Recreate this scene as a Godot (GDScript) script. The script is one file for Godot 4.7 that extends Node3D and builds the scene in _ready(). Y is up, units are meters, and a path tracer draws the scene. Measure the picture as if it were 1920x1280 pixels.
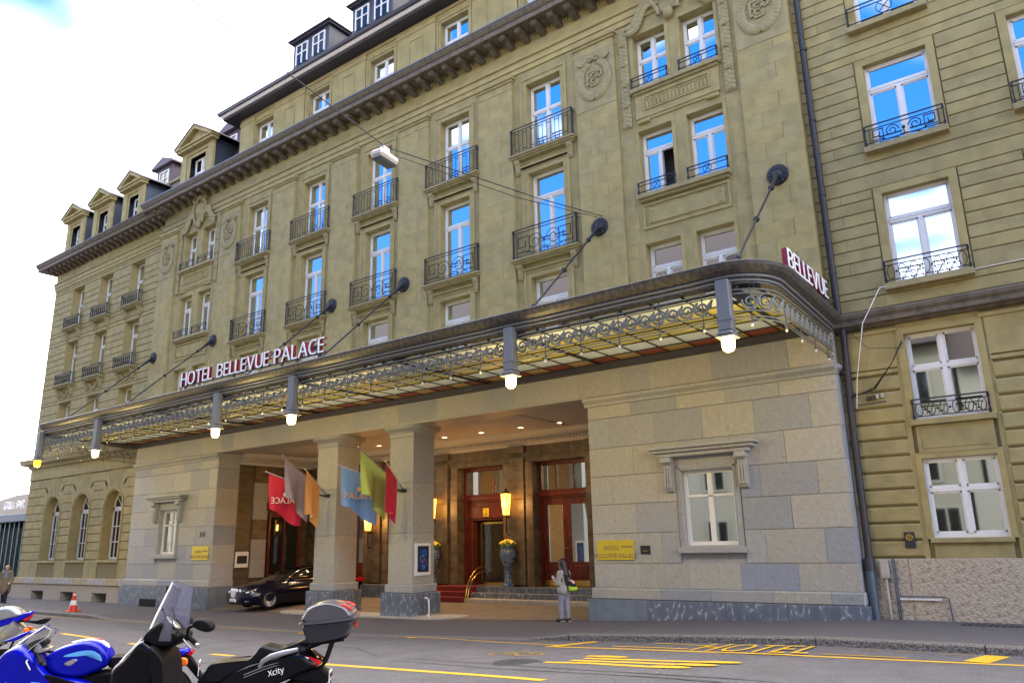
extends Node3D

var M := {}            # materials by name
var cache := {}        # shared meshes by key
var used := {}         # names already given at top level
var rng := RandomNumberGenerator.new()

# ---------------------------------------------------------------- mesh builder
class MB:
	var st := SurfaceTool.new()
	var grp := 1
	func _init():
		st.begin(Mesh.PRIMITIVE_TRIANGLES)
	func tri(a: Vector3, b: Vector3, c: Vector3):
		st.set_smooth_group(-1)
		st.add_vertex(a); st.add_vertex(b); st.add_vertex(c)
	func quad(a: Vector3, b: Vector3, c: Vector3, d: Vector3):
		tri(a, b, c); tri(a, c, d)
	func box(c: Vector3, s: Vector3, bev := 0.0, bs := Basis.IDENTITY):
		var h := s * 0.5
		if bev <= 0.0:
			for ax in 3:
				for sg in [-1.0, 1.0]:
					var u := (ax + 1) % 3
					var v := (ax + 2) % 3
					var p := []
					for k in [[-1, -1], [1, -1], [1, 1], [-1, 1]]:
						var q := Vector3.ZERO
						q[ax] = sg * h[ax]; q[u] = k[0] * h[u]; q[v] = k[1] * h[v]
						p.append(c + bs * q)
					if sg > 0: quad(p[3], p[2], p[1], p[0])
					else: quad(p[0], p[1], p[2], p[3])
			return
		var b: float = minf(bev, minf(h.x, minf(h.y, h.z)) * 0.9)
		var F := {}
		for ax in 3:
			for sg in [-1, 1]:
				var u := (ax + 1) % 3
				var v := (ax + 2) % 3
				var p := []
				for k in [[-1, -1], [1, -1], [1, 1], [-1, 1]]:
					var q := Vector3.ZERO
					q[ax] = sg * h[ax]; q[u] = k[0] * (h[u] - b); q[v] = k[1] * (h[v] - b)
					p.append(c + bs * q)
					var key := [0, 0, 0]
					key[ax] = sg * 2; key[u] = k[0]; key[v] = k[1]
					F[key] = p[-1]
				if sg > 0: quad(p[3], p[2], p[1], p[0])
				else: quad(p[0], p[1], p[2], p[3])
		for ax in 3:                                   # edges along ax
			var u := (ax + 1) % 3
			var v := (ax + 2) % 3
			for su in [-1, 1]:
				for sv in [-1, 1]:
					var k1 := [0, 0, 0]; var k2 := [0, 0, 0]; var k3 := [0, 0, 0]; var k4 := [0, 0, 0]
					k1[ax] = -1; k1[u] = su * 2; k1[v] = sv
					k2[ax] = 1; k2[u] = su * 2; k2[v] = sv
					k3[ax] = 1; k3[u] = su; k3[v] = sv * 2
					k4[ax] = -1; k4[u] = su; k4[v] = sv * 2
					if su * sv > 0: quad(F[k4], F[k3], F[k2], F[k1])
					else: quad(F[k1], F[k2], F[k3], F[k4])
		for sx in [-1, 1]:
			for sy in [-1, 1]:
				for sz in [-1, 1]:
					var a: Vector3 = F[[sx * 2, sy, sz]]; var d: Vector3 = F[[sx, sy * 2, sz]]; var e: Vector3 = F[[sx, sy, sz * 2]]
					if sx * sy * sz > 0: tri(a, e, d)
					else: tri(a, d, e)
	# box given by its two corners
	func bb(x0, y0, z0, x1, y1, z1, bev := 0.0):
		box(Vector3(x0 + x1, y0 + y1, z0 + z1) * 0.5, Vector3(absf(x1 - x0), absf(y1 - y0), absf(z1 - z0)), bev)
	# rows of points -> smooth sheet
	func sheet(rows: Array, wrap := false, flat := false):
		grp += 1
		st.set_smooth_group(-1 if flat else grp)
		for i in rows.size() - 1:
			var a: Array = rows[i]; var b: Array = rows[i + 1]
			var n := a.size()
			for j in (n if wrap else n - 1):
				var k := (j + 1) % n
				for p in [a[j], b[j], b[k], a[j], b[k], a[k]]:
					st.add_vertex(p)
	func cap(ring: Array, flip := false):
		st.set_smooth_group(-1)
		var c := Vector3.ZERO
		for p in ring: c += p
		c /= ring.size()
		for j in ring.size():
			var k := (j + 1) % ring.size()
			if flip: tri(c, ring[k], ring[j])
			else: tri(c, ring[j], ring[k])
	# loft through closed rings, ends capped
	func loft(rings: Array, caps := true):
		sheet(rings, true)
		if caps:
			cap(rings[0], false); cap(rings[-1], true)
	func tube(pts: Array, r, n := 6, closed := false):
		var rings := []
		var m := pts.size()
		var up := Vector3.UP
		for i in m:
			var t: Vector3
			if closed: t = pts[(i + 1) % m] - pts[(i + m - 1) % m]
			else: t = pts[mini(i + 1, m - 1)] - pts[maxi(i - 1, 0)]
			t = t.normalized()
			if absf(t.dot(up)) > 0.95: up = Vector3.RIGHT if absf(t.x) < 0.9 else Vector3.BACK
			var s := t.cross(up).normalized()
			var w := s.cross(t).normalized()
			up = w
			var rr: float = r[i] if r is Array else r
			var ring := []
			for k in n:
				var a := TAU * k / n
				ring.append(pts[i] + (s * cos(a) + w * sin(a)) * rr)
			rings.append(ring)
		if closed:
			rings.append(rings[0]); sheet(rings, true)
		else: loft(rings)
	func lathe(prof: Array, o := Vector3.ZERO, n := 16, bs := Basis.IDENTITY, caps := true):
		var rings := []
		for p in prof:
			var ring := []
			for k in n:
				var a := TAU * k / n
				ring.append(o + bs * Vector3(cos(a) * p[0], p[1], sin(a) * p[0]))
			rings.append(ring)
		loft(rings, caps)
	# polygon in XY pushed from z0 to z1
	func prism(poly: Array, z0: float, z1: float, xf := Transform3D.IDENTITY):
		var pv := PackedVector2Array()
		for p in poly: pv.append(Vector2(p[0], p[1]))
		if Geometry2D.is_polygon_clockwise(pv): pv.reverse()
		var ix := Geometry2D.triangulate_polygon(pv)
		for i in range(0, ix.size(), 3):
			var q := [pv[ix[i]], pv[ix[i + 1]], pv[ix[i + 2]]]
			if (q[1] - q[0]).cross(q[2] - q[0]) > 0: q.reverse()
			var zt := maxf(z0, z1); var zb := minf(z0, z1)
			tri(xf * Vector3(q[0].x, q[0].y, zt), xf * Vector3(q[1].x, q[1].y, zt), xf * Vector3(q[2].x, q[2].y, zt))
			tri(xf * Vector3(q[2].x, q[2].y, zb), xf * Vector3(q[1].x, q[1].y, zb), xf * Vector3(q[0].x, q[0].y, zb))
		for i in pv.size():
			var a := pv[i]; var b := pv[(i + 1) % pv.size()]
			quad(xf * Vector3(a.x, a.y, z0), xf * Vector3(a.x, a.y, z1), xf * Vector3(b.x, b.y, z1), xf * Vector3(b.x, b.y, z0))
	# profile of (out, up) points carried along a path of {p, n}: n is the outward direction
	func sweep(prof: Array, path: Array, flat := true):
		var rows := []
		for q in path:
			var row := []
			for p in prof:
				row.append(q[0] + q[1] * p[0] + Vector3.UP * p[1])
			rows.append(row)
		if flat:
			for j in prof.size() - 1:
				var two := []
				for r in rows: two.append([r[j], r[j + 1]])
				sheet(two)
		else: sheet(rows)
		cap(rows[0], false); cap(rows[-1], true)
	func ball(c: Vector3, s: Vector3, n := 10, m := 7):
		var rings := []
		for i in m + 1:
			var a := PI * i / m
			var ring := []
			for k in n:
				var b := TAU * k / n
				ring.append(c + Vector3(sin(a) * cos(b) * s.x, cos(a) * s.y, sin(a) * sin(b) * s.z))
			rings.append(ring)
		sheet(rings, true)
	func done() -> ArrayMesh:
		st.generate_normals()
		return st.commit()

# ---------------------------------------------------------------- nodes
func numbered(called: String) -> String:
	if not used.has(called):
		used[called] = 0
		return called
	used[called] += 1
	return "%s_%03d" % [called, used[called]]

func mi(called: String, mesh: Mesh, m, parent: Node, at := Vector3.ZERO, turn := Vector3.ZERO, scl := Vector3.ONE) -> MeshInstance3D:
	var o := MeshInstance3D.new()
	o.name = called if parent != self else numbered(called)
	o.mesh = mesh
	o.material_override = M[m] if m is String else m
	o.position = at; o.rotation = turn; o.scale = scl
	parent.add_child(o, true)
	return o

func node(called: String, parent: Node, at := Vector3.ZERO, turn := Vector3.ZERO) -> Node3D:
	var o := Node3D.new()
	o.name = called if parent != self else numbered(called)
	o.position = at; o.rotation = turn
	parent.add_child(o, true)
	return o

func tag(o: Node, label: String, category: String, group := "") -> Node:
	o.set_meta("label", label); o.set_meta("category", category)
	if group != "": o.set_meta("group", group)
	return o

func thing(called: String, label: String, category: String, at := Vector3.ZERO, turn := 0.0, group := "") -> Node3D:
	return tag(node(called, self, at, Vector3(0, turn, 0)), label, category, group)

func struct(called: String, mesh: Mesh, m) -> MeshInstance3D:
	var o := mi(called, mesh, m, self)
	o.set_meta("kind", "structure")
	return o

func copy(o: Node3D, at: Vector3, turn := 0.0) -> Node3D:
	var c: Node3D = o.duplicate()
	c.name = numbered(String(o.name))
	add_child(c)
	c.position = at; c.rotation.y = turn
	return c

# ---------------------------------------------------------------- materials
func lin(r: float, g: float, b: float) -> Color:
	return Color(r, g, b).linear_to_srgb()

func noise_tex(freq: float, cols: Array, offs: Array, sd := 1, kind := 0, size := 256, warp := 0.0) -> NoiseTexture2D:
	var n := FastNoiseLite.new()
	n.seed = sd; n.frequency = freq
	n.noise_type = FastNoiseLite.TYPE_SIMPLEX_SMOOTH
	n.fractal_octaves = 5
	if kind == 1: n.fractal_type = FastNoiseLite.FRACTAL_RIDGED
	if warp > 0.0:
		n.domain_warp_enabled = true; n.domain_warp_amplitude = warp; n.domain_warp_frequency = freq * 0.8
	var t := NoiseTexture2D.new()
	t.width = size; t.height = size; t.seamless = true; t.noise = n
	var g := Gradient.new()
	g.offsets = PackedFloat32Array(offs)
	var pc := PackedColorArray()
	for c in cols: pc.append(c)
	g.colors = pc
	t.color_ramp = g
	return t

func hatch_tex(sd: int) -> ImageTexture:
	var n := FastNoiseLite.new()
	n.seed = sd; n.frequency = 0.012; n.fractal_octaves = 4
	var a := n.get_seamless_image(512, 512)
	n.seed = sd + 1; n.frequency = 0.02
	var c := n.get_seamless_image(512, 512)
	var im := Image.create(512, 512, false, Image.FORMAT_RGB8)
	for y in 512:
		for x in 512:
			var h := a.get_pixel((x + y) & 511, (7 * x - 7 * y) & 511).r      # stretched along the diagonal, still seamless
			var k := c.get_pixel(x, y).r
			var v := 0.91 + 0.10 * smoothstep(0.2, 0.8, h) * (0.25 + 0.75 * smoothstep(0.3, 0.7, k)) - 0.07 * smoothstep(0.60, 0.85, k)
			var w := smoothstep(0.45, 0.8, k)
			im.set_pixel(x, y, Color(v, v * lerpf(1.0, 0.985, w), v * lerpf(1.0, 0.94, w)))
	return ImageTexture.create_from_image(im)

func asphalt_tex() -> ImageTexture:
	var n := FastNoiseLite.new()
	n.seed = 61; n.frequency = 0.008; n.fractal_octaves = 5
	var a := n.get_seamless_image(768, 768)
	n.seed = 62; n.frequency = 0.03; n.fractal_octaves = 3
	var c := n.get_seamless_image(768, 768)
	var r := RandomNumberGenerator.new()
	r.seed = 8
	var im := Image.create(768, 768, true, Image.FORMAT_RGB8)
	for y in 768:
		for x in 768:
			var v := 0.80 + 0.13 * (a.get_pixel(x, y).r - 0.5) + 0.07 * (c.get_pixel(x, y).r - 0.5)
			var q := r.randf()
			v += 0.22 * (q - 0.5) + (0.25 if q > 0.985 else 0.0)      # pale chips among dark grit
			im.set_pixel(x, y, grey(clampf(v, 0, 1)))
	return ImageTexture.create_from_image(im)

func bump_tex(freq: float, strength: float, sd := 5, size := 256) -> NoiseTexture2D:
	var n := FastNoiseLite.new()
	n.seed = sd; n.frequency = freq; n.fractal_octaves = 4
	var t := NoiseTexture2D.new()
	t.width = size; t.height = size; t.seamless = true; t.noise = n
	t.as_normal_map = true; t.bump_strength = strength
	return t

func mat(called: String, c: Color, rough := 0.8, metal := 0.0, tex = null, scl := Vector3.ONE, bump = null, bscale := 1.0) -> StandardMaterial3D:
	var m := StandardMaterial3D.new()
	m.albedo_color = c; m.roughness = rough; m.metallic = metal
	if tex != null or bump != null:
		m.uv1_triplanar = true; m.uv1_world_triplanar = true; m.uv1_scale = scl
	if tex != null: m.albedo_texture = tex
	if bump != null:
		m.normal_enabled = true; m.normal_texture = bump; m.normal_scale = bscale
	M[called] = m
	return m

func emit(called: String, c: Color, e: float) -> StandardMaterial3D:
	var m := mat(called, c, 0.4)
	m.emission_enabled = true; m.emission = c; m.emission_energy_multiplier = e
	return m

func grey(v: float) -> Color:
	return Color(v, v, v)

func make_materials():
	var mott := noise_tex(0.012, [grey(0.90), grey(0.96), grey(1.0)], [0.2, 0.5, 0.8], 3)
	var fine := bump_tex(0.08, 2.0, 9)
	var rough_b := bump_tex(0.035, 9.0, 11)
	# sandstone of the facade, a few tones
	var st := [Vector3(0.358, 0.288, 0.122), Vector3(0.347, 0.282, 0.124), Vector3(0.369, 0.295, 0.122), Vector3(0.347, 0.285, 0.131), Vector3(0.361, 0.291, 0.127)]
	for i in st.size():
		mat("sand%d" % i, lin(st[i].x, st[i].y, st[i].z), 0.86, 0, mott, Vector3.ONE * (0.35 + 0.04 * i), fine, 0.25)
	mat("sand_groove", lin(0.20, 0.158, 0.072), 0.9)
	mat("sand_trim", lin(0.355, 0.286, 0.124), 0.85, 0, mott, Vector3.ONE * 0.5, fine, 0.25)
	mat("sand_grey", lin(0.325, 0.270, 0.138), 0.88, 0, mott, Vector3.ONE * 0.8, fine, 0.3)
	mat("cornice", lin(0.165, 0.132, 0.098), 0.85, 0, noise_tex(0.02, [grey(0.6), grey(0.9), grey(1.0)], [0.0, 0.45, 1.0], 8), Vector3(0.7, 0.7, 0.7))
	mat("lead", lin(0.13, 0.15, 0.19), 0.5, 0.3)
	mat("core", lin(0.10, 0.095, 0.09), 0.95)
	# polished grey-gold stone of the portico: soft clouds crossed by slanting hatching
	var streak := hatch_tex(21)
	var pt := [Vector3(0.395, 0.378, 0.338), Vector3(0.375, 0.378, 0.385), Vector3(0.305, 0.315, 0.342), Vector3(0.425, 0.405, 0.360), Vector3(0.350, 0.350, 0.355), Vector3(0.288, 0.310, 0.372)]
	for i in pt.size():
		var pm := mat("port%d" % i, lin(pt[i].x, pt[i].y, pt[i].z), 0.55, 0, streak, Vector3.ONE * (0.36 + 0.03 * i), fine, 0.15)
		pm.uv1_offset = Vector3(0.17 * i, 0.31 * i, 0.23 * i)
	var veins := noise_tex(0.012, [Color(0.46, 0.49, 0.54), Color(0.52, 0.55, 0.60), Color(0.58, 0.60, 0.64), Color(1, 1, 1)], [0.0, 0.55, 0.74, 0.90], 33, 1, 512, 30.0)
	for i in 3:
		var vm := mat("plinth%d" % i, lin(0.52, 0.535, 0.58), 0.4, 0, veins, Vector3(0.62, 0.26, 0.62))
		vm.uv1_offset = Vector3(0.37 * i, 0.2 * i, 0.6 * i)
	mat("plinth_plain", lin(0.17, 0.20, 0.25), 0.45, 0, mott, Vector3.ONE * 0.6)
	var br := noise_tex(0.012, [Color(0.78, 0.74, 0.70), Color(0.92, 0.9, 0.88), Color(1, 1, 1)], [0.2, 0.5, 0.8], 41, 0, 256, 20.0)
	for i in 3:
		mat("brown%d" % i, lin(0.155 - 0.025 * i, 0.112 - 0.015 * i, 0.070 - 0.006 * i), 0.45, 0, br, Vector3(0.5, 0.9, 0.5))
	mat("rough_stone", lin(0.50, 0.435, 0.35), 0.92, 0, noise_tex(0.02, [Color(0.78, 0.74, 0.70), Color(0.95, 0.93, 0.9), Color(1, 1, 1)], [0.1, 0.4, 1.0], 14), Vector3.ONE * 1.6, rough_b, 0.9)
	mat("rough_pale", lin(0.44, 0.40, 0.35), 0.92, 0, mott, Vector3.ONE * 0.8, rough_b, 0.5)
	mat("rough_ochre", lin(0.46, 0.37, 0.22), 0.92, 0, mott, Vector3.ONE * 0.8, rough_b, 0.5)
	# joinery, glass, metal
	mat("white_paint", lin(0.72, 0.70, 0.68), 0.45)
	mat("white_old", lin(0.60, 0.55, 0.52), 0.5)
	var g := mat("pane", lin(0.66, 0.72, 0.78), 0.02, 1.0)
	g.transparency = BaseMaterial3D.TRANSPARENCY_ALPHA; g.albedo_color.a = 0.52
	var gs := mat("pane_soft", lin(0.55, 0.60, 0.62), 0.03, 1.0)
	gs.transparency = BaseMaterial3D.TRANSPARENCY_ALPHA; gs.albedo_color.a = 0.07
	var cl := mat("clear_glass", lin(0.05, 0.055, 0.06), 0.03, 0.0)
	cl.transparency = BaseMaterial3D.TRANSPARENCY_ALPHA; cl.albedo_color.a = 0.16
	var ws := mat("windscreen", lin(0.20, 0.20, 0.30), 0.04, 0.0)
	ws.transparency = BaseMaterial3D.TRANSPARENCY_ALPHA; ws.albedo_color.a = 0.38
	mat("curtain", lin(0.60, 0.63, 0.66), 0.9)
	mat("curtain_dark", lin(0.24, 0.25, 0.26), 0.9)
	mat("blind", lin(0.62, 0.60, 0.72), 0.7)
	mat("blue_blind", lin(0.17, 0.27, 0.32), 0.6)
	mat("iron", lin(0.018, 0.020, 0.028), 0.5, 0.4)
	mat("canopy_paint", lin(0.105, 0.098, 0.090), 0.5, 0.1, noise_tex(0.03, [grey(0.65), grey(1.0)], [0.2, 0.7], 17), Vector3.ONE)
	mat("frieze_iron", lin(0.165, 0.168, 0.148), 0.55, 0.1)
	mat("canopy_blue", lin(0.165, 0.170, 0.180), 0.45, 0.1)
	mat("pipe", lin(0.035, 0.032, 0.038), 0.5, 0.3)
	mat("roof_tile", lin(0.050, 0.031, 0.026), 0.8, 0, noise_tex(0.05, [Color(0.5, 0.4, 0.45), Color(1, 0.9, 0.85)], [0.2, 0.8], 23), Vector3.ONE)
	mat("house_roof", lin(0.030, 0.018, 0.014), 0.85)
	mat("roof_slate", lin(0.035, 0.032, 0.05), 0.5)
	mat("zinc", lin(0.075, 0.10, 0.14), 0.45, 0.3)
	mat("copper_violet", lin(0.085, 0.055, 0.075), 0.6)
	for d in [["glass_yellow", 0.74, 0.64, 0.12], ["glass_white", 0.86, 0.90, 0.80], ["glass_red", 0.34, 0.06, 0.02], ["glass_ochre", 0.56, 0.34, 0.04]]:
		var gm := mat(d[0], lin(d[1], d[2], d[3]), 0.3)
		gm.backlight = Color(1.9, 1.9, 1.9)
		gm.transparency = BaseMaterial3D.TRANSPARENCY_ALPHA; gm.albedo_color.a = 0.72 if d[0] != "glass_red" else 0.9
	mat("mahogany", lin(0.165, 0.018, 0.009), 0.3, 0, noise_tex(0.02, [grey(0.6), grey(1.0)], [0.2, 0.8], 51), Vector3(3, 0.4, 3))
	mat("brass", lin(0.75, 0.50, 0.13), 0.22, 1.0)
	mat("brass_plate", lin(0.62, 0.46, 0.03), 0.38, 0.35)
	mat("carpet", lin(0.17, 0.012, 0.014), 0.95)
	mat("plaster", lin(0.42, 0.40, 0.385), 0.85)
	mat("asphalt", lin(0.162, 0.148, 0.158), 0.9, 0, asphalt_tex(), Vector3.ONE * 0.16, bump_tex(0.3, 5.0, 62, 512), 0.7)
	mat("asphalt_walk", lin(0.125, 0.112, 0.120), 0.9, 0, noise_tex(0.2, [grey(0.7), grey(1.0)], [0.3, 0.7], 63, 0, 512), Vector3.ONE * 0.5, bump_tex(0.3, 4.0, 64, 512), 0.5)
	mat("paving", lin(0.20, 0.165, 0.125), 0.7, 0, mott, Vector3.ONE * 0.4)
	mat("seam", lin(0.035, 0.034, 0.036), 0.9)
	mat("kerb_stone", lin(0.24, 0.215, 0.19), 0.9, 0, noise_tex(0.1, [grey(0.55), grey(1.0)], [0.25, 0.7], 65), Vector3.ONE, rough_b, 0.8)
	mat("pale_stone", lin(0.46, 0.42, 0.36), 0.8, 0, mott, Vector3.ONE * 0.7)
	mat("road_yellow", lin(0.74, 0.42, 0.012), 0.75, 0, noise_tex(0.2, [grey(0.55), grey(0.95), grey(1.0)], [0.2, 0.45, 1.0], 67), Vector3.ONE * 1.3)
	mat("road_worn", lin(0.48, 0.29, 0.035), 0.8, 0, noise_tex(0.2, [grey(0.45), grey(0.9), grey(1.0)], [0.3, 0.5, 1.0], 68), Vector3.ONE * 1.3)
	mat("black_plastic", lin(0.006, 0.006, 0.008), 0.5).metallic_specular = 0.25
	mat("gloss_black", lin(0.003, 0.003, 0.005), 0.10).metallic_specular = 0.35
	mat("seat_vinyl", lin(0.006, 0.006, 0.011), 0.42).metallic_specular = 0.3
	mat("rubber", lin(0.008, 0.008, 0.009), 0.75).metallic_specular = 0.25
	mat("chrome", lin(0.75, 0.75, 0.78), 0.12, 1.0)
	mat("alloy", lin(0.55, 0.55, 0.57), 0.28, 0.9)
	mat("silver_paint", lin(0.34, 0.34, 0.37), 0.28, 0.7).clearcoat_enabled = true
	mat("box_grey", lin(0.085, 0.08, 0.10), 0.30, 0.3)
	mat("box_dark", lin(0.024, 0.022, 0.03), 0.4).metallic_specular = 0.35
	mat("bike_blue", lin(0.002, 0.005, 0.36), 0.16).metallic_specular = 0.35
	mat("bike_pale", lin(0.12, 0.42, 0.85), 0.2)
	mat("car_blue", lin(0.002, 0.003, 0.016), 0.12)
	mat("car_glass", lin(0.012, 0.014, 0.014), 0.03, 0.0)
	mat("red_lens", lin(0.50, 0.008, 0.012), 0.1)
	mat("white_lens", lin(0.75, 0.62, 0.62), 0.1)
	mat("orange_lens", lin(0.85, 0.17, 0.01), 0.15)
	mat("red_plastic", lin(0.62, 0.035, 0.012), 0.5)
	mat("white_plate", lin(0.72, 0.72, 0.70), 0.5)
	mat("ink", lin(0.01, 0.01, 0.012), 0.6)
	mat("sign_white", lin(0.85, 0.85, 0.86), 0.4)
	mat("sign_red", lin(0.19, 0.004, 0.022), 0.35)
	mat("green_dark", lin(0.01, 0.035, 0.038), 0.4)
	for d in [["flag_red", 0.46, 0.004, 0.035], ["flag_mauve", 0.22, 0.19, 0.26], ["flag_orange", 0.62, 0.31, 0.10], ["flag_blue", 0.12, 0.22, 0.48], ["flag_green", 0.36, 0.46, 0.10]]:
		var fm := mat(d[0], lin(d[1], d[2], d[3]), 0.75)
		fm.backlight = Color(0.5, 0.5, 0.5)
	mat("vase_blue", lin(0.02, 0.04, 0.30), 0.12, 0, noise_tex(0.03, [Color(0.1, 0.25, 1.0), Color(0.15, 0.3, 1.0), Color(1.0, 1.0, 0.3), Color(0.5, 0.75, 0.5)], [0.0, 0.5, 0.6, 1.0], 71, 0, 256, 20.0), Vector3.ONE * 2.0)
	M["vase_blue"].albedo_color = lin(0.45, 0.50, 0.42)
	mat("leaf", lin(0.05, 0.11, 0.03), 0.7)
	mat("petal", lin(0.80, 0.62, 0.07), 0.7)
	mat("skin", lin(0.52, 0.30, 0.21), 0.55)
	mat("hair_black", lin(0.012, 0.009, 0.012), 0.4)
	mat("hair_white", lin(0.6, 0.58, 0.55), 0.7)
	mat("cloth_grey", lin(0.27, 0.26, 0.25), 0.9)
	mat("jeans", lin(0.22, 0.22, 0.30), 0.9)
	mat("cloth_tan", lin(0.19, 0.145, 0.09), 0.9)
	mat("cloth_dark", lin(0.012, 0.013, 0.025), 0.9)
	mat("shoe", lin(0.012, 0.012, 0.02), 0.6)
	mat("lime", lin(0.40, 0.62, 0.03), 0.6)
	mat("pink", lin(0.72, 0.38, 0.40), 0.6)
	mat("screen_blue", lin(0.02, 0.06, 0.20), 0.2)
	mat("house_wall", lin(0.26, 0.25, 0.22), 0.9)
	mat("house_wall2", lin(0.22, 0.21, 0.17), 0.9)
	emit("lamp_glow", Color(1.0, 0.86, 0.60), 2.2)
	emit("lamp_amber", Color(1.0, 0.66, 0.12), 1.6)
	emit("lantern_glow", Color(1.0, 0.66, 0.22), 2.0)
	emit("spot_glow", Color(1.0, 0.85, 0.62), 4.0)
	mat("bulb", lin(0.50, 0.49, 0.47), 0.15)

# ---------------------------------------------------------------- scene
func make_sky() -> Sky:
	var w := 1024; var h := 512
	var im := Image.create(w, h, false, Image.FORMAT_RGBF)
	var n := FastNoiseLite.new()
	n.seed = 12; n.frequency = 1.1; n.fractal_octaves = 5
	var n2 := FastNoiseLite.new()
	n2.seed = 40; n2.frequency = 0.75; n2.fractal_octaves = 3
	var gap := Vector3(-0.822, 0.516, -0.241)             # the blue gap at the picture's upper left corner
	for j in h:
		var th := PI * (j + 0.5) / h
		for i in w:
			var ph := TAU * (i + 0.5) / w
			var d := Vector3(sin(ph) * sin(th), cos(th), -cos(ph) * sin(th))
			var up := maxf(d.y, 0.0)
			var q := Vector3(d.x, d.y * 1.6, d.z) * (1.0 / (0.35 + up))
			# thick bright cloud on the hotel's side, broken cloud and blue over the street behind
			var cover := n.get_noise_3dv(q) * 1.1 + n2.get_noise_3dv(d * 2.2) * 0.6 + 0.66 - 0.77 * smoothstep(-0.25, 0.35, d.z) - 0.74 * smoothstep(0.9925, 0.9997, d.dot(gap)) + 0.45 * (1.0 - smoothstep(0.0, 0.35, up))
			var c := smoothstep(-0.02, 0.42, cover)
			var blue := Vector3(0.014, 0.13, 0.46).lerp(Vector3(0.34, 0.50, 0.75), pow(1.0 - up, 5.0))
			var white := Vector3(1.95, 1.90, 1.84) * lerpf(0.86, 1.0, smoothstep(0.2, 0.9, cover))
			var v := blue.lerp(white, c)
			if d.y < 0: v = v.lerp(Vector3(0.25, 0.24, 0.23), smoothstep(0.0, 0.08, -d.y))
			im.set_pixel(i, j, Color(v.x, v.y, v.z))
	var sm := PanoramaSkyMaterial.new()
	sm.panorama = ImageTexture.create_from_image(im)
	var s := Sky.new()
	s.sky_material = sm
	return s

func _ready():
	rng.seed = 4711
	var cam := Camera3D.new()
	cam.name = "camera"
	add_child(cam)
	cam.position = Vector3(0, 2.0, 18.0)
	cam.rotation_order = EULER_ORDER_YXZ
	cam.rotation_degrees = Vector3(14.617, 36.768, -1.178)
	cam.fov = 47.45
	cam.near = 0.1; cam.far = 2000.0
	cam.current = true
	var env := Environment.new()
	env.background_mode = Environment.BG_SKY
	env.sky = make_sky()
	env.tonemap_mode = Environment.TONE_MAPPER_LINEAR
	env.tonemap_exposure = 3.9
	env.sdfgi_enabled = true; env.ssao_enabled = true; env.ssil_enabled = true
	var we := WorldEnvironment.new()
	we.name = "environment"; we.environment = env
	add_child(we)
	var sun := DirectionalLight3D.new()
	sun.name = "sun"
	add_child(sun)
	sun.rotation_degrees = Vector3(-34, 205, 0)      # high behind the hotel, through cloud
	sun.light_energy = 0.18; sun.light_angular_distance = 12.0; sun.light_color = Color(1.0, 0.96, 0.90)
	sun.shadow_enabled = true
	make_materials()
	street()
	central()
	left_wing()
	right_wing()
	portico()
	canopy()
	lantern(Vector3(-17.0, 3.36, -4.2), "lit amber wall lantern between the lobby door and the mahogany double door")
	lantern(Vector3(-20.55, 3.36, -4.2), "lit amber wall lantern on the other side of the lobby door")
	lantern(Vector3(-24.04, 3.0, -4.2), "lit amber wall lantern behind the hanging flags")
	letters("letter_sign", "white HOTEL BELLEVUE PALACE letters with red sides on the canopy's front edge", "HOTEL BELLEVUE PALACE", Vector3(-20.65, 7.36, 4.1), 0.0, 7.4, 0.44, [-3.5, -0.75, 1.7, 2.4, 3.4])
	letters("letter_sign", "white BELLEVUE letters with red sides on the canopy's end", "BELLEVUE", Vector3(-4.42, 7.30, 1.35), PI / 2, 2.85, 0.42, [-1.2, 1.2])
	later()

# ---------------------------------------------------------------- ground heights
const GX := [-160.0, -40.0, -28.4, -16.5, -11.1, -7.5, -4.4, 5.0, 80.0]
const GYY := [-0.22, -0.20, -0.19, -0.10, 0.07, 0.22, 0.33, 0.35, 0.35]
func gy(x: float) -> float:
	for i in GX.size() - 1:
		if x <= GX[i + 1]:
			var t := clampf((x - GX[i]) / (GX[i + 1] - GX[i]), 0, 1)
			return lerpf(GYY[i], GYY[i + 1], t)
	return 0.35
func road_y(x: float, z: float) -> float:
	return gy(x) - 0.12 + 0.018 * clampf(z - 3.45, 0, 12)
func drive(x: float) -> float:        # 1 where the kerb is lowered for cars
	return smoothstep(-30.6, -29.2, x) * (1.0 - smoothstep(-10.8, -9.4, x))
func walk_y(x: float, z: float) -> float:
	var y := gy(x)
	if z < 0: return lerpf(y, maxf(y, 0.1), clampf(-z / 3.3, 0, 1))
	return y - 0.10 * drive(x) * smoothstep(0.6, 3.4, z)

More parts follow.
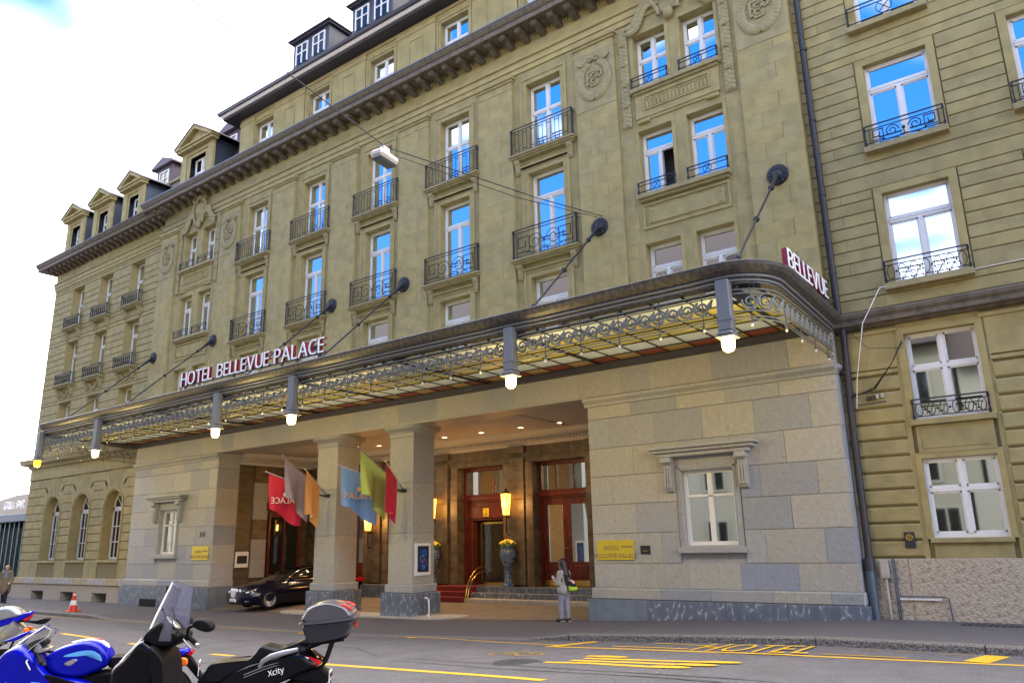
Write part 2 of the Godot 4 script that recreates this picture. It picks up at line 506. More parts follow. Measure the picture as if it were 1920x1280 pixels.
func street():
	var b := MB.new()
	var xs := []
	for i in 121: xs.append(-160.0 + i * 2.0)
	var zs := [3.30, 3.45, 4.5, 6.0, 8.0, 10.0, 13.0, 15.45, 22.0, 60.0]
	var rows := []
	for x in xs:
		var r := []
		for z in zs: r.append(Vector3(x, road_y(x, z) if z > 3.4 else gy(x) - 0.125, z))
		rows.append(r)
	b.sheet(rows)
	struct("road", b.done(), "asphalt")
	b = MB.new()
	rows = []
	for i in 221:
		var x := -60.0 + i * 0.35
		var r := []
		for z in [-0.9, -0.3, 0.0, 0.6, 1.3, 2.0, 2.7, 3.2]: r.append(Vector3(x, walk_y(x, maxf(z, 0.0)), z))
		rows.append(r)
	b.sheet(rows)
	var pav := struct("pavement", b.done(), "asphalt_walk")
	# kerb stones, one by one; lowered across the drive
	var x := -58.0
	var k := 0
	while x < 14.0:
		var x1 := x + 2.55
		var kb := MB.new()
		var r2 := []
		for i in 5:
			var xx := lerpf(x + 0.012, x1 - 0.012, i / 4.0)
			var yt := walk_y(xx, 3.4) + 0.004
			r2.append([Vector3(xx, yt - 0.02, 3.19), Vector3(xx, yt, 3.2), Vector3(xx, yt, 3.43), Vector3(xx, yt - 0.025, 3.455), Vector3(xx, road_y(xx, 3.45) - 0.05, 3.465)])
		kb.sheet(r2, false, true)
		kb.cap(r2[0]); kb.cap(r2[-1], true)
		mi("kerb_stone", kb.done(), "kerb_stone", pav)
		x = x1; k += 1
	# forecourt floor under the porch
	b = MB.new()
	rows = []
	for i in 41:
		var xx := -28.6 + i * 0.45
		var r := []
		for z in [0.0, -0.8, -1.6, -2.4, -3.3, -4.7]: r.append(Vector3(xx, walk_y(xx, z) + 0.004, z))
		rows.append(r)
	b.sheet(rows)
	struct("forecourt_floor", b.done(), "paving")
	# a long plain ground far under everything
	b = MB.new()
	b.quad(Vector3(-700, -0.7, -700), Vector3(700, -0.7, -700), Vector3(700, -0.7, 700), Vector3(-700, -0.7, 700))
	struct("ground", b.done(), "asphalt_walk")
	# seams in the asphalt
	for s in [[[-13.4, 5.9], [-11.5, 7.05], [-9.0, 7.4], [-6.5, 7.75], [-3.9, 7.85], [1.0, 8.2]], [[-11.2, 7.4], [-8.0, 8.0], [-5.0, 8.1], [-2.0, 8.5]], [[-25, 5.0], [-19, 5.6], [-13.4, 5.9]], [[-17, 8.8], [-13, 9.2], [-10.5, 9.6]]]:
		stripe("asphalt_seam", s, 0.05, "seam", 0.003)
	stripe("pavement_seam", [[-9.6, 0.6], [-9.0, 3.2]], 0.03, "seam", 0.004, true)
	# painted lines
	stripe("road_line", [[-40, 3.85], [-30, 3.75], [-21, 3.5], [-17.4, 3.45]], 0.10, "road_worn", 0.005)
	stripe("road_line", [[-17.6, 3.42], [-15.6, 3.34], [-13.0, 3.55], [-9.0, 4.45]], 0.09, "road_yellow", 0.005)
	for tx in [[-18.0, 3.5], [-13.9, 3.5]]:
		stripe("road_line", [[tx[0] - 0.12, tx[1] + 0.18], [tx[0] + 0.12, tx[1] - 0.18]], 0.24, "road_yellow", 0.008)
	stripe("road_line", [[-9.25, 4.72], [-6.5, 4.95], [-4.0, 5.05], [-1.3, 4.6], [6.0, 4.5]], 0.13, "road_yellow", 0.005)
	stripe("road_line", [[-9.1, 4.68], [-8.75, 3.62]], 0.26, "road_yellow", 0.008)
	stripe("road_line", [[-1.9, 4.55], [-1.72, 3.62]], 0.34, "road_yellow", 0.008)
	stripe("road_line", [[-7.9, 4.45], [-6.3, 4.62]], 0.10, "road_yellow", 0.008)
	stripe("road_line", [[-7.4, 3.75], [-6.2, 4.0]], 0.08, "road_yellow", 0.008)
	stripe("road_line", [[-4.0, 4.72], [-2.8, 4.55]], 0.12, "road_worn", 0.008)
	for q in [[-3.6, -3.3], [-3.1, -2.75], [-2.5, -2.05]]:
		stripe("road_line", [[q[0], 3.8], [q[1], 3.75]], 0.05, "road_worn", 0.008)
	for d in [[-31, -26.5], [-24.5, -21.8], [-19.8, -17.0], [-15.6, -14.7], [-11.9, -6.4], [-3.0, 1.0]]:
		stripe("road_line", [[d[0], 7.55 + (d[0] + 19) * 0.105], [d[1], 7.55 + (d[1] + 19) * 0.105]], 0.17, "road_yellow", 0.005)
	# word and signs painted on the road
	paint_text("HOTEL", Vector3(-5.2, 0, 4.3), 2.0, 1.15, "HOTEL painted in yellow capitals beside the kerb")
	var zb := MB.new()
	for s in [[[-7.62, 7.1], [-6.9, 7.0], [-5.5, 7.15]], [[-7.35, 6.75], [-6.3, 6.72], [-5.2, 6.75]], [[-7.3, 6.42], [-6.2, 6.38], [-5.0, 6.35]], [[-7.45, 6.1], [-6.8, 6.05]]]:
		strip_into(zb, s, 0.17, 0.006)
	for s in [[-5.45, 7.08], [-5.2, 6.72], [-5.0, 6.32], [-7.0, 6.1]]:
		var ring := []
		for i in 14:
			var a := TAU * i / 14
			var px: float = s[0] + cos(a) * 0.34; var pz: float = s[1] + sin(a) * 0.13
			ring.append(Vector3(px, road_y(px, pz) + 0.009, pz))
		zb.cap(ring)
	tag(mi("road_marking", zb.done(), "road_yellow", self), "yellow painted lettering stretched along the lane near the manhole", "road marking")
	# painted bicycle
	var cb := MB.new()
	for cx in [-9.25, -8.65]:
		var pts := []
		for i in 19:
			var a := TAU * i / 18
			pts.append([cx + cos(a) * 0.24, 6.1 + sin(a) * 0.24])
		strip_into(cb, pts, 0.05, 0.006)
	for s in [[[-9.25, 6.1], [-9.05, 5.75], [-8.75, 5.8], [-8.95, 6.1], [-9.25, 6.1]], [[-8.75, 5.8], [-8.65, 6.1]], [[-9.05, 5.75], [-9.1, 5.6]], [[-8.75, 5.8], [-8.7, 5.6], [-8.55, 5.6]]]:
		strip_into(cb, s, 0.05, 0.0075)
	tag(mi("bicycle_marking", cb.done(), "road_worn", self), "worn yellow bicycle symbol painted on the road", "road marking")
	# manhole cover
	var mh := MB.new()
	mh.lathe([[0.40, -0.02], [0.40, 0.006], [0.37, 0.008], [0.365, 0.004], [0.0, 0.004]], Vector3.ZERO, 28)
	for i in 6: mh.bb(-0.25, 0.004, -0.28 + i * 0.1, 0.25, 0.008, -0.24 + i * 0.1)
	tag(mi("manhole_cover", mh.done(), "seam", self, Vector3(-8.05, road_y(-8.05, 7.25) + 0.004, 7.25)), "round dark manhole cover set in the road", "manhole cover")
	# grating at the foot of the right wing
	var gr := thing("floor_grating", "long metal grating in the pavement below the rough stone base", "grating", Vector3(0, 0, 0))
	for i in 44:
		var gx := -2.6 + i * 0.11
		var gb: Mesh = cached("grate_bar", func(m): m.bb(-0.03, 0, 0, 0.03, 0.012, 0.42))
		mi("bar", gb, "seam", gr, Vector3(gx, gy(gx) + 0.004, 0.0))

func cached(key, f: Callable) -> Mesh:
	if not cache.has(key):
		var b := MB.new()
		f.call(b)
		cache[key] = b.done()
	return cache[key]

func strip_into(b: MB, pts: Array, w: float, up: float, walk := false):
	var rows := []
	var fine := []
	for i in pts.size() - 1:
		var n := maxi(1, int(Vector2(pts[i + 1][0] - pts[i][0], pts[i + 1][1] - pts[i][1]).length() / 0.6))
		for k in n: fine.append(Vector2(lerpf(pts[i][0], pts[i + 1][0], float(k) / n), lerpf(pts[i][1], pts[i + 1][1], float(k) / n)))
	fine.append(Vector2(pts[-1][0], pts[-1][1]))
	for i in fine.size():
		var t: Vector2 = (fine[mini(i + 1, fine.size() - 1)] - fine[maxi(i - 1, 0)]).normalized()
		var s := Vector2(-t.y, t.x) * w * 0.5
		var row := []
		for p in [fine[i] - s, fine[i] + s]:
			row.append(Vector3(p.x, (walk_y(p.x, p.y) if walk else road_y(p.x, p.y)) + up, p.y))
		rows.append(row)
	b.sheet(rows)

func stripe(called: String, pts: Array, w: float, m: String, up: float, walk := false):
	var b := MB.new()
	strip_into(b, pts, w, up, walk)
	var o := struct(called, b.done(), m)
	return o

func text_mesh(t: String, size: float, depth: float, serif := false) -> TextMesh:
	var tm := TextMesh.new()
	var f := SystemFont.new()
	f.font_names = PackedStringArray(["Droid Serif" if serif else "Droid Sans"])
	tm.font = f
	tm.text = t; tm.font_size = 64; tm.pixel_size = size / 46.0; tm.depth = depth; tm.curve_step = 1.0
	return tm

func paint_text(t: String, c: Vector3, w: float, h: float, label: String):
	var tm := text_mesh(t, 1.0, 0.002)
	var bb := tm.get_aabb()
	var o := mi("painted_word", tm, "road_yellow", self)
	var y := road_y(c.x, c.z)
	var tx := Vector3(1, (road_y(c.x + 0.5, c.z) - road_y(c.x - 0.5, c.z)), 0).normalized()
	var tz := Vector3(0, 0.018, 1).normalized()
	o.transform = Transform3D(Basis(tx * (w / bb.size.x), -tz * (h / bb.size.y), Vector3.UP), Vector3(c.x, y + 0.012, c.z + 0.0))
	tag(o, label, "road marking")

# ---------------------------------------------------------------- walls of blocks
func block_mesh(l: float, h: float, d: float, bev: float, bx: float) -> Mesh:
	var key := "blk%.2f_%.2f_%.2f_%.3f_%.3f" % [l, h, d, bev, bx]
	return cached(key, func(b: MB):
		var x := l / 2; var y := h / 2
		var o := [Vector3(-x, -y, -bev), Vector3(x, -y, -bev), Vector3(x, y, -bev), Vector3(-x, y, -bev)]
		var f := [Vector3(-x + bx, -y + bev, 0), Vector3(x - bx, -y + bev, 0), Vector3(x - bx, y - bev, 0), Vector3(-x + bx, y - bev, 0)]
		b.quad(f[3], f[2], f[1], f[0])
		for i in 4:
			var k := (i + 1) % 4
			b.quad(f[i], f[k], o[k], o[i])
			b.quad(o[i], o[k], o[k] + Vector3(0, 0, bev - d), o[i] + Vector3(0, 0, bev - d)))

func levels(y0: float, y1: float, pitch: float, snaps: Array) -> Array:
	var n := int(round((y1 - y0) / pitch))
	var ys := []
	for i in n + 1: ys.append(lerpf(y0, y1, float(i) / n))
	for s in snaps:
		var best := -1
		for i in range(1, n):
			if absf(ys[i] - s) < pitch * 0.52 and (best < 0 or absf(ys[i] - s) < absf(ys[best] - s)): best = i
		if best > 0: ys[best] = s
	return ys

# stone blocks in courses with openings left free; bj = joint, bev/bx = chamfer up-down and sideways
func block_wall(parent: Node, x0: float, x1: float, ys: Array, holes: Array, blen: float, zf: float, d: float, joint: float, vj: float, bev: float, bx: float, mats: Array, called := "stone_block"):
	for j in ys.size() - 1:
		var ya: float = ys[j]; var yb: float = ys[j + 1]
		var ym := (ya + yb) / 2
		var cuts := [[x0, x1]]
		for r in holes:
			if r[2] < ym and r[3] > ym:
				var nc := []
				for c in cuts:
					if r[1] <= c[0] or r[0] >= c[1]: nc.append(c)
					else:
						if r[0] > c[0] + 0.02: nc.append([c[0], r[0]])
						if r[1] < c[1] - 0.02: nc.append([r[1], c[1]])
				cuts = nc
		for c in cuts:
			var xs := [c[0]]
			var k := ceili((c[0] - x0) / blen - 0.5 * (j % 2))
			while true:
				var xj: float = x0 + (k + 0.5 * (j % 2)) * blen
				if xj >= c[1] - 0.3 * blen: break
				if xj > c[0] + 0.3 * blen: xs.append(xj)
				k += 1
			xs.append(c[1])
			for i in xs.size() - 1:
				var l: float = xs[i + 1] - xs[i] - vj
				var h: float = yb - ya - joint
				mi(called, block_mesh(snappedf(l, 0.01), snappedf(h, 0.01), d, bev, bx), mats[rng.randi() % mats.size()], parent, Vector3((xs[i] + xs[i + 1]) / 2, ym, zf))

# flat wall at plane z with rectangular holes [x0,x1,y0,y1]
func holed(b: MB, x0: float, x1: float, y0: float, y1: float, z: float, holes: Array):
	var xs := [x0, x1]; var ys := [y0, y1]
	for h in holes:
		for v in [h[0], h[1]]:
			if v > x0 and v < x1 and not xs.has(v): xs.append(v)
		for v in [h[2], h[3]]:
			if v > y0 and v < y1 and not ys.has(v): ys.append(v)
	xs.sort(); ys.sort()
	for i in xs.size() - 1:
		for j in ys.size() - 1:
			var cx: float = (xs[i] + xs[i + 1]) / 2; var cy: float = (ys[j] + ys[j + 1]) / 2
			var free := true
			for h in holes:
				if cx > h[0] and cx < h[1] and cy > h[2] and cy < h[3]: free = false
			if free: b.quad(Vector3(xs[i], ys[j + 1], z), Vector3(xs[i + 1], ys[j + 1], z), Vector3(xs[i + 1], ys[j], z), Vector3(xs[i], ys[j], z))

# ---------------------------------------------------------------- windows
# kind: "cross" four panes, "tee" wide light over two casements. Origin: middle of the opening's foot, on the wall plane.
func window(parent: Node, cx: float, y0: float, w: float, h: float, zf: float, kind: String, rec := 0.30, margin := 0.16, mm := "sand_trim", lining := "curtain", opened := false, stepped := true) -> Node3D:
	var key := "win%.2f_%.2f_%s_%.2f_%.2f_%s_%s_%s" % [w, h, kind, rec, margin, mm, lining, opened]
	var o: Node3D
	if cache.has(key):
		o = cache[key].duplicate()
		o.name = "window"
		parent.add_child(o, true)
		o.position = Vector3(cx, y0, zf)
		unsettle(o)
		return o
	o = node("window", parent, Vector3(cx, y0, zf))
	cache[key] = o
	var x := w / 2
	var b := MB.new()
	var pr := 0.02
	if margin > 0:
		b.bb(-x - margin, -0.02, -rec - 0.12, -x, h, pr); b.bb(x, -0.02, -rec - 0.12, x + margin, h, pr)
		b.bb(-x - margin, h, -rec - 0.12, x + margin, h + margin, pr)
		if stepped:
			b.bb(-x - margin - 0.035, -0.02, -0.1, -x - margin + 0.05, h + margin - 0.05, pr + 0.03)
			b.bb(x + margin - 0.05, -0.02, -0.1, x + margin + 0.035, h + margin - 0.05, pr + 0.03)
			b.bb(-x - margin - 0.035, h + margin - 0.05, -0.1, x + margin + 0.035, h + margin + 0.04, pr + 0.03)
		b.bb(-x, -0.1, -rec - 0.12, x, 0.0, 0.0)
		mi("surround", b.done(), mm, o)
	b = MB.new()
	var f := 0.06
	var zg := -rec
	b.bb(-x, 0, zg - 0.05, -x + f, h, zg + 0.03); b.bb(x - f, 0, zg - 0.05, x, h, zg + 0.03)
	b.bb(-x + f, h - f, zg - 0.05, x - f, h, zg + 0.03); b.bb(-x + f, 0, zg - 0.05, x - f, 0.09, zg + 0.03)
	var ty := h * (0.60 if kind == "cross" else 0.70)
	b.bb(-x + f, ty - 0.045, zg - 0.04, x - f, ty + 0.045, zg + 0.045)
	if kind == "tee": b.bb(-x + f, ty + 0.02, zg - 0.04, x - f, ty + 0.075, zg + 0.06)
	var top := h - f
	b.bb(-0.05, 0.09, zg - 0.045, 0.05, (top if kind == "cross" else ty - 0.045), zg + 0.052)
	var cells := [[-x + f, -0.05, 0.09, ty - 0.045], [0.05, x - f, 0.09, ty - 0.045]]
	if kind == "cross": cells.append_array([[-x + f, -0.05, ty + 0.045, top], [0.05, x - f, ty + 0.045, top]])
	else: cells.append([-x + f, x - f, ty + 0.075, top])
	if opened: cells.remove_at(1)
	for c in cells:           # sash bars round each light
		for q in [[c[0], c[0] + 0.035, c[2], c[3]], [c[1] - 0.035, c[1], c[2], c[3]], [c[0], c[1], c[2], c[2] + 0.04], [c[0], c[1], c[3] - 0.035, c[3]]]:
			b.bb(q[0], q[2], zg - 0.03, q[1], q[3], zg + 0.02)
	mi("frame", b.done(), "white_paint", o)
	for c in cells:
		var pm: Mesh = cached("pane%.2f_%.2f" % [c[1] - c[0], c[3] - c[2]], func(m: MB): m.bb(-(c[1] - c[0]) / 2, -(c[3] - c[2]) / 2, -0.004, (c[1] - c[0]) / 2, (c[3] - c[2]) / 2, 0.004))
		mi("pane", pm, "pane_soft" if lining == "blue_blind" else "pane", o, Vector3((c[0] + c[1]) / 2, (c[2] + c[3]) / 2, zg))
	if opened:
		var sb := MB.new()                       # the casement swung inwards
		sb.bb(0, 0.09, -0.02, 0.04, ty - 0.05, 0.02); sb.bb(x - 0.15, 0.09, -0.02, x - 0.11, ty - 0.05, 0.02)
		sb.bb(0, 0.09, -0.02, x - 0.11, 0.13, 0.02); sb.bb(0, ty - 0.09, -0.02, x - 0.11, ty - 0.05, 0.02)
		mi("open_casement", sb.done(), "white_paint", o, Vector3(x - 0.07, 0, zg - 0.06), Vector3(0, deg_to_rad(98), 0))
	if lining != "":
		var rows := []
		var n := int(w / 0.028)
		for i in n + 1:
			var t := float(i) / n
			var xx := lerpf(-x + 0.05, x - 0.05, t)
			if opened and xx > 0.02: continue
			var zz := zg - 0.16 + 0.022 * sin(t * w * 42.0) + 0.012 * sin(t * w * 17.0 + 1.0)
			rows.append([Vector3(xx, 0.03, zz), Vector3(xx, h - 0.02, zz * 0.6 + (zg - 0.16) * 0.4)])
		var cb := MB.new()
		cb.sheet(rows)
		mi("curtain", cb.done(), lining, o)
	unsettle(o)
	return o

func unsettle(o: Node3D):            # old panes never sit quite in one plane
	for c in o.get_children():
		if String(c.name).begins_with("pane"): c.rotation = Vector3(rng.randf_range(-0.010, 0.010), rng.randf_range(-0.014, 0.014), 0)

# ironwork fronts: drawn as bars in the XY plane, w wide, h high
func iron_front(w: float, h: float, style: String, returns: float) -> Mesh:
	return cached("iron%.2f_%.2f_%s_%.2f" % [w, h, style, returns], func(b: MB):
		var x := w / 2
		var r := 0.013
		for y in [0.05, h - 0.10, h]: b.box(Vector3(0, y, 0), Vector3(w, 0.018 if y < h else 0.028, 0.024))
		for sx in [-x, x]:
			b.box(Vector3(sx, h / 2, 0), Vector3(0.03, h, 0.03))
			b.box(Vector3(sx, h - 0.05, 0), Vector3(0.05, 0.10, 0.05)); b.box(Vector3(sx, 0.05, 0), Vector3(0.05, 0.08, 0.05))
			if returns > 0:
				for y in [0.05, h - 0.10, h]: b.box(Vector3(sx, y, -returns / 2), Vector3(0.02, 0.018, returns))
				for k in 2: b.box(Vector3(sx, h / 2, -returns * (k + 1) / 3.0), Vector3(0.012, h - 0.1, 0.012))
		if style == "bars":
			var n := int(w / 0.145)
			for i in range(1, n):
				var xx := -x + w * i / n
				b.box(Vector3(xx, h / 2 - 0.02, 0), Vector3(0.014, h - 0.14, 0.014))
				if i % 2 == 1 and i < n - 1:
					b.box(Vector3(xx + w / n / 2, h - 0.2, 0), Vector3(w / n, 0.018, 0.016)); b.box(Vector3(xx + w / n / 2, 0.16, 0), Vector3(w / n, 0.018, 0.016))
		elif style == "scroll" or style == "fret":
			var s := h * 0.30
			for sg in [-1.0, 1.0]:
				var c := Vector3(sg * w * 0.15, h * 0.46, 0)
				var pts := []
				for i in 26:
					var a := TAU * 1.6 * i / 25.0
					var rr := s * (1.0 - 0.78 * i / 25.0)
					pts.append(c + Vector3(sg * -cos(a) * rr, sin(a) * rr, 0))
				b.tube(pts, r, 4)
				var e := w * 0.335                       # the key fret beside it
				var q := h * 0.24
				var m := h * 0.46
				var kp := []
				for p in [[-q * 1.1, -q * 1.1], [q, -q * 1.1], [q, q], [-q * 0.8, q], [-q * 0.8, -q * 0.4], [q * 0.35, -q * 0.4], [q * 0.35, q * 0.35]]:
					kp.append(Vector3(sg * (e - p[0]) * 1.0, m + p[1], 0))
				for i in kp.size() - 1: b.box((kp[i] + kp[i + 1]) / 2, Vector3(absf(kp[i].x - kp[i + 1].x) + 0.022, absf(kp[i].y - kp[i + 1].y) + 0.022, 0.018))
				b.box(Vector3(sg * w * 0.44, h / 2 - 0.02, 0), Vector3(0.018, h - 0.14, 0.018))
				var dr := []
				for i in 9:
					var t := i / 8.0
					dr.append(Vector3(sg * lerpf(0.02, w * 0.28, t), h * 0.17 + sin(t * PI) * -0.05, 0))
				b.tube(dr, r, 4)
			b.tube([Vector3(0, 0.05, 0), Vector3(0, h * 0.4, 0)], r, 4)
			b.ball(Vector3(0, h * 0.45, 0), Vector3(0.04, 0.05, 0.02), 6, 4)
		elif style == "rings":
			var n := int(w / 0.22)
			for i in n:
				var c := Vector3(-x + w * (i + 0.5) / n, h * 0.46, 0)
				var pts := []
				for k in 12: pts.append(c + Vector3(cos(TAU * k / 12) * 0.075, sin(TAU * k / 12) * (h * 0.32), 0))
				b.tube(pts, 0.009, 4, true)
				b.ball(c + Vector3(w / n / 2, 0, 0), Vector3(0.028, 0.028, 0.02), 6, 4)
		elif style == "low":
			var pts := []
			for k in 12: pts.append(Vector3(cos(TAU * k / 12) * h * 0.36, h * 0.48 + sin(TAU * k / 12) * h * 0.36, 0))
			b.tube(pts, 0.01, 4, true)
			b.box(Vector3(0, h * 0.48, 0), Vector3(h * 0.7, 0.016, 0.016), 0, Basis(Vector3.BACK, 0.8)); b.box(Vector3(0, h * 0.48, 0), Vector3(h * 0.7, 0.016, 0.016), 0, Basis(Vector3.BACK, -0.8))
		elif style == "dense":
			var n := int(w / 0.2)
			for i in n + 1: b.box(Vector3(-x + w * i / n, h / 2, 0), Vector3(0.016, h, 0.016))
			for i in n:
				var c := Vector3(-x + w * (i + 0.5) / n, h * 0.45, 0)
				var pts := []
				for k in 10: pts.append(c + Vector3(cos(TAU * k / 10) * 0.07, sin(TAU * k / 10) * h * 0.3, 0))
				b.tube(pts, 0.012, 4, true))

# balcony: moulded slab on two consoles with an iron front. Origin on the wall plane, at the slab's top
func balcony(parent: Node, cx: float, y: float, zf: float, w: float, proj: float, rh: float, style: String, consoles := true, swag := false) -> Node3D:
	var o := node("balcony", parent, Vector3(cx, y, zf))
	var key := "slab%.2f_%.2f" % [w, proj]
	mi("slab", cached(key, func(b: MB):
		var x := w / 2
		b.bb(-x, -0.07, -0.05, x, 0.0, proj, 0.012); b.bb(-x + 0.04, -0.125, -0.05, x - 0.04, -0.07, proj - 0.05, 0.01); b.bb(-x + 0.09, -0.18, -0.05, x - 0.09, -0.125, proj - 0.11, 0.01)), "sand_grey", o)
	if consoles:
		for sx in [-1, 1]:
			mi("console", cached("cons%.2f" % proj, func(b: MB):
				var p := [[0, 0], [proj * 0.62, 0], [proj * 0.62, -0.08], [proj * 0.42, -0.16], [proj * 0.30, -0.32], [proj * 0.36, -0.38], [proj * 0.2, -0.46], [0, -0.46]]
				b.prism(p, -0.09, 0.09, Transform3D(Basis(Vector3.BACK, Vector3.UP, Vector3.LEFT), Vector3.ZERO))
				for k in 3: b.bb(-0.075 + k * 0.055, -0.4, 0, -0.045 + k * 0.055, -0.02, proj * 0.30 + 0.02)), "sand_grey", o, Vector3(sx * (w / 2 - 0.24), -0.18, 0))
	if swag:
		mi("swag", cached("swag", func(b: MB):
			for k in 11:
				var t := k / 10.0
				b.ball(Vector3(lerpf(-0.5, 0.5, t), -0.28 - sin(t * PI) * 0.32, 0.04), Vector3(0.075, 0.07 + 0.03 * sin(t * PI), 0.06), 7, 5)
			for sx in [-0.55, 0.55]: b.ball(Vector3(sx, -0.45, 0.03), Vector3(0.06, 0.2, 0.05), 7, 5)), "sand_grey", o)
	mi("railing", iron_front(w - 0.14, rh, style, proj - 0.1), "iron", o, Vector3(0, 0.0, proj - 0.09))
	return o

func profile_x(b: MB, prof: Array, x0: float, x1: float, z: float, ends := true):
	var path := []
	if ends: path = [[Vector3(x0, 0, z - 0.6), Vector3.LEFT], [Vector3(x0, 0, z), Vector3(-1, 0, 1)], [Vector3(x1, 0, z), Vector3(1, 0, 1)], [Vector3(x1, 0, z - 0.6), Vector3.RIGHT]]
	else: path = [[Vector3(x0, 0, z), Vector3.BACK], [Vector3(x1, 0, z), Vector3.BACK]]
	b.sweep(prof, path)

const BAYS := [-12.2, -15.93, -19.65, -23.38, -27.1]
const SANDS := ["sand0", "sand1", "sand2", "sand3", "sand4"]
const ZC := -0.25

func leafy(b: MB, c: Vector3, s: float, a: float, tilt := 0.3):
	var bs := Basis(Vector3.BACK, a) * Basis(Vector3.UP, tilt)
	var rows := []
	for i in 5:
		var t := i / 4.0
		var w := sin(pow(t, 0.8) * PI) * 0.36 + 0.02
		var r := []
		for k in 5:
			var q := k / 4.0 - 0.5
			r.append(c + bs * (Vector3((t - 0.5), q * 2.0 * w, 0.20 * (1.0 - 4.0 * q * q) * sin(t * PI) + 0.05) * s))
		rows.append(r)
	b.sheet(rows)

func wreath(parent: Node, at: Vector3):
	var o := node("wreath_relief", parent, at)
	mi("plaque", cached("wplaque", func(b: MB): b.bb(-0.68, -0.98, -0.1, 0.68, 0.92, 0.0, 0.01)), "sand_grey", o)
	mi("wreath", cached("wreath", func(m: MB):
		for sg in [-1.0, 1.0]:
			for i in 15:
				var t := i / 14.0
				var a: float = -PI / 2 + sg * (0.12 + t * 2.55)
				var p := Vector3(cos(a) * 0.47, sin(a) * 0.60, 0.02)
				var tang: Vector2 = Vector2(-sin(a) * 0.47, cos(a) * 0.60) * sg
				var an: float = tang.angle()
				var s := 0.25 - 0.06 * t
				leafy(m, p + Vector3(cos(an + 1.0) * 0.06, sin(an + 1.0) * 0.06, 0), s, an + 0.5)
				leafy(m, p + Vector3(cos(an - 1.0) * 0.06, sin(an - 1.0) * 0.06, 0), s, an - 0.5)
				m.ball(p, Vector3(0.055, 0.055, 0.06), 6, 4)
		for sg in [-1.0, 1.0]:                      # bow and ribbon ends
			var rb := []
			for i in 13:
				var t := i / 12.0
				rb.append(Vector3(sg * (0.06 + t * 0.5), 0.60 + sin(t * 7.0) * 0.07 + t * 0.02, 0.05))
			m.tube(rb, 0.035, 5)
			var lp := []
			for i in 10: lp.append(Vector3(sg * (0.14 + 0.11 * cos(TAU * i / 10)), 0.66 + 0.07 * sin(TAU * i / 10), 0.06))
			m.tube(lp, 0.028, 5, true)), "sand_grey", o)
	for q in [["E", -0.13, 0.06, 0.46], ["B", 0.02, -0.02, 0.46], ["P", 0.17, 0.04, 0.40]]:
		mi("letter", text_mesh(q[0], q[3], 0.05), "sand_grey", o, Vector3(q[1], q[2] - 0.02, 0.025))

func garland(parent: Node, x: float, ytop: float, n: int, z: float):
	mi("leaf_garland", cached("garland%d" % n, func(b: MB):
		for i in n:
			var y := -i * 0.135
			for k in 3:
				leafy(b, Vector3((k - 1) * 0.085, y - (0.045 if k != 1 else 0.0), 0.03), 0.20, -PI / 2 + (k - 1) * 0.35, 0.0)
			if i % 5 == 4: b.tube([Vector3(-0.14, y + 0.02, 0.05), Vector3(0, y - 0.02, 0.10), Vector3(0.14, y + 0.02, 0.05)], 0.022, 5)
		b.bb(-0.10, -n * 0.135, -0.04, 0.10, 0.05, 0.02)), "sand_grey", parent, Vector3(x, ytop, z))

func cartouche(parent: Node, at: Vector3):
	mi("cartouche", cached("cartouche", func(b: MB):
		var rows := []                              # the bulging shield
		for i in 9:
			var t := i / 8.0
			var r := []
			for k in 9:
				var q := k / 4.0 - 1.0
				var w := 0.36 * (1.0 - 0.35 * t * t)
				r.append(Vector3(q * w, 0.45 - t * 0.95, 0.06 + 0.16 * (1 - q * q) * sin(clampf(t * 1.1 + 0.1, 0, 1) * PI)))
			rows.append(r)
		b.sheet(rows)
		for sg in [-1.0, 1.0]:
			var sp := []                            # scrolls framing it
			for i in 24:
				var a := i * 0.32
				var rr := 0.26 * (1.0 - i / 30.0)
				sp.append(Vector3(sg * (0.32 + cos(a) * rr * 0.8), 0.58 + sin(a) * rr, 0.14))
			b.tube(sp, 0.055, 6)
			var sd := []
			for i in 14:
				var t := i / 13.0
				sd.append(Vector3(sg * (0.42 + 0.12 * sin(t * 5.0)), 0.45 - t * 1.05, 0.12))
			b.tube(sd, 0.06, 6)
			for i in 12:                            # fruit and leaves falling to the sides
				var t := i / 11.0
				var c := Vector3(sg * (0.5 + t * 0.75), 0.0 - t * 0.62 + 0.12 * sin(t * 6.0), 0.06)
				b.ball(c, Vector3(0.10, 0.09, 0.09) * (1.1 - 0.4 * t), 7, 5)
				leafy(b, c + Vector3(sg * 0.05, 0.10, 0.02), 0.26, 0.6 * sg + t * 2.0)
				leafy(b, c + Vector3(0, -0.11, 0.02), 0.26, -0.8 * sg - t)
		b.ball(Vector3(0, -0.62, 0.1), Vector3(0.16, 0.2, 0.13), 8, 6)
		b.ball(Vector3(0, 0.72, 0.12), Vector3(0.2, 0.14, 0.14), 8, 6)), "sand_grey", parent, at)

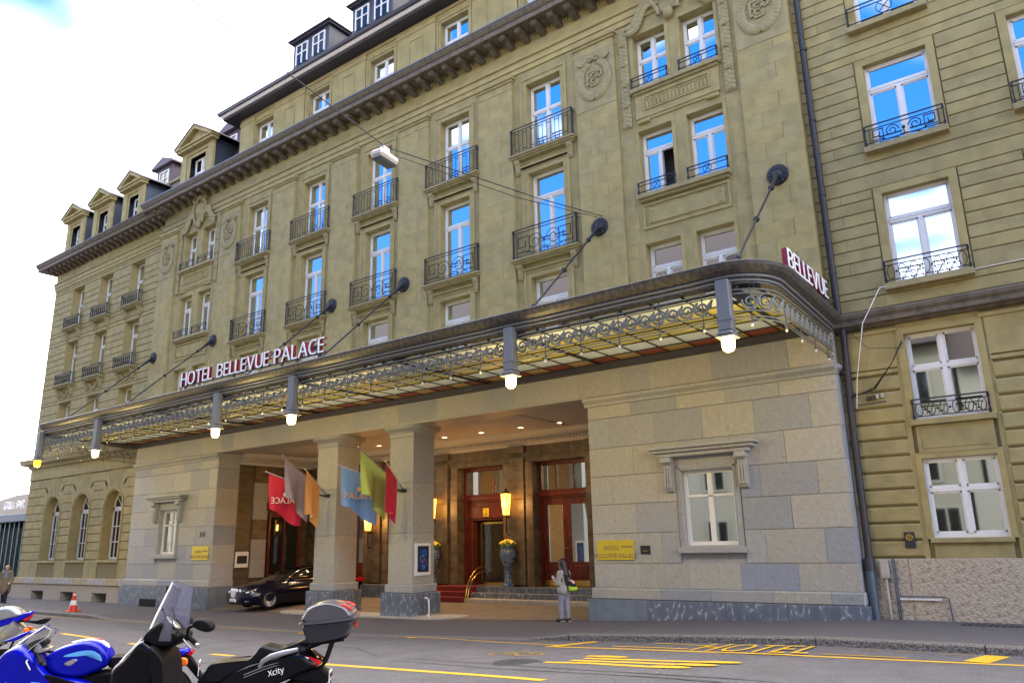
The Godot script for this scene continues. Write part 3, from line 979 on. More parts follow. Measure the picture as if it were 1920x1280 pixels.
func cornice(parent: Node, x0: float, x1: float, z: float, y: float, pitch: float, dentils: bool):
	# y: top edge of the cornice; z: wall plane
	var o := node("cornice", parent)
	var b := MB.new()
	var P := [[0, -1.58], [0.05, -1.56], [0.05, -1.40], [0.09, -1.38], [0.09, -1.19], [0.15, -1.15], [0.15, -1.11], [0.015, -1.07], [0.015, -0.53], [0.06, -0.50], [0.06, -0.33], [0.20, -0.33]]
	for p in P: p[1] += y
	profile_x(b, P, x0, x1, z)
	mi("frieze", b.done(), "sand_trim", o)
	b = MB.new()
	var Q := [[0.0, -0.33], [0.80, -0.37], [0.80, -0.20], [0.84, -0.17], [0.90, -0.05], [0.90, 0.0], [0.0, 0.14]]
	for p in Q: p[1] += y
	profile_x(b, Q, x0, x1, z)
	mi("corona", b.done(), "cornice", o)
	b = MB.new()
	var R := [[0.86, 0.004], [0.93, 0.0], [0.94, 0.05], [0.0, 0.19]]
	for p in R: p[1] += y
	profile_x(b, R, x0, x1, z)
	mi("lead_edge", b.done(), "lead", o)
	var n := int((x1 - x0) / pitch)
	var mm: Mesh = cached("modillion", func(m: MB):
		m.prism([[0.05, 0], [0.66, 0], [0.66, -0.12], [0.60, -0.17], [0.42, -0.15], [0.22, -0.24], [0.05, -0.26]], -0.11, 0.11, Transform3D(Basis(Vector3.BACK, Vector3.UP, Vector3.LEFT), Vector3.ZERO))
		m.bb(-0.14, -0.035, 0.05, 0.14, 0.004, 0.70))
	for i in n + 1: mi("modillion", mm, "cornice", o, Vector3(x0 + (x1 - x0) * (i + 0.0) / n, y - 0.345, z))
	if dentils:
		b = MB.new()
		var nd := int((x1 - x0) / 0.115)
		for i in nd: b.bb(x0 + i * 0.115, y - 0.49, z + 0.05, x0 + i * 0.115 + 0.065, y - 0.35, z + 0.12)
		var dm := mi("dentil_band", b.done(), "sand_trim", o)
		dm.set_meta("kind", "stuff")

func central():
	var T := thing("hotel_building", "long olive sandstone hotel front with wreath reliefs, iron balconies and deep cornice", "building")
	var holes := []
	for cx in BAYS:
		holes.append([cx - 0.66, cx + 0.66, 14.0, 16.40]); holes.append([cx - 0.66, cx + 0.66, 10.5, 13.25]); holes.append([cx - 0.66, cx + 0.66, 7.4, 9.80])
	var pairs := []
	for pc in [-7.72, -31.54]:
		for dx in [-0.74, 0.74]:
			pairs.append([pc + dx, dx > 0])
			holes.append([pc + dx - 0.52, pc + dx + 0.52, 14.62, 16.42]); holes.append([pc + dx - 0.52, pc + dx + 0.52, 11.32, 13.30]); holes.append([pc + dx - 0.52, pc + dx + 0.52, 7.6, 9.88])
	var b := MB.new()
	holed(b, -34.76, -4.5, 6.4, 17.0, ZC, holes)
	for x in [-34.76, -4.5]: b.quad(Vector3(x, 6.4, ZC), Vector3(x, 18.4, ZC), Vector3(x, 18.4, -3), Vector3(x, 6.4, -3))
	var wall := mi("wall", b.done(), "sand1", T)
	b = MB.new()
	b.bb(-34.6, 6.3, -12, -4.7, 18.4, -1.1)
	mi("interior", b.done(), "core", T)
	# pilasters of coursed blocks
	var ys := levels(6.5, 16.42, 0.425, [])
	for px in [[-14.78, -13.36], [-18.5, -17.08], [-22.22, -20.8], [-25.95, -24.53], [-10.93, -9.55], [-5.9, -4.5], [-34.76, -33.36], [-29.71, -28.33]]:
		block_wall(wall, px[0], px[1], ys, [], 0.95, -0.13, 0.115, 0.006, 0.006, 0.0025, 0.0025, SANDS)
		b = MB.new()
		b.bb(px[0] - 0.01, 16.42, ZC, px[1] + 0.01, 16.50, -0.115); b.bb(px[0] + 0.02, 16.50, ZC, px[1] - 0.02, 16.68, -0.135)
		b.bb(px[0] - 0.03, 16.68, ZC, px[1] + 0.03, 16.76, -0.08, 0.015); b.bb(px[0] - 0.08, 16.76, ZC, px[1] + 0.08, 16.90, -0.03, 0.02)
		mi("capital", b.done(), "sand_trim", T)
	# coursed blocks of the fields beside the windows
	var fh := []
	for h in holes: fh.append([h[0] - 0.22, h[1] + 0.22, h[2] - 0.3, h[3] + 0.22])
	for cx in BAYS:
		holes.append([cx - 1.15, cx + 1.15, 13.3, 14.1])
	var row := levels(6.5, 16.9, 0.425, [])
	for pc in [-7.72, -31.54]:
		var ph := fh.duplicate()
		ph.append([pc - 1.5, pc + 1.5, 13.3, 16.9]); ph.append([pc - 1.4, pc + 1.4, 9.9, 11.4])
		block_wall(wall, pc - 1.83, pc + 1.82, row, ph, 1.1, ZC + 0.012, 0.015, 0.006, 0.006, 0.0025, 0.0025, SANDS)
	# windows and balconies of the five bays
	for i in 5:
		var cx: float = BAYS[i]
		window(T, cx, 14.0, 1.32, 2.40, ZC, "cross", 0.30, 0.20)
		window(T, cx, 10.5, 1.32, 2.75, ZC, "tee", 0.30, 0.20)
		window(T, cx, 7.4, 1.32, 2.40, ZC, "tee", 0.30, 0.20, "sand_trim", "curtain_dark")
		balcony(T, cx - 0.02, 13.92, ZC, 2.44, 0.28, 0.92, "bars")
		balcony(T, cx - 0.02, 10.42, ZC, 2.44, 0.28, 0.95, "scroll")
		for yy in [13.42, 9.98]:                      # plain mouldings under the balconies
			b = MB.new()
			b.bb(cx - 1.02, yy, ZC - 0.02, cx + 1.02, yy + 0.06, ZC + 0.05); b.bb(cx - 0.98, yy + 0.06, ZC - 0.02, cx + 0.98, yy + 0.10, ZC + 0.09)
			mi("lintel_moulding", b.done(), "sand_trim", T)
	# the paired windows at both ends
	for q in pairs:
		var cx: float = q[0]
		window(T, cx, 14.62, 1.04, 1.80, ZC, "cross", 0.34, 0.10, "sand_trim", "curtain", false, false)
		window(T, cx, 11.32, 1.04, 1.98, ZC, "tee", 0.30, 0.10, "sand_trim", "curtain", absf(cx + 8.46) < 0.1, false)
		window(T, cx, 7.6, 1.04, 2.28, ZC, "tee", 0.30, 0.10, "sand_trim", "curtain_dark", false, false)
		for yy in [14.62, 11.32]: mi("railing", iron_front(1.1, 0.34, "low", 0), "iron", T, Vector3(cx, yy + 0.01, ZC + 0.14))
	for pc in [-7.72, -31.54]:
		for yy in [14.60, 11.30]:
			b = MB.new()
			b.bb(pc - 1.34, yy - 0.13, ZC - 0.02, pc + 1.34, yy, ZC + 0.22, 0.015); b.bb(pc - 1.28, yy - 0.20, ZC - 0.02, pc + 1.28, yy - 0.13, ZC + 0.14, 0.01)
			mi("sill", b.done(), "sand_grey", T)
		b = MB.new()                                  # fluted panel and plain panel
		b.bb(pc - 1.26, 13.66, ZC - 0.02, pc + 1.26, 14.42, ZC + 0.07, 0.01)
		for e in [[-1.0, 1.0, 13.86, 13.90], [-1.0, 1.0, 14.26, 14.30], [-1.0, -0.96, 13.90, 14.26], [0.96, 1.0, 13.90, 14.26]]: b.bb(pc + e[0], e[2], ZC, pc + e[1], e[3], ZC + 0.105)
		for k in 16:
			b.bb(pc - 0.91 + k * 0.118, 13.92, ZC, pc - 0.85 + k * 0.118, 14.14, ZC + 0.10)
			b.ball(Vector3(pc - 0.88 + k * 0.118, 14.20, ZC + 0.08), Vector3(0.034, 0.034, 0.03), 7, 4)
		b.bb(pc - 1.2, 13.58, ZC - 0.02, pc + 1.2, 13.66, ZC + 0.04); b.bb(pc - 1.22, 13.50, ZC - 0.02, pc - 0.85, 13.60, ZC + 0.11, 0.02); b.bb(pc + 0.85, 13.50, ZC - 0.02, pc + 1.22, 13.60, ZC + 0.11, 0.02)
		mi("fluted_panel", b.done(), "sand_trim", T)
		b = MB.new()
		for e in [[-1.26, 1.26, 10.98, 11.04], [-1.26, 1.26, 10.30, 10.36], [-1.26, -1.20, 10.36, 10.98], [1.20, 1.26, 10.36, 10.98]]: b.bb(pc + e[0], e[2], ZC - 0.02, pc + e[1], e[3], ZC + 0.045)
		b.bb(pc - 1.1, 10.44, ZC - 0.02, pc + 1.1, 10.90, ZC + 0.04, 0.02)
		for sx in [-1.0, 1.0]:
			for yy in [10.53, 10.81]: b.ball(Vector3(pc + sx, yy, ZC + 0.04), Vector3(0.05, 0.05, 0.03), 8, 4)
		mi("plain_panel", b.done(), "sand_trim", T)
		garland(T, pc - 1.55, 16.75, 24, ZC + 0.02)
		garland(T, pc + 1.55, 16.75, 24, ZC + 0.02)
		cartouche(T, Vector3(pc, 17.25, ZC + 0.05))
	for wx in [-10.24, -5.2, -29.02, -34.06]: wreath(T, Vector3(wx, 15.5, -0.115))
	cornice(T, -34.76, -4.5, ZC, 18.48, 0.6217, true)
	# attic storey over the five bays
	var ah := []
	for cx in BAYS: ah.append([cx - 0.66, cx + 0.66, 18.5, 20.45])
	b = MB.new()
	holed(b, -28.8, -10.4, 18.5, 21.3, ZC, ah)
	for x in [-28.8, -10.4]: b.quad(Vector3(x, 18.4, ZC), Vector3(x, 21.3, ZC), Vector3(x, 21.3, -4), Vector3(x, 18.4, -4))
	mi("attic_wall", b.done(), "sand2", T)
	b = MB.new()
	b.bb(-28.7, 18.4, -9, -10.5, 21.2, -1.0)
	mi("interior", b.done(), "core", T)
	for cx in BAYS:
		window(T, cx, 18.5, 1.32, 1.95, ZC, "cross", 0.26, 0.14, "sand_trim")
	for px in [-28.3, -25.25, -21.5, -17.78, -14.07, -10.9]:
		b = MB.new()
		var wdt := 0.5 if px < -28 or px > -11 else 0.98
		b.bb(px - wdt, 18.5, ZC - 0.02, px + wdt, 20.62, ZC + 0.07)
		if wdt > 0.6:
			b.bb(px - 0.36, 18.6, ZC, px - 0.30, 20.3, ZC + 0.095); b.bb(px + 0.30, 18.6, ZC, px + 0.36, 20.3, ZC + 0.095); b.bb(px - 0.36, 20.3, ZC, px + 0.36, 20.36, ZC + 0.095)
		b.bb(px - wdt - 0.04, 20.62, ZC - 0.02, px + wdt + 0.04, 20.82, ZC + 0.10, 0.02)
		mi("attic_pilaster", b.done(), "sand0", T)
	b = MB.new()
	profile_x(b, [[0.0, 20.86], [0.04, 20.86], [0.06, 20.98], [0.0, 21.0]], -28.8, -10.4, ZC)
	profile_x(b, [[0.0, 21.02], [0.10, 21.08], [0.62, 21.08], [0.62, 21.06]], -28.8, -10.4, ZC)
	mi("eave_soffit", b.done(), "sand_trim", T)
	b = MB.new()
	profile_x(b, [[0.60, 21.05], [0.66, 21.05], [0.72, 21.20], [0.60, 21.20]], -28.8, -10.4, ZC)
	mi("eave_board", b.done(), "white_old", T)
	b = MB.new()
	profile_x(b, [[0.66, 21.19], [0.80, 21.17], [0.84, 21.30], [0.74, 21.36], [0.5, 21.36]], -28.8, -10.4, ZC)
	mi("gutter", b.done(), "roof_slate", T)
	b = MB.new()                                     # upper roof
	b.prism([[0.45, 21.32], [-1.2, 22.9], [-7, 24.6], [-12, 24.6], [-12, 21.0], [0.3, 21.0]], -29.5, -9.7, Transform3D(Basis(Vector3.BACK, Vector3.UP, Vector3.RIGHT), Vector3.ZERO))
	mi("roof", b.done(), "roof_slate", T)
	for dx in [-24.5, -20.63, -16.77, -12.9]:        # flat dormers
		var d := node("dormer", T, Vector3(dx, 22.6, -0.55))
		b = MB.new()
		b.bb(-1.2, -0.6, -3.0, 1.2, 1.25, 0.0)
		mi("cheeks", b.done(), "roof_slate", d)
		b = MB.new()
		b.bb(-1.42, 1.25, -3.2, 1.42, 1.34, 0.22, 0.02); b.bb(-1.34, 1.17, -3.1, 1.34, 1.26, 0.14, 0.02)
		mi("flat_roof", b.done(), "roof_slate", d)
		for sx in [-0.57, 0.57]:
			b = MB.new()
			for e in [[-0.40, -0.34, 0, 0.98], [0.34, 0.40, 0, 0.98], [-0.34, 0.34, 0.92, 0.98], [-0.03, 0.03, 0, 0.92], [-0.34, 0.34, 0.5, 0.55]]: b.bb(sx + e[0], e[2], 0.0, sx + e[1], e[3], 0.06)
			mi("frame", b.done(), "white_paint", d)
			mi("pane", cached("dpane", func(m: MB): m.bb(-0.34, 0, 0, 0.34, 0.92, 0.01)), "car_glass", d, Vector3(sx, 0, 0.012))
	# roof over the left part, and the wide gabled dormer beside the attic
	b = MB.new()
	b.prism([[-0.3, 18.5], [-1.6, 21.3], [-6, 23.3], [-12, 23.3], [-12, 18.4]], -34.9, -28.75, Transform3D(Basis(Vector3.BACK, Vector3.UP, Vector3.RIGHT), Vector3.ZERO))
	b.prism([[-0.3, 18.5], [-1.6, 21.3], [-6, 23.3], [-12, 23.3], [-12, 18.4]], -10.45, -4.6, Transform3D(Basis(Vector3.BACK, Vector3.UP, Vector3.RIGHT), Vector3.ZERO))
	mi("mansard_roof", b.done(), "roof_tile", T)
	gable_dormer(T, Vector3(-32.25, 18.5, -0.2), 2.3, 2.55, 3.05, 1.25)
	violet_dormer(T, Vector3(-33.4, 21.6, -2.6))

func gable_dormer(parent: Node, at: Vector3, w: float, h: float, ov: float, ww: float):
	var o := node("dormer", parent, at)
	var x := w / 2
	var b := MB.new()
	holed(b, -x, x, -0.1, h, 0.0, [[-ww / 2, ww / 2, 0.0, h - 0.62]])
	for sx in [-x, x]: b.bb(sx - 0.22, -0.1, -0.05, sx + 0.22, h - 0.25, 0.06)
	b.bb(-x - 0.05, h - 0.45, -0.02, x + 0.05, h - 0.25, 0.05)
	mi("front", b.done(), "sand_trim", o)
	for sx in [-x, x]:
		b = MB.new()
		b.bb(sx - 0.02, -0.1, -2.4, sx + 0.02, h, -0.05)
		mi("cheek", b.done(), "zinc", o)
	var y := ov / 2
	b = MB.new()                                     # pediment: bed, raking mouldings, recessed field
	b.bb(-y, h - 0.25, -0.1, y, h - 0.12, 0.30, 0.02); b.bb(-y - 0.06, h - 0.12, -0.1, y + 0.06, h - 0.02, 0.38, 0.02)
	var rise := ov * 0.29
	b.prism([[-y + 0.2, h - 0.02], [y - 0.2, h - 0.02], [0, h - 0.02 + rise * 0.86]], -0.1, 0.10)
	for sg in [-1.0, 1.0]:
		b.prism([[sg * (y + 0.08), h - 0.02], [sg * (y - 0.22), h - 0.02], [0, h + rise - 0.20], [0, h + rise]], -0.1, 0.36)
	mi("pediment", b.done(), "sand_trim", o)
	b = MB.new()
	b.prism([[-y - 0.12, h - 0.02], [-y - 0.10, h + 0.04], [0, h + rise + 0.07], [y + 0.10, h + 0.04], [y + 0.12, h - 0.02], [0, h + rise]], -3.2, 0.40)
	mi("roof", b.done(), "roof_slate", o)
	window(o, 0, 0.0, ww, h - 0.62, 0.0, "cross", 0.28, 0.0, "sand_trim", "curtain_dark")

func violet_dormer(parent: Node, at: Vector3):
	var o := node("dormer", parent, at)
	var b := MB.new()
	b.bb(-0.85, -0.8, -2.5, 0.85, 1.55, 0)
	mi("cheeks", b.done(), "copper_violet", o)
	b = MB.new()
	b.prism([[-1.15, 1.55], [1.15, 1.55], [1.1, 1.68], [0, 2.1], [-1.1, 1.68]], -2.8, 0.25)
	mi("roof", b.done(), "copper_violet", o)
	b = MB.new()
	for e in [[-0.5, -0.42, 0.2, 1.3], [0.42, 0.5, 0.2, 1.3], [-0.42, 0.42, 1.22, 1.3], [-0.03, 0.03, 0.2, 1.22], [-0.42, 0.42, 0.75, 0.80]]: b.bb(e[0], e[2], 0, e[1], e[3], 0.06)
	mi("frame", b.done(), "white_paint", o)
	b = MB.new(); b.bb(-0.42, 0.2, 0, 0.42, 1.22, 0.015)
	mi("pane", b.done(), "car_glass", o)

func left_wing():
	var T := thing("wing_building", "banded sandstone wing with round-arched ground floor windows and gabled dormers", "building")
	var z := -0.5
	var cxs := [-43.93, -40.79, -37.55]
	var holes := []
	for cx in cxs:
		holes.append([cx - 0.67, cx + 0.67, 14.02, 16.38]); holes.append([cx - 0.67, cx + 0.67, 10.82, 13.25]); holes.append([cx - 0.67, cx + 0.67, 7.4, 9.86])
	var b := MB.new()
	holed(b, -46.92, -34.7, 6.9, 17.0, z - 0.03, holes)
	b.quad(Vector3(-46.9, -0.3, z), Vector3(-46.9, 17, z), Vector3(-46.9, 17, -14), Vector3(-46.9, -0.3, -14))
	var wall := mi("wall", b.done(), "sand_groove", T)
	b = MB.new()
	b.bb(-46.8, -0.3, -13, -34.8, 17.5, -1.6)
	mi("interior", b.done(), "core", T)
	var snaps := [14.02, 16.38, 10.82, 13.25, 9.86, 7.4]
	block_wall(wall, -46.95, -34.76, levels(6.95, 16.9, 0.34, snaps), holes, 1.75, z, 0.05, 0.035, 0.006, 0.012, 0.002, SANDS)
	for i in 3:
		var cx: float = cxs[i]
		window(T, cx, 14.02, 1.34, 2.36, z, "cross", 0.42, 0.002, "sand_trim", "blind" if i == 0 else "curtain_dark", false, false)
		window(T, cx, 10.82, 1.34, 2.43, z, "tee", 0.42, 0.002, "sand_trim", "curtain_dark", false, false)
		window(T, cx, 7.4, 1.34, 2.46, z, "tee", 0.42, 0.002, "sand_trim", "curtain_dark", false, false)
		balcony(T, cx, 14.02, z, 1.84, 0.34, 0.60, "dense")
		balcony(T, cx - 0.05, 10.80, z, 1.95, 0.36, 0.60, "dense", true, true)
	cornice(T, -46.95, -34.76, z, 18.26, 0.53, false)
	b = MB.new()
	profile_x(b, [[0.0, 6.42], [0.10, 6.46], [0.14, 6.60], [0.42, 6.66], [0.46, 6.80], [0.50, 6.92], [0.0, 7.02]], -46.95, -34.76, z)
	mi("string_course", b.done(), "sand_grey", T)
	b = MB.new()
	profile_x(b, [[0.0, 6.42], [0.02, 6.42], [0.02, 5.98], [0.05, 5.95], [0.05, 5.86], [0.0, 5.84]], -46.95, -34.76, z)
	mi("plain_band", b.done(), "sand1", T)
	# arched ground floor
	var ac := [-43.83, -40.71, -37.50]
	var ys := 4.05
	var R := 0.98
	b = MB.new()
	var ah := []
	for cx in ac: ah.append([cx - R + 0.02, cx + R - 0.02, 1.62, ys])
	holed(b, -46.92, -34.7, 0.7, ys, z - 0.03, ah)
	for i in 4:                                    # backing between the arches, cut round
		var xa: float = -46.92 if i == 0 else ac[i - 1]
		var xb: float = -34.7 if i == 3 else ac[i]
		var poly := []
		if i > 0:
			for k in 9: poly.append([ac[i - 1] + sin(PI / 2 * k / 8.0) * R, ys + cos(PI / 2 * k / 8.0) * R])
		else: poly.append([xa, ys])
		if i < 3:
			for k in 9: poly.append([ac[i] - cos(PI / 2 * k / 8.0) * R, ys + sin(PI / 2 * k / 8.0) * R])
		else: poly.append([xb, ys])
		poly.append([xb, 6.0]); poly.append([xa, 6.0])
		b.prism(poly, z - 0.08, z - 0.03)
	var low := mi("lower_wall", b.done(), "sand_groove", T)
	var bh := []
	for cx in ac: bh.append([cx - R, cx + R, 1.0, 6.0])
	var cy := levels(1.68, ys, 0.395, [])
	block_wall(low, -46.95, -34.76, cy, bh, 3.0, z, 0.06, 0.045, 0.0, 0.02, 0.015, SANDS)
	for i in 4:                                   # bent courses and keystones
		var xl: float = ac[i - 1] if i > 0 else -99.0
		var xr: float = ac[i] if i < 3 else -99.0
		for j in 4:
			var ya := ys + j * 0.44 + 0.022
			var yb := ys + (j + 1) * 0.44 - 0.022
			var poly := []
			var kn := [1.27, 1.42, 1.60, 1.86]
			if i < 3:
				var ta := asin(clampf((ya - ys) / (kn[j] - 0.12), 0, 1)); var tb := asin(clampf((yb - ys) / kn[j], 0, 0.97))
				poly.append([xr - cos(ta) * (kn[j] - 0.1), ya])
				for k in 4:
					var t := lerpf(ta, tb, k / 3.0)
					poly.append([xr - cos(t) * R, ys + sin(t) * R])
				poly.append([xr - cos(tb) * kn[j], yb])
			else: poly.append_array([[-34.78, ya], [-34.78, yb]])
			if i > 0:
				var ta := asin(clampf((ya - ys) / (kn[j] - 0.12), 0, 1)); var tb := asin(clampf((yb - ys) / kn[j], 0, 0.97))
				poly.append([xl + cos(tb) * kn[j], yb])
				for k in 4:
					var t := lerpf(tb, ta, k / 3.0)
					poly.append([xl + cos(t) * R, ys + sin(t) * R])
				poly.append([xl + cos(ta) * (kn[j] - 0.1), ya])
			else: poly.append_array([[-46.95, yb], [-46.95, ya]])
			var m := MB.new()
			m.prism(poly, z - 0.05, z)
			mi("stone_block", m.done(), SANDS[(i + j) % 5], low)
	for cx in ac:
		for k in 5:
			var t0 := deg_to_rad(70 + k * 8.0 + 0.5); var t1 := deg_to_rad(70 + (k + 1) * 8.0 - 0.5)
			var m := MB.new()
			m.prism([[cx + cos(t0) * R, ys + sin(t0) * R], [cx + cos(t1) * R, ys + sin(t1) * R], [cx + cos(t1) * 1.80 / sin(t1), ys + 1.78], [cx + cos(t0) * 1.80 / sin(t0), ys + 1.78]], z - 0.05, z)
			mi("keystone", m.done(), SANDS[k % 5], low)
		var w := node("window", T, Vector3(cx, 1.68, z))
		var ring := MB.new()                        # moulded arch surround and deep reveal
		for q in [[R, R - 0.10, 0.03, -0.1], [R - 0.10, R - 0.18, 0.0, -0.62]]:
			for sx in [-1, 1]: ring.bb(sx * q[0], -0.05, q[3], sx * q[1], ys - 1.68, q[2])
			for k in 16:
				var a := PI * k / 16.0; var c := PI * (k + 1) / 16.0
				ring.prism([[cos(a) * q[0], sin(a) * q[0] + ys - 1.68], [cos(c) * q[0], sin(c) * q[0] + ys - 1.68], [cos(c) * q[1], sin(c) * q[1] + ys - 1.68], [cos(a) * q[1], sin(a) * q[1] + ys - 1.68]], q[3], q[2])
		mi("surround", ring.done(), "sand_trim", w)
		var fr := MB.new()
		var r2 := R - 0.18
		var hh := ys - 1.68
		for e in [[-r2, -r2 + 0.1, 0, hh], [r2 - 0.1, r2, 0, hh], [-0.06, 0.06, 0, hh - 0.1], [-r2, r2, 0, 0.1], [-r2, r2, hh - 0.14, hh + 0.06], [-r2 + 0.1, r2 - 0.1, 0.78, 0.82], [-r2 + 0.1, r2 - 0.1, 1.50, 1.54], [-0.40, -0.36, 0.1, hh], [0.36, 0.40, 0.1, hh]]: fr.bb(e[0], e[2], -0.50, e[1], e[3], -0.43)
		for k in 16:
			var a := PI * k / 16.0; var c := PI * (k + 1) / 16.0
			fr.prism([[cos(a) * r2, sin(a) * r2 + hh], [cos(c) * r2, sin(c) * r2 + hh], [cos(c) * (r2 - 0.1), sin(c) * (r2 - 0.1) + hh], [cos(a) * (r2 - 0.1), sin(a) * (r2 - 0.1) + hh]], -0.50, -0.43)
		for k in [1, 2, 3]:
			var a: float = PI * k / 4.0
			fr.box(Vector3(cos(a) * 0.4, hh + sin(a) * 0.4, -0.465), Vector3(0.75, 0.03, 0.05), 0, Basis(Vector3.BACK, a))
		fr.ball(Vector3(0, hh + 0.08, -0.45), Vector3(0.12, 0.12, 0.05), 8, 5)
		mi("frame", fr.done(), "white_paint", w)
		for e in [[-r2 + 0.1, -0.06], [0.06, r2 - 0.1]]:
			for yy in [[0.1, 0.78], [0.82, 1.50], [1.54, hh - 0.14]]:
				mi("pane", cached("apane", func(m: MB): m.bb(-0.5, -0.5, -0.004, 0.5, 0.5, 0.004)), "car_glass", w, Vector3((e[0] + e[1]) / 2, (yy[0] + yy[1]) / 2, -0.47), Vector3.ZERO, Vector3(e[1] - e[0], yy[1] - yy[0], 1))
		var fp := []
		for k in 13: fp.append([cos(PI * k / 12.0) * (r2 - 0.08), sin(PI * k / 12.0) * (r2 - 0.08) + hh + 0.03])
		var fm := MB.new(); fm.prism(fp, -0.475, -0.467)
		mi("pane", fm.done(), "car_glass", w)
		var ap := MB.new()                          # apron with recessed field below the sill
		ap.bb(-R, -0.14, -0.4, R, -0.02, 0.05, 0.015); ap.bb(-R + 0.05, -0.8, -0.4, R - 0.05, -0.14, -0.16); ap.bb(-R + 0.3, -0.76, -0.2, R - 0.3, -0.68, -0.12)
		mi("apron", ap.done(), "sand3", w)
	for e in [[-46.95, ac[0] - R], [ac[0] + R, ac[1] - R], [ac[1] + R, ac[2] - R], [ac[2] + R, -34.76]]:
		b = MB.new()
		b.bb(e[0], 0.80, z - 0.3, e[1], 1.66, z - 0.005)
		mi("dado", b.done(), "sand3", T)
	# rough stone base with cellar openings
	var base := node("base", T)
	b = MB.new()
	b.bb(-47.2, 0.52, z - 0.3, -34.7, 0.55, z + 0.12)
	mi("ledge", b.done(), "rough_pale", base)
	var bx := [-47.25, -45.7, -44.55, -43.2, -41.9, -40.3, -38.8, -37.2, -35.9, -34.7]
	for i in bx.size() - 1: mi("stone_block", block_mesh(bx[i + 1] - bx[i] - 0.008, 0.28, 0.3, 0.006, 0.004), ["rough_ochre", "rough_pale", "rough_ochre", "rough_pale", "rough_pale"][i % 5], base, Vector3((bx[i] + bx[i + 1]) / 2, 0.69, z + 0.22))
	var vents := [-44.05, -40.85, -37.65]
	var vx := -47.2
	for v in vents + [-33.95]:
		var x1: float = minf(v - 0.68, -34.7)
		mi("stone_block", block_mesh(x1 - vx, 0.86, 0.3, 0.01, 0.01), "rough_stone", base, Vector3((vx + x1) / 2, 0.09, z + 0.15))
		if v < -35:
			mi("stone_block", block_mesh(1.36, 0.32, 0.3, 0.01, 0.01), "rough_stone", base, Vector3(v, 0.36, z + 0.15))
			var vm := MB.new()
			vm.bb(-0.68, -0.4, -0.9, 0.68, 0.2, -0.75); vm.bb(-0.68, -0.4, -0.75, -0.66, 0.2, -0.1); vm.bb(0.66, -0.4, -0.75, 0.68, 0.2, -0.1)
			mi("cellar_opening", vm.done(), "rough_pale", base, Vector3(v, 0, z + 0.15))
		vx = v + 0.68
	# mansard with a hipped end
	b = MB.new()
	var q := [Vector3(-46.9, 18.3, -0.1), Vector3(-34.8, 18.3, -0.1), Vector3(-34.8, 20.9, -1.5), Vector3(-45.9, 20.9, -1.5), Vector3(-46.9, 18.3, -13), Vector3(-45.9, 20.9, -12)]
	b.quad(q[3], q[2], q[1], q[0]); b.quad(q[5], q[3], q[0], q[4])
	b.quad(Vector3(-45.7, 20.9, -1.7), Vector3(-34.8, 20.9, -1.7), Vector3(-34.8, 23.0, -7), Vector3(-43.0, 23.0, -7)); b.quad(Vector3(-45.7, 20.9, -1.7), Vector3(-43.0, 23.0, -7), Vector3(-43, 20.9, -12), Vector3(-45.7, 20.9, -12))
	mi("mansard_roof", b.done(), "roof_tile", T)
	b = MB.new()
	b.bb(-46.05, 20.82, -12, -34.8, 21.02, -1.38, 0.03)
	mi("roof_moulding", b.done(), "sand_grey", T)
	for dx in [-44.1, -40.95, -37.75]: gable_dormer(T, Vector3(dx, 18.35, 0.0), 1.62, 2.15, 2.25, 0.86)
	for dx in [-39.9, -36.6]: violet_dormer(T, Vector3(dx, 21.7, -2.6))

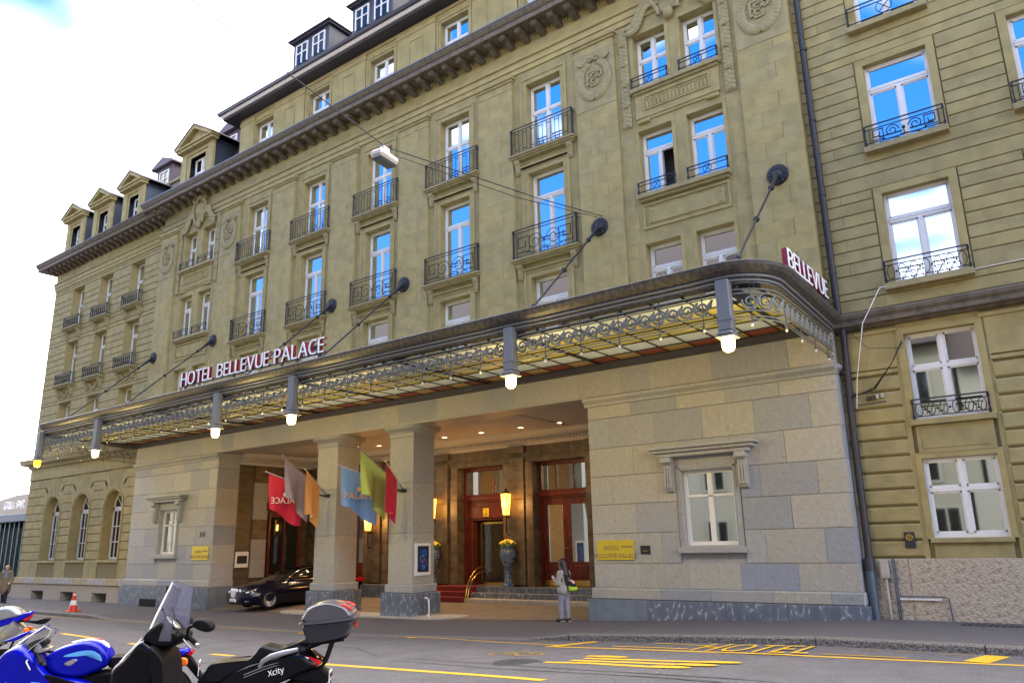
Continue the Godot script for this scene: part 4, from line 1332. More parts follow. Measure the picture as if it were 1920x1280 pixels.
func right_wing():
	var T := thing("wing_building", "banded sandstone wing with wide windows, string course and rough stone base", "building")
	var z := -0.5
	var x1 := 6.4
	var holes := []
	var cxs := [-2.33, 0.66, 3.65]
	for cx in cxs:
		for q in [[14.1, 16.3], [10.86, 13.06], [7.48, 9.70]]: holes.append([cx - 0.89, cx + 0.89, q[0] - 0.02, q[1] + 0.18])
	var gh := []
	for cx in cxs:
		for q in [[4.40, 6.32], [1.95, 3.58]]: gh.append([cx - 0.69, cx + 0.69, q[0], q[1]])
	var uh := []
	for h in holes: uh.append([h[0] + 0.2, h[1] - 0.2, h[2], h[3] - 0.18])
	var b := MB.new()
	holed(b, -4.6, x1, 6.5, 17.6, z - 0.03, uh)
	holed(b, -4.6, x1, 1.5, 6.5, z - 0.05, gh)
	var wall := mi("wall", b.done(), "sand_groove", T)
	b = MB.new()
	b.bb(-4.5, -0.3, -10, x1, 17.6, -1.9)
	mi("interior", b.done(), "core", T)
	var snaps := []
	for h in holes: snaps.append_array([h[2], h[3]])
	block_wall(wall, -4.6, x1, levels(7.0, 17.3, 0.297, snaps.slice(0, 6)), holes, 1.35, z, 0.05, 0.022, 0.004, 0.010, 0.002, SANDS)
	for cx in cxs:
		for q in [[14.1, 2.2, "low"], [10.86, 2.2, "scroll"], [7.48, 2.22, "rings"]]:
			window(T, cx, q[0], 1.38, q[1], z, "tee", 0.20, 0.17, "sand2", "curtain", false, false)
			b = MB.new()
			b.bb(-0.88, -0.14, -0.1, 0.88, 0.0, 0.22, 0.01)
			mi("sill", b.done(), "sand_grey", T, Vector3(cx, q[0], z))
			mi("railing", iron_front(1.66, 0.5, q[2], 0.1), "iron", T, Vector3(cx, q[0] + 0.02, z + 0.16))
		window(T, cx, 4.40, 1.38, 1.92, z, "cross", 0.22, 0.14, "sand2", "blue_blind", false, false)
		window(T, cx, 1.95, 1.38, 1.63, z, "cross", 0.12, 0.12, "sand2", "blue_blind", false, false)
		mi("railing", iron_front(1.42, 0.42, "rings", 0), "iron", T, Vector3(cx, 4.42, z + 0.03))
		b = MB.new()
		b.bb(-0.80, -0.12, -0.1, 0.80, 0.0, 0.14, 0.01); b.bb(-0.72, -0.72, -0.1, 0.72, -0.12, 0.03, 0.01); b.bb(-0.62, -0.62, 0.0, 0.62, -0.22, 0.045, 0.01)
		mi("apron_panel", b.done(), "sand3", T, Vector3(cx, 4.40, z))
		b = MB.new()
		b.bb(-0.74, -0.10, -0.1, 0.74, 0.0, 0.10, 0.01); b.bb(-0.70, -0.42, -0.2, 0.70, -0.10, 0.0)
		mi("sill", b.done(), "sand3", T, Vector3(cx, 1.95, z))
	# ground floor bands between the windows
	var ys := levels(1.56, 5.46, 0.355, [])
	for e in [[-4.5, -3.22], [-1.46, -0.22], [1.54, 2.76], [4.54, x1]]:
		block_wall(wall, e[0], e[1], ys, [], 1.6, z + 0.015, 0.08, 0.03, 0.0, 0.035, 0.03, SANDS)
		b = MB.new()
		b.bb(e[0], 5.50, z - 0.06, e[1], 5.58, z + 0.03); b.bb(e[0], 5.62, z - 0.06, e[1], 6.42, z + 0.01); b.bb(e[0] - 0.1, 6.42, z - 0.06, e[1] + 0.1, 6.5, z + 0.05)
		mi("plain_band", b.done(), "sand2", T)
	b = MB.new()
	for cx in cxs:
		for sx in [-1, 1]: b.bb(cx + sx * 0.80, 1.5, z - 0.1, cx + sx * 0.90, 6.42, z - 0.01)
		b.bb(cx - 0.82, 6.44, z - 0.1, cx + 0.82, 6.60, z + 0.0)
	mi("jamb_strips", b.done(), "sand4", T)
	b = MB.new()
	profile_x(b, [[0.0, 6.56], [0.08, 6.58], [0.12, 6.62], [0.26, 6.64], [0.26, 6.74], [0.32, 6.80], [0.34, 6.88], [0.0, 7.0]], -4.5, x1, z, false)
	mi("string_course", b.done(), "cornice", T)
	var base := node("base", T)
	var sx := -4.5
	for l in [0.95, 4.2, 3.2, 2.6]:
		mi("stone_block", block_mesh(l - 0.01, 0.82, 0.3, 0.006, 0.006), "rough_stone", base, Vector3(sx + l / 2, 1.13, z + 0.12))
		mi("stone_block", block_mesh(l - 0.01, 0.86, 0.3, 0.006, 0.006), "rough_stone", base, Vector3(sx + l / 2, 0.29, z + 0.16))
		sx += l

const PORTS := ["port0", "port1", "port2", "port3", "port4", "port5", "port0", "port3", "port4"]
const X_L := -34.76
const X_LI := -28.33
const X_RI := -10.93
const X_R := -4.45

func stone_window(T: Node, cx: float):
	var w := node("window", T, Vector3(cx, 1.88, 0.0))
	var b := MB.new()
	for e in [[-0.74, -0.66, -0.02, 1.86], [0.66, 0.74, -0.02, 1.86], [-0.74, 0.74, 1.78, 1.86]]: b.bb(e[0], e[2], -0.3, e[1], e[3], 0.035, 0.01)
	for e in [[-0.80, -0.74, -0.02, 1.92], [0.74, 0.80, -0.02, 1.92], [-0.80, 0.80, 1.86, 1.92]]: b.bb(e[0], e[2], -0.3, e[1], e[3], 0.012)
	for k in 24:                                   # beaded edge
		for sx in [-0.70, 0.70]: b.ball(Vector3(sx, 0.04 + k * 0.074, 0.037), Vector3(0.02, 0.024, 0.012), 5, 4)
	for k in 18: b.ball(Vector3(-0.64 + k * 0.075, 1.82, 0.037), Vector3(0.024, 0.02, 0.012), 5, 4)
	b.bb(-0.84, -0.18, -0.2, 0.84, -0.03, 0.12, 0.015); b.bb(-0.76, -0.03, -0.3, 0.76, 0.0, 0.04)
	mi("surround", b.done(), "port4", w)
	b = MB.new()                                   # hood on two consoles
	b.bb(-1.36, 2.30, -0.05, 1.36, 2.38, 0.40, 0.02); b.bb(-1.28, 2.22, -0.05, 1.28, 2.30, 0.33, 0.02); b.bb(-1.16, 2.12, -0.05, 1.16, 2.22, 0.24, 0.02)
	mi("hood", b.done(), "port1", w)
	for sx in [-1.0, 1.0]:
		mi("console", cached("hoodcons", func(m: MB):
			m.prism([[0, 0], [0.26, 0], [0.26, -0.12], [0.17, -0.20], [0.12, -0.5], [0.15, -0.72], [0.10, -0.82], [0, -0.85]], -0.10, 0.10, Transform3D(Basis(Vector3.BACK, Vector3.UP, Vector3.LEFT), Vector3.ZERO))
			for k in 3: m.bb(-0.085 + k * 0.065, -0.74, 0, -0.045 + k * 0.065, -0.22, 0.175)
			m.bb(-0.13, -0.14, 0, 0.13, 0.004, 0.29, 0.02)), "port1", w, Vector3(sx * 0.95, 2.12, 0))
	b = MB.new()
	for e in [[-0.66, -0.58, 0, 1.78], [0.58, 0.66, 0, 1.78], [-0.58, 0.58, 1.70, 1.78], [-0.58, 0.58, 0, 0.09], [-0.06, 0.06, 0.09, 1.70], [-0.58, 0.58, 1.14, 1.20]]: b.bb(e[0], e[2], -0.24, e[1], e[3], -0.14)
	mi("frame", b.done(), "white_paint", w)
	for e in [[-0.58, -0.06, 0.09, 1.14], [0.06, 0.58, 0.09, 1.14], [-0.58, -0.06, 1.20, 1.70], [0.06, 0.58, 1.20, 1.70]]:
		mi("pane", cached("apane", func(m: MB): m.bb(-0.5, -0.5, -0.004, 0.5, 0.5, 0.004)), "pane_soft", w, Vector3((e[0] + e[1]) / 2, (e[2] + e[3]) / 2, -0.19), Vector3.ZERO, Vector3(e[1] - e[0], e[3] - e[2], 1))
	b = MB.new(); b.bb(-0.62, 0.02, -0.34, 0.62, 1.74, -0.33)
	mi("blind", b.done(), "blue_blind", w)

func plinth_run(T: Node, xs: Array, zf: float, low: Array):
	for i in xs.size() - 1:
		var a: float = xs[i]; var c: float = xs[i + 1]
		var y0 := minf(gy(a), gy(c)) - 0.1
		mi("plinth_block", block_mesh(c - a - 0.006, snappedf(0.60 - y0, 0.01), 0.35, 0.006, 0.004), low[i % low.size()], T, Vector3((a + c) / 2, (0.60 + y0) / 2, zf))

func portico():
	var T := thing("stone_portico", "grey and golden stone hotel entrance porch with two square pillars", "portico")
	var b := MB.new()
	# bodies behind the facing stones
	b.bb(X_L + 0.01, -0.3, -1.0, -32.45, 6.9, -0.06); b.bb(-30.85, -0.3, -1.0, X_LI - 0.005, 6.9, -0.06); b.bb(-32.45, -0.3, -1.0, -30.85, 1.7, -0.06); b.bb(-32.45, 3.8, -1.0, -30.85, 6.9, -0.06)
	b.bb(X_RI + 0.005, -0.3, -1.0, -8.46, 6.9, -0.06); b.bb(-6.86, -0.3, -1.0, X_R - 0.01, 6.9, -0.06); b.bb(-8.46, -0.3, -1.0, -6.86, 1.7, -0.06); b.bb(-8.46, 3.8, -1.0, -6.86, 6.9, -0.06)
	b.bb(X_LI - 0.01, 5.86, -0.95, X_RI + 0.01, 6.9, -0.02)
	b.bb(-32.45, 1.7, -0.9, -30.85, 3.8, -0.5); b.bb(-8.46, 1.7, -0.9, -6.86, 3.8, -0.5)
	b.bb(X_R - 0.3, -0.3, -0.55, X_R, 6.9, -0.07)
	mi("pier_core", b.done(), "port4", T)
	var cy := [0.88, 1.47, 2.21, 2.94, 3.67, 4.41, 5.20, 5.55]
	rng.seed = 77
	var rp := node("pier_facing", T)
	block_wall(rp, -10.93, X_R, cy, [[-8.48, -6.84, 1.68, 3.82]], 1.305, 0.0, 0.10, 0.006, 0.006, 0.003, 0.003, PORTS)
	block_wall(rp, X_L, X_LI, cy, [[-32.47, -30.83, 1.68, 3.82]], 1.305, 0.0, 0.10, 0.006, 0.006, 0.003, 0.003, PORTS)
	# inner face of the left pier and the outer face of the right one
	for j in cy.size() - 1:
		mi("stone_block", block_mesh(0.98, cy[j + 1] - cy[j] - 0.006, 0.06, 0.003, 0.003), PORTS[(j * 2 + 1) % 9], rp, Vector3(X_LI + 0.03, (cy[j] + cy[j + 1]) / 2, -0.5), Vector3(0, PI / 2, 0))
		mi("stone_block", block_mesh(0.48, cy[j + 1] - cy[j] - 0.006, 0.06, 0.003, 0.003), ["port1", "port2", "port4"][j % 3], rp, Vector3(X_R + 0.03, (cy[j] + cy[j + 1]) / 2, -0.25), Vector3(0, PI / 2, 0))
	for e in [[[-11.0, -9.05, -7.75, -6.3, -5.05, -4.40], 0], [[-34.82, -33.5, -32.0, -30.4, -29.2, -28.27], 1]]:
		var xs: Array = e[0]
		for i in xs.size() - 1:
			mi("base_block", block_mesh(xs[i + 1] - xs[i] - 0.005, 0.275, 0.2, 0.03, 0.002), PORTS[(i * 2 + e[1]) % 6], T, Vector3((xs[i] + xs[i + 1]) / 2, 0.74, 0.075))
	mi("base_block", block_mesh(1.05, 0.275, 0.2, 0.03, 0.03), "port1", T, Vector3(X_LI + 0.08, 0.74, -0.48), Vector3(0, PI / 2, 0))
	mi("base_block", block_mesh(0.5, 0.275, 0.2, 0.03, 0.03), "port1", T, Vector3(X_R + 0.07, 0.74, -0.2), Vector3(0, PI / 2, 0))
	plinth_run(T, [-11.08, -9.4, -7.4, -6.0, -4.36], 0.13, ["plinth_plain", "plinth0", "plinth1", "plinth2"])
	plinth_run(T, [-34.95, -32.7, -30.2, -28.2], 0.13, ["plinth1", "plinth0", "plinth2"])
	mi("plinth_block", block_mesh(1.1, 0.9, 0.2, 0.006, 0.004), "plinth_plain", T, Vector3(X_LI + 0.13, 0.15, -0.42), Vector3(0, PI / 2, 0))
	mi("plinth_block", block_mesh(0.62, 0.6, 0.2, 0.006, 0.004), "plinth1", T, Vector3(X_R + 0.13, 0.3, -0.2), Vector3(0, PI / 2, 0))
	# moulding over the piers
	for e in [[-11.02, X_R + 0.06], [X_L - 0.06, X_LI + 0.08]]:
		var n := 5
		for i in n:
			var xa := lerpf(e[0], e[1], float(i) / n); var xb := lerpf(e[0], e[1], float(i + 1) / n)
			var m := MB.new()
			m.sweep([[-0.1, 5.555], [0.012, 5.555], [0.03, 5.62], [0.07, 5.66], [0.12, 5.70], [0.12, 5.78], [-0.1, 5.78]], [[Vector3(xa + 0.002, 0, 0), Vector3.BACK], [Vector3(xb - 0.002, 0, 0), Vector3.BACK]])
			mi("moulding", m.done(), PORTS[(i * 5 + 3) % 7], T)
	var sm := MB.new()
	sm.sweep([[-0.1, 5.555], [0.012, 5.555], [0.03, 5.62], [0.07, 5.66], [0.12, 5.70], [0.12, 5.78], [-0.1, 5.78]], [[Vector3(X_R, 0, 0.0), Vector3.RIGHT], [Vector3(X_R, 0, -0.5), Vector3.RIGHT]])
	sm.sweep([[-0.1, 5.555], [0.012, 5.555], [0.03, 5.62], [0.07, 5.66], [0.12, 5.70], [0.12, 5.78], [-0.1, 5.78]], [[Vector3(X_LI, 0, 0.0), Vector3.RIGHT], [Vector3(X_LI, 0, -1.0), Vector3.RIGHT]])
	mi("moulding", sm.done(), "port1", T)
	# long lintel course
	var lx := X_L
	var i2 := 0
	while lx < X_R - 0.05:
		var l := minf([1.9, 1.25, 2.1, 1.35, 0.85, 1.7][i2 % 6], X_R - lx)
		mi("lintel_block", block_mesh(snappedf(l - 0.005, 0.01), 1.0, 0.1, 0.003, 0.003), ["port3", "port0", "port4", "port0", "port2", "port3", "port1"][i2 % 7], T, Vector3(lx + l / 2, 6.31, 0.03))
		lx += l; i2 += 1
	b = MB.new()
	b.bb(X_LI, 5.80, -0.95, X_RI, 5.875, 0.045); b.bb(X_R - 0.2, 5.8, -0.5, X_R + 0.02, 6.85, 0.02)
	mi("lintel_edge", b.done(), "port0", T)
	stone_window(T, -7.66); stone_window(T, -31.65)
	# two free pillars
	for px in [-21.63, -18.0]:
		var p := node("pillar", T, Vector3(px, 0, -0.5))
		var g := gy(px)
		b = MB.new(); b.bb(-0.68, g - 0.1, -0.64, 0.68, 0.60, 0.66, 0.01)
		mi("plinth", b.done(), "plinth%d" % (1 if px < -20 else 2), p)
		b = MB.new(); b.bb(-0.60, 0.60, -0.57, 0.60, 0.86, 0.58, 0.03)
		mi("base", b.done(), "port1", p)
		var yy := [0.86, 2.4, 3.95, 5.42]
		for j in 3:
			b = MB.new(); b.bb(-0.525, yy[j] + 0.003, -0.49, 0.525, yy[j + 1] - 0.003, 0.50, 0.006)
			mi("shaft_block", b.done(), ["port3", "port0", "port4"][(j + (1 if px < -20 else 0)) % 3], p)
		b = MB.new()
		b.bb(-0.55, 5.42, -0.51, 0.55, 5.56, 0.52, 0.01)
		b.sweep([[-0.4, 5.56], [0.02, 5.56], [0.05, 5.62], [0.12, 5.67], [0.14, 5.72], [0.14, 5.80], [-0.4, 5.80]], [[Vector3(-0.53, 0, 0.5), Vector3(-1, 0, 1)], [Vector3(0.53, 0, 0.5), Vector3(1, 0, 1)], [Vector3(0.53, 0, -0.5), Vector3(1, 0, -1)], [Vector3(-0.53, 0, -0.5), Vector3(-1, 0, -1)], [Vector3(-0.53, 0, 0.5), Vector3(-1, 0, 1)]])
		mi("capital", b.done(), "port4", p)
	# pale kerbed islands the pillars stand on
	b = MB.new()
	for e in [[-24.0, -15.75]]:
		var poly := []
		for k in 9: poly.append([e[1] - 0.9 + sin(PI * k / 8.0) * 0.9, -0.45 + cos(PI * k / 8.0) * 0.78])
		for k in 9: poly.append([e[0] + 0.9 - sin(PI * k / 8.0) * 0.9, -0.45 - cos(PI * k / 8.0) * 0.78])
		var ring := []; var r2 := []
		for q in poly:
			ring.append(Vector3(q[0], gy(q[0]) + 0.05, q[1])); r2.append(Vector3(q[0] * 1.0, gy(q[0]) - 0.1, q[1]))
		b.sheet([r2, ring], true, true); b.cap(ring, true)
	mi("island", b.done(), "pale_stone", T)
	porch(T)

func porch(T: Node):
	var zb := -4.6
	var b := MB.new()
	b.bb(X_LI - 0.4, 5.86, zb - 0.3, X_RI + 0.4, 6.0, -0.9)
	mi("ceiling", b.done(), "plaster", T)
	b = MB.new()
	for x in [-24.9, -19.8, -14.4]: b.bb(x - 0.3, 5.82, -3.9, x + 0.3, 5.87, -0.95, 0.01)
	b.sweep([[0, 5.40], [0.05, 5.40], [0.08, 5.50], [0.16, 5.52], [0.16, 5.62], [0.30, 5.72], [0.36, 5.86], [0, 5.86]], [[Vector3(X_LI, 0, -1.0), Vector3.RIGHT], [Vector3(X_LI, 0, zb), Vector3(1, 0, 1)], [Vector3(X_RI, 0, zb), Vector3(-1, 0, 1)], [Vector3(X_RI, 0, -1.0), Vector3.LEFT]])
	var nd := int((X_RI - X_LI) / 0.13)
	for i in nd: b.bb(X_LI + i * 0.13, 5.53, zb + 0.14, X_LI + i * 0.13 + 0.075, 5.61, zb + 0.21)
	for i in 26: b.bb(X_LI + 0.14, 5.53, -1.1 - i * 0.13, X_LI + 0.21, 5.61, -1.03 - i * 0.13)
	mi("ceiling_moulding", b.done(), "plaster", T)
	# back wall of brown stone with tall doorways
	var doors := [-15.0, -18.5, -22.2, -25.8]
	var holes := []
	for d in doors: holes.append([d - 1.1, d + 1.1, 0.0, 4.82])
	var bw := node("back_wall", T)
	b = MB.new()
	b.bb(X_LI - 0.4, -0.3, zb - 1.7, -19.6, 6.0, zb - 1.5); b.bb(-17.4, -0.3, zb - 1.7, X_RI + 0.4, 6.0, zb - 1.5)
	b.bb(X_LI - 0.4, 4.82, zb - 1.5, X_RI + 0.4, 5.9, zb - 0.05)
	b.bb(X_LI - 0.5, -0.3, zb - 0.3, X_LI - 0.05, 6.0, -1.0); b.bb(X_RI + 0.05, -0.3, zb - 0.3, X_RI + 0.5, 6.0, -1.0)
	mi("wall_core", b.done(), "brown2", bw)
	block_wall(bw, X_LI, X_RI, [0.1, 0.62, 1.55, 2.45, 3.3, 4.1, 4.82, 5.45], holes, 1.15, zb, 0.08, 0.006, 0.006, 0.004, 0.004, ["brown0", "brown1", "brown0", "brown2"])
	for d in doors:                               # jambs and flat pilasters
		for sx in [-1.0, 1.0]:
			for k in 4: mi("jamb_block", block_mesh(0.30, 1.17, 1.5, 0.004, 0.004), "brown%d" % (k % 3), bw, Vector3(d + sx * 1.25, 0.7 + k * 1.18, zb + 0.04))
	for px in [-13.45, -16.75, -20.35, -24.0, -27.55]:
		for k in 3: mi("pilaster_block", block_mesh(0.62, 1.45, 0.2, 0.006, 0.006), "brown%d" % ((k + 1) % 3), bw, Vector3(px, 1.35 + k * 1.46, zb + 0.10))
		mi("pilaster_block", block_mesh(0.72, 0.25, 0.25, 0.02, 0.02), "brown0", bw, Vector3(px, 5.28, zb + 0.14))
	for sg in [[X_LI, 1.0]]:                      # side wall: niche panel, pilaster and doorway
		var q := [0.88, 1.6, 2.4, 3.2, 4.0, 4.7, 5.42]
		for j in q.size() - 1:
			mi("stone_block", block_mesh(0.75, q[j + 1] - q[j] - 0.006, 0.1, 0.004, 0.004), ["port4", "port2", "port1"][j % 3], bw, Vector3(sg[0] - 0.10, (q[j] + q[j + 1]) / 2, -1.38), Vector3(0, PI / 2, 0))
			mi("stone_block", block_mesh(0.70, q[j + 1] - q[j] - 0.006, 0.1, 0.004, 0.004), ["port1", "port4", "brown0"][j % 3], bw, Vector3(sg[0] + 0.02, (q[j] + q[j + 1]) / 2, -2.12), Vector3(0, PI / 2, 0))
	var sd := node("side_door", T, Vector3(X_LI + 0.02, 0.1, -3.35), Vector3(0, PI / 2, 0))
	var sb := MB.new()
	for e in [[-0.82, -0.70, 0, 3.4], [0.70, 0.82, 0, 3.4], [-0.70, 0.70, 3.2, 3.4], [-0.70, -0.05, 0, 0.9], [0.05, 0.70, 0, 0.9], [-0.05, 0.05, 0, 3.2]]: sb.bb(e[0], e[2], -0.05, e[1], e[3], 0.05, 0.01)
	mi("frame", sb.done(), "mahogany", sd)
	for sx in [-0.375, 0.375]: mi("leaf_pane", cached("apane", func(m: MB): m.bb(-0.5, -0.5, -0.004, 0.5, 0.5, 0.004)), "car_glass", sd, Vector3(sx, 2.05, 0), Vector3.ZERO, Vector3(0.65, 2.3, 1))
	sb = MB.new()
	var ra := []; var rb := []
	for k in 13:
		var t := PI * k / 12.0
		ra.append(Vector3(cos(t) * 0.95, 3.45, 0.05 + sin(t) * 0.55)); rb.append(Vector3(cos(t) * 0.95, 3.80, 0.05 + sin(t) * 0.50))
	sb.sheet([ra, rb]); sb.cap(rb)
	mi("awning", sb.done(), "carpet", sd)
	# doors: mahogany frames, glass, brass
	for i in doors.size():
		var d := node("door", T, Vector3(doors[i], 0.58, zb - 0.45))
		b = MB.new()
		for e in [[-1.1, -0.98, 0, 4.24], [0.98, 1.1, 0, 4.24], [-0.98, 0.98, 4.1, 4.24], [-0.98, 0.98, 2.95, 3.25], [-0.40, -0.35, 3.25, 4.1], [0.35, 0.40, 3.25, 4.1]]: b.bb(e[0], e[2], -0.1, e[1], e[3], 0.08, 0.008)
		b.bb(-1.0, 3.02, 0.06, 1.0, 3.18, 0.13, 0.02)
		mi("frame", b.done(), "mahogany", d)
		for e in [[-0.98, -0.40], [-0.35, 0.35], [0.40, 0.98]]:
			mi("transom_pane", cached("apane", func(m: MB): m.bb(-0.5, -0.5, -0.004, 0.5, 0.5, 0.004)), "pane", d, Vector3((e[0] + e[1]) / 2, 3.675, 0), Vector3.ZERO, Vector3(e[1] - e[0], 0.85, 1))
		if i == 1:                                # open lobby door with a brass-edged leaf
			b = MB.new()
			for e in [[-0.98, -0.72, 0, 2.95], [0.72, 0.98, 0, 2.95], [-0.72, 0.72, 2.3, 2.95]]: b.bb(e[0], e[2], -0.3, e[1], e[3], 0.05, 0.01)
			b.bb(-0.80, 2.36, 0.05, 0.80, 2.80, 0.12, 0.02)
			mi("panelled_lining", b.done(), "mahogany", d)
			b = MB.new()
			for e in [[-0.62, -0.57, 0.02, 2.22], [0.60, 0.65, 0.02, 2.22], [-0.62, 0.65, 2.17, 2.24], [-0.62, 0.65, 0.0, 0.07]]: b.bb(e[0], e[2], -0.36, e[1], e[3], -0.31)
			mi("brass_edge", b.done(), "brass", d)
			b = MB.new()                        # the lobby behind: a real room
			b.bb(-1.6, -0.12, -6.0, 1.6, -0.02, -0.6); b.bb(-1.6, 4.2, -6.0, 1.6, 4.3, -0.6); b.bb(-1.7, -0.1, -6.0, -1.6, 4.3, -0.6); b.bb(1.6, -0.1, -6.0, 1.7, 4.3, -0.6); b.bb(-1.7, -0.1, -6.1, 1.7, 4.3, -6.0)
			b.bb(-1.6, 2.95, -1.15, 1.6, 4.25, -1.05)
			mi("lobby_walls", b.done(), "brown0", d)
			for q in [[-0.7, 2.5], [0.1, 2.6], [0.8, 2.5], [-0.2, 1.3], [0.4, 1.7]]:
				b = MB.new(); b.ball(Vector3(q[0], q[1], -5.8), Vector3(0.06, 0.06, 0.04), 8, 5); mi("lobby_lamp", b.done(), "spot_glow", d)
			mi("leaf_pane", cached("apane", func(m: MB): m.bb(-0.5, -0.5, -0.004, 0.5, 0.5, 0.004)), "clear_glass", d, Vector3(0.0, 1.12, -0.33), Vector3.ZERO, Vector3(1.2, 2.1, 1))
			b = MB.new()
			b.box(Vector3(0, 2.58, 0.13), Vector3(0.26, 0.32, 0.03), 0.01); b.ball(Vector3(0, 2.58, 0.15), Vector3(0.09, 0.12, 0.03), 8, 5)
			mi("emblem", b.done(), "brass_plate", d)
		else:
			for sx in [-1.0, 1.0]:
				var lf := MB.new()
				for e in [[-0.49, -0.33, 0, 2.95], [0.33, 0.49, 0, 2.95], [-0.33, 0.33, 2.72, 2.95], [-0.33, 0.33, 0, 0.80]]: lf.bb(e[0], e[2], -0.05, e[1], e[3], 0.03, 0.006)
				lf.bb(-0.28, 0.28, 0.0, 0.28, 0.70, 0.05, 0.02)
				mi("leaf", lf.done(), "mahogany", d, Vector3(sx * 0.49, 0, 0))
				mi("leaf_pane", cached("apane", func(m: MB): m.bb(-0.5, -0.5, -0.004, 0.5, 0.5, 0.004)), "pane", d, Vector3(sx * 0.49, 1.76, 0), Vector3.ZERO, Vector3(0.66, 1.92, 1))
				var cu := MB.new(); cu.bb(-0.33, 0.8, -0.2, 0.33, 2.7, -0.19)
				mi("net_curtain", cu.done(), "curtain_dark", d, Vector3(sx * 0.49, 0, 0))
			b = MB.new()
			b.bb(-0.95, 0.02, 0.035, 0.95, 0.20, 0.05)
			b.tube([Vector3(-0.06, 1.18, 0.05), Vector3(-0.06, 1.18, 0.13), Vector3(-0.06, 1.02, 0.14), Vector3(-0.06, 1.42, 0.14)], 0.018, 6); b.tube([Vector3(-0.06, 1.25, 0.12), Vector3(0.10, 1.25, 0.12)], 0.014, 6)
			mi("brass_fittings", b.done(), "brass", d)
	# landing and steps
	b = MB.new(); b.bb(-27.5, -0.2, zb - 0.8, X_RI, 0.57, -4.0)
	mi("landing", b.done(), "plinth2", T)
	var xs := [-18.2, -15.8, -13.3, X_RI]
	for i in 3:
		b = MB.new(); b.bb(xs[i] + 0.002, 0.0, -4.1, xs[i + 1] - 0.002, 0.40, -3.66, 0.008)
		mi("step_stone", b.done(), "plinth%d" % i, T)
		b = MB.new(); b.bb(xs[i] + 0.002, -0.15, -3.8, xs[i + 1] - 0.002, 0.23, -3.28, 0.012)
		mi("step_stone", b.done(), "pale_stone", T)
	for k in 3:
		b = MB.new(); b.bb(-20.3, -0.1, -4.6, -18.22, 0.59 - k * 0.16, -3.85 + k * 0.33, 0.012)
		mi("carpet_step", b.done(), "carpet", T)
	# ceiling downlights
	for x in [-14.08, -15.66, -17.4, -19.15, -20.9, -22.6, -24.2, -25.8]:
		var dl := node("downlight", T, Vector3(x, 5.86, -3.35))
		mi("trim", cached("dtrim", func(m: MB): m.lathe([[0.13, 0.0], [0.13, -0.02], [0.10, -0.02], [0.10, 0.0]], Vector3.ZERO, 14)), "white_paint", dl)
		mi("disc", cached("ddisc", func(m: MB): m.lathe([[0.10, -0.004], [0.10, -0.010], [0.0, -0.010]], Vector3.ZERO, 14)), "spot_glow", dl)
		var sp := SpotLight3D.new()
		sp.name = "light"; dl.add_child(sp)
		sp.position = Vector3(0, -0.05, 0); sp.rotation.x = -PI / 2; sp.spot_angle = 62; sp.light_energy = 1.0; sp.light_color = Color(1.0, 0.86, 0.68); sp.light_size = 0.1; sp.spot_range = 12; sp.shadow_enabled = true; sp.spot_attenuation = 2.0

func lantern(at: Vector3, label: String):
	var T := thing("wall_lantern", label, "lantern", at, 0.0, "lit wall lanterns in the porch")
	var b := MB.new()
	for k in 4:
		var a0 := TAU * k / 4 + PI / 4
		var q := Vector3(cos(a0), 0, sin(a0))
		b.tube([q * 0.12 + Vector3(0, -0.36, 0), q * 0.19 + Vector3(0, 0.36, 0)], 0.012, 4)
	b.box(Vector3(0, 0.38, 0), Vector3(0.32, 0.03, 0.32)); b.box(Vector3(0, 0.41, 0), Vector3(0.22, 0.05, 0.22)); b.box(Vector3(0, 0.46, 0), Vector3(0.08, 0.07, 0.08)); b.ball(Vector3(0, 0.53, 0), Vector3(0.035, 0.05, 0.035), 6, 4)
	b.box(Vector3(0, -0.375, 0), Vector3(0.20, 0.03, 0.20))
	b.tube([Vector3(0, -0.38, 0), Vector3(0, -0.9, 0.0), Vector3(0, -1.02, -0.06), Vector3(0, -1.05, -0.2)], 0.022, 6); b.box(Vector3(0, -0.45, -0.12), Vector3(0.05, 0.05, 0.24))
	mi("frame", b.done(), "iron", T)
	b = MB.new()
	var rows := []
	for y in [-0.355, 0.365]:
		var r := []
		var s := 0.115 if y < 0 else 0.18
		for k in 4:
			var a0 := TAU * k / 4 + PI / 4
			r.append(Vector3(cos(a0) * s * 1.0, y, sin(a0) * s * 1.0))
		rows.append(r)
	b.sheet(rows, true, true)
	mi("glass", b.done(), "lantern_glow", T)
	for dz in [[0.0, 0.30]]:
		var l := OmniLight3D.new()
		l.name = "light"; T.add_child(l)
		l.position = Vector3(0, 0.0, 0.27); l.light_energy = 0.55; l.light_color = Color(1.0, 0.72, 0.38); l.light_size = 0.15; l.omni_range = 14; l.shadow_enabled = true; l.omni_attenuation = 2.0

# ---------------------------------------------------------------- glass canopy
const CZ := 4.2
func canopy_path(inset := 0.0, step := 9) -> Array:
	var xl := -34.9 + inset; var xr := -4.40 - inset; var r := 0.85 - inset * 0.8; var zf := CZ - inset
	var p := [[Vector3(xl, 0, 0.03), Vector3.LEFT], [Vector3(xl, 0, zf - r), Vector3.LEFT]]
	for k in range(1, step):
		var a: float = PI / 2 * k / step
		var n := Vector3(-cos(a), 0, sin(a))
		p.append([Vector3(xl + r, 0, zf - r) + n * r, n])
	p.append([Vector3(xl + r, 0, zf), Vector3.BACK])
	p.append([Vector3(xr - r, 0, zf), Vector3.BACK])
	for k in range(1, step):
		var a: float = PI / 2 * k / step
		var n := Vector3(sin(a), 0, cos(a))
		p.append([Vector3(xr - r, 0, zf - r) + n * r, n])
	p.append([Vector3(xr, 0, zf - r), Vector3.RIGHT])
	p.append([Vector3(xr, 0, 0.03), Vector3.RIGHT])
	return p

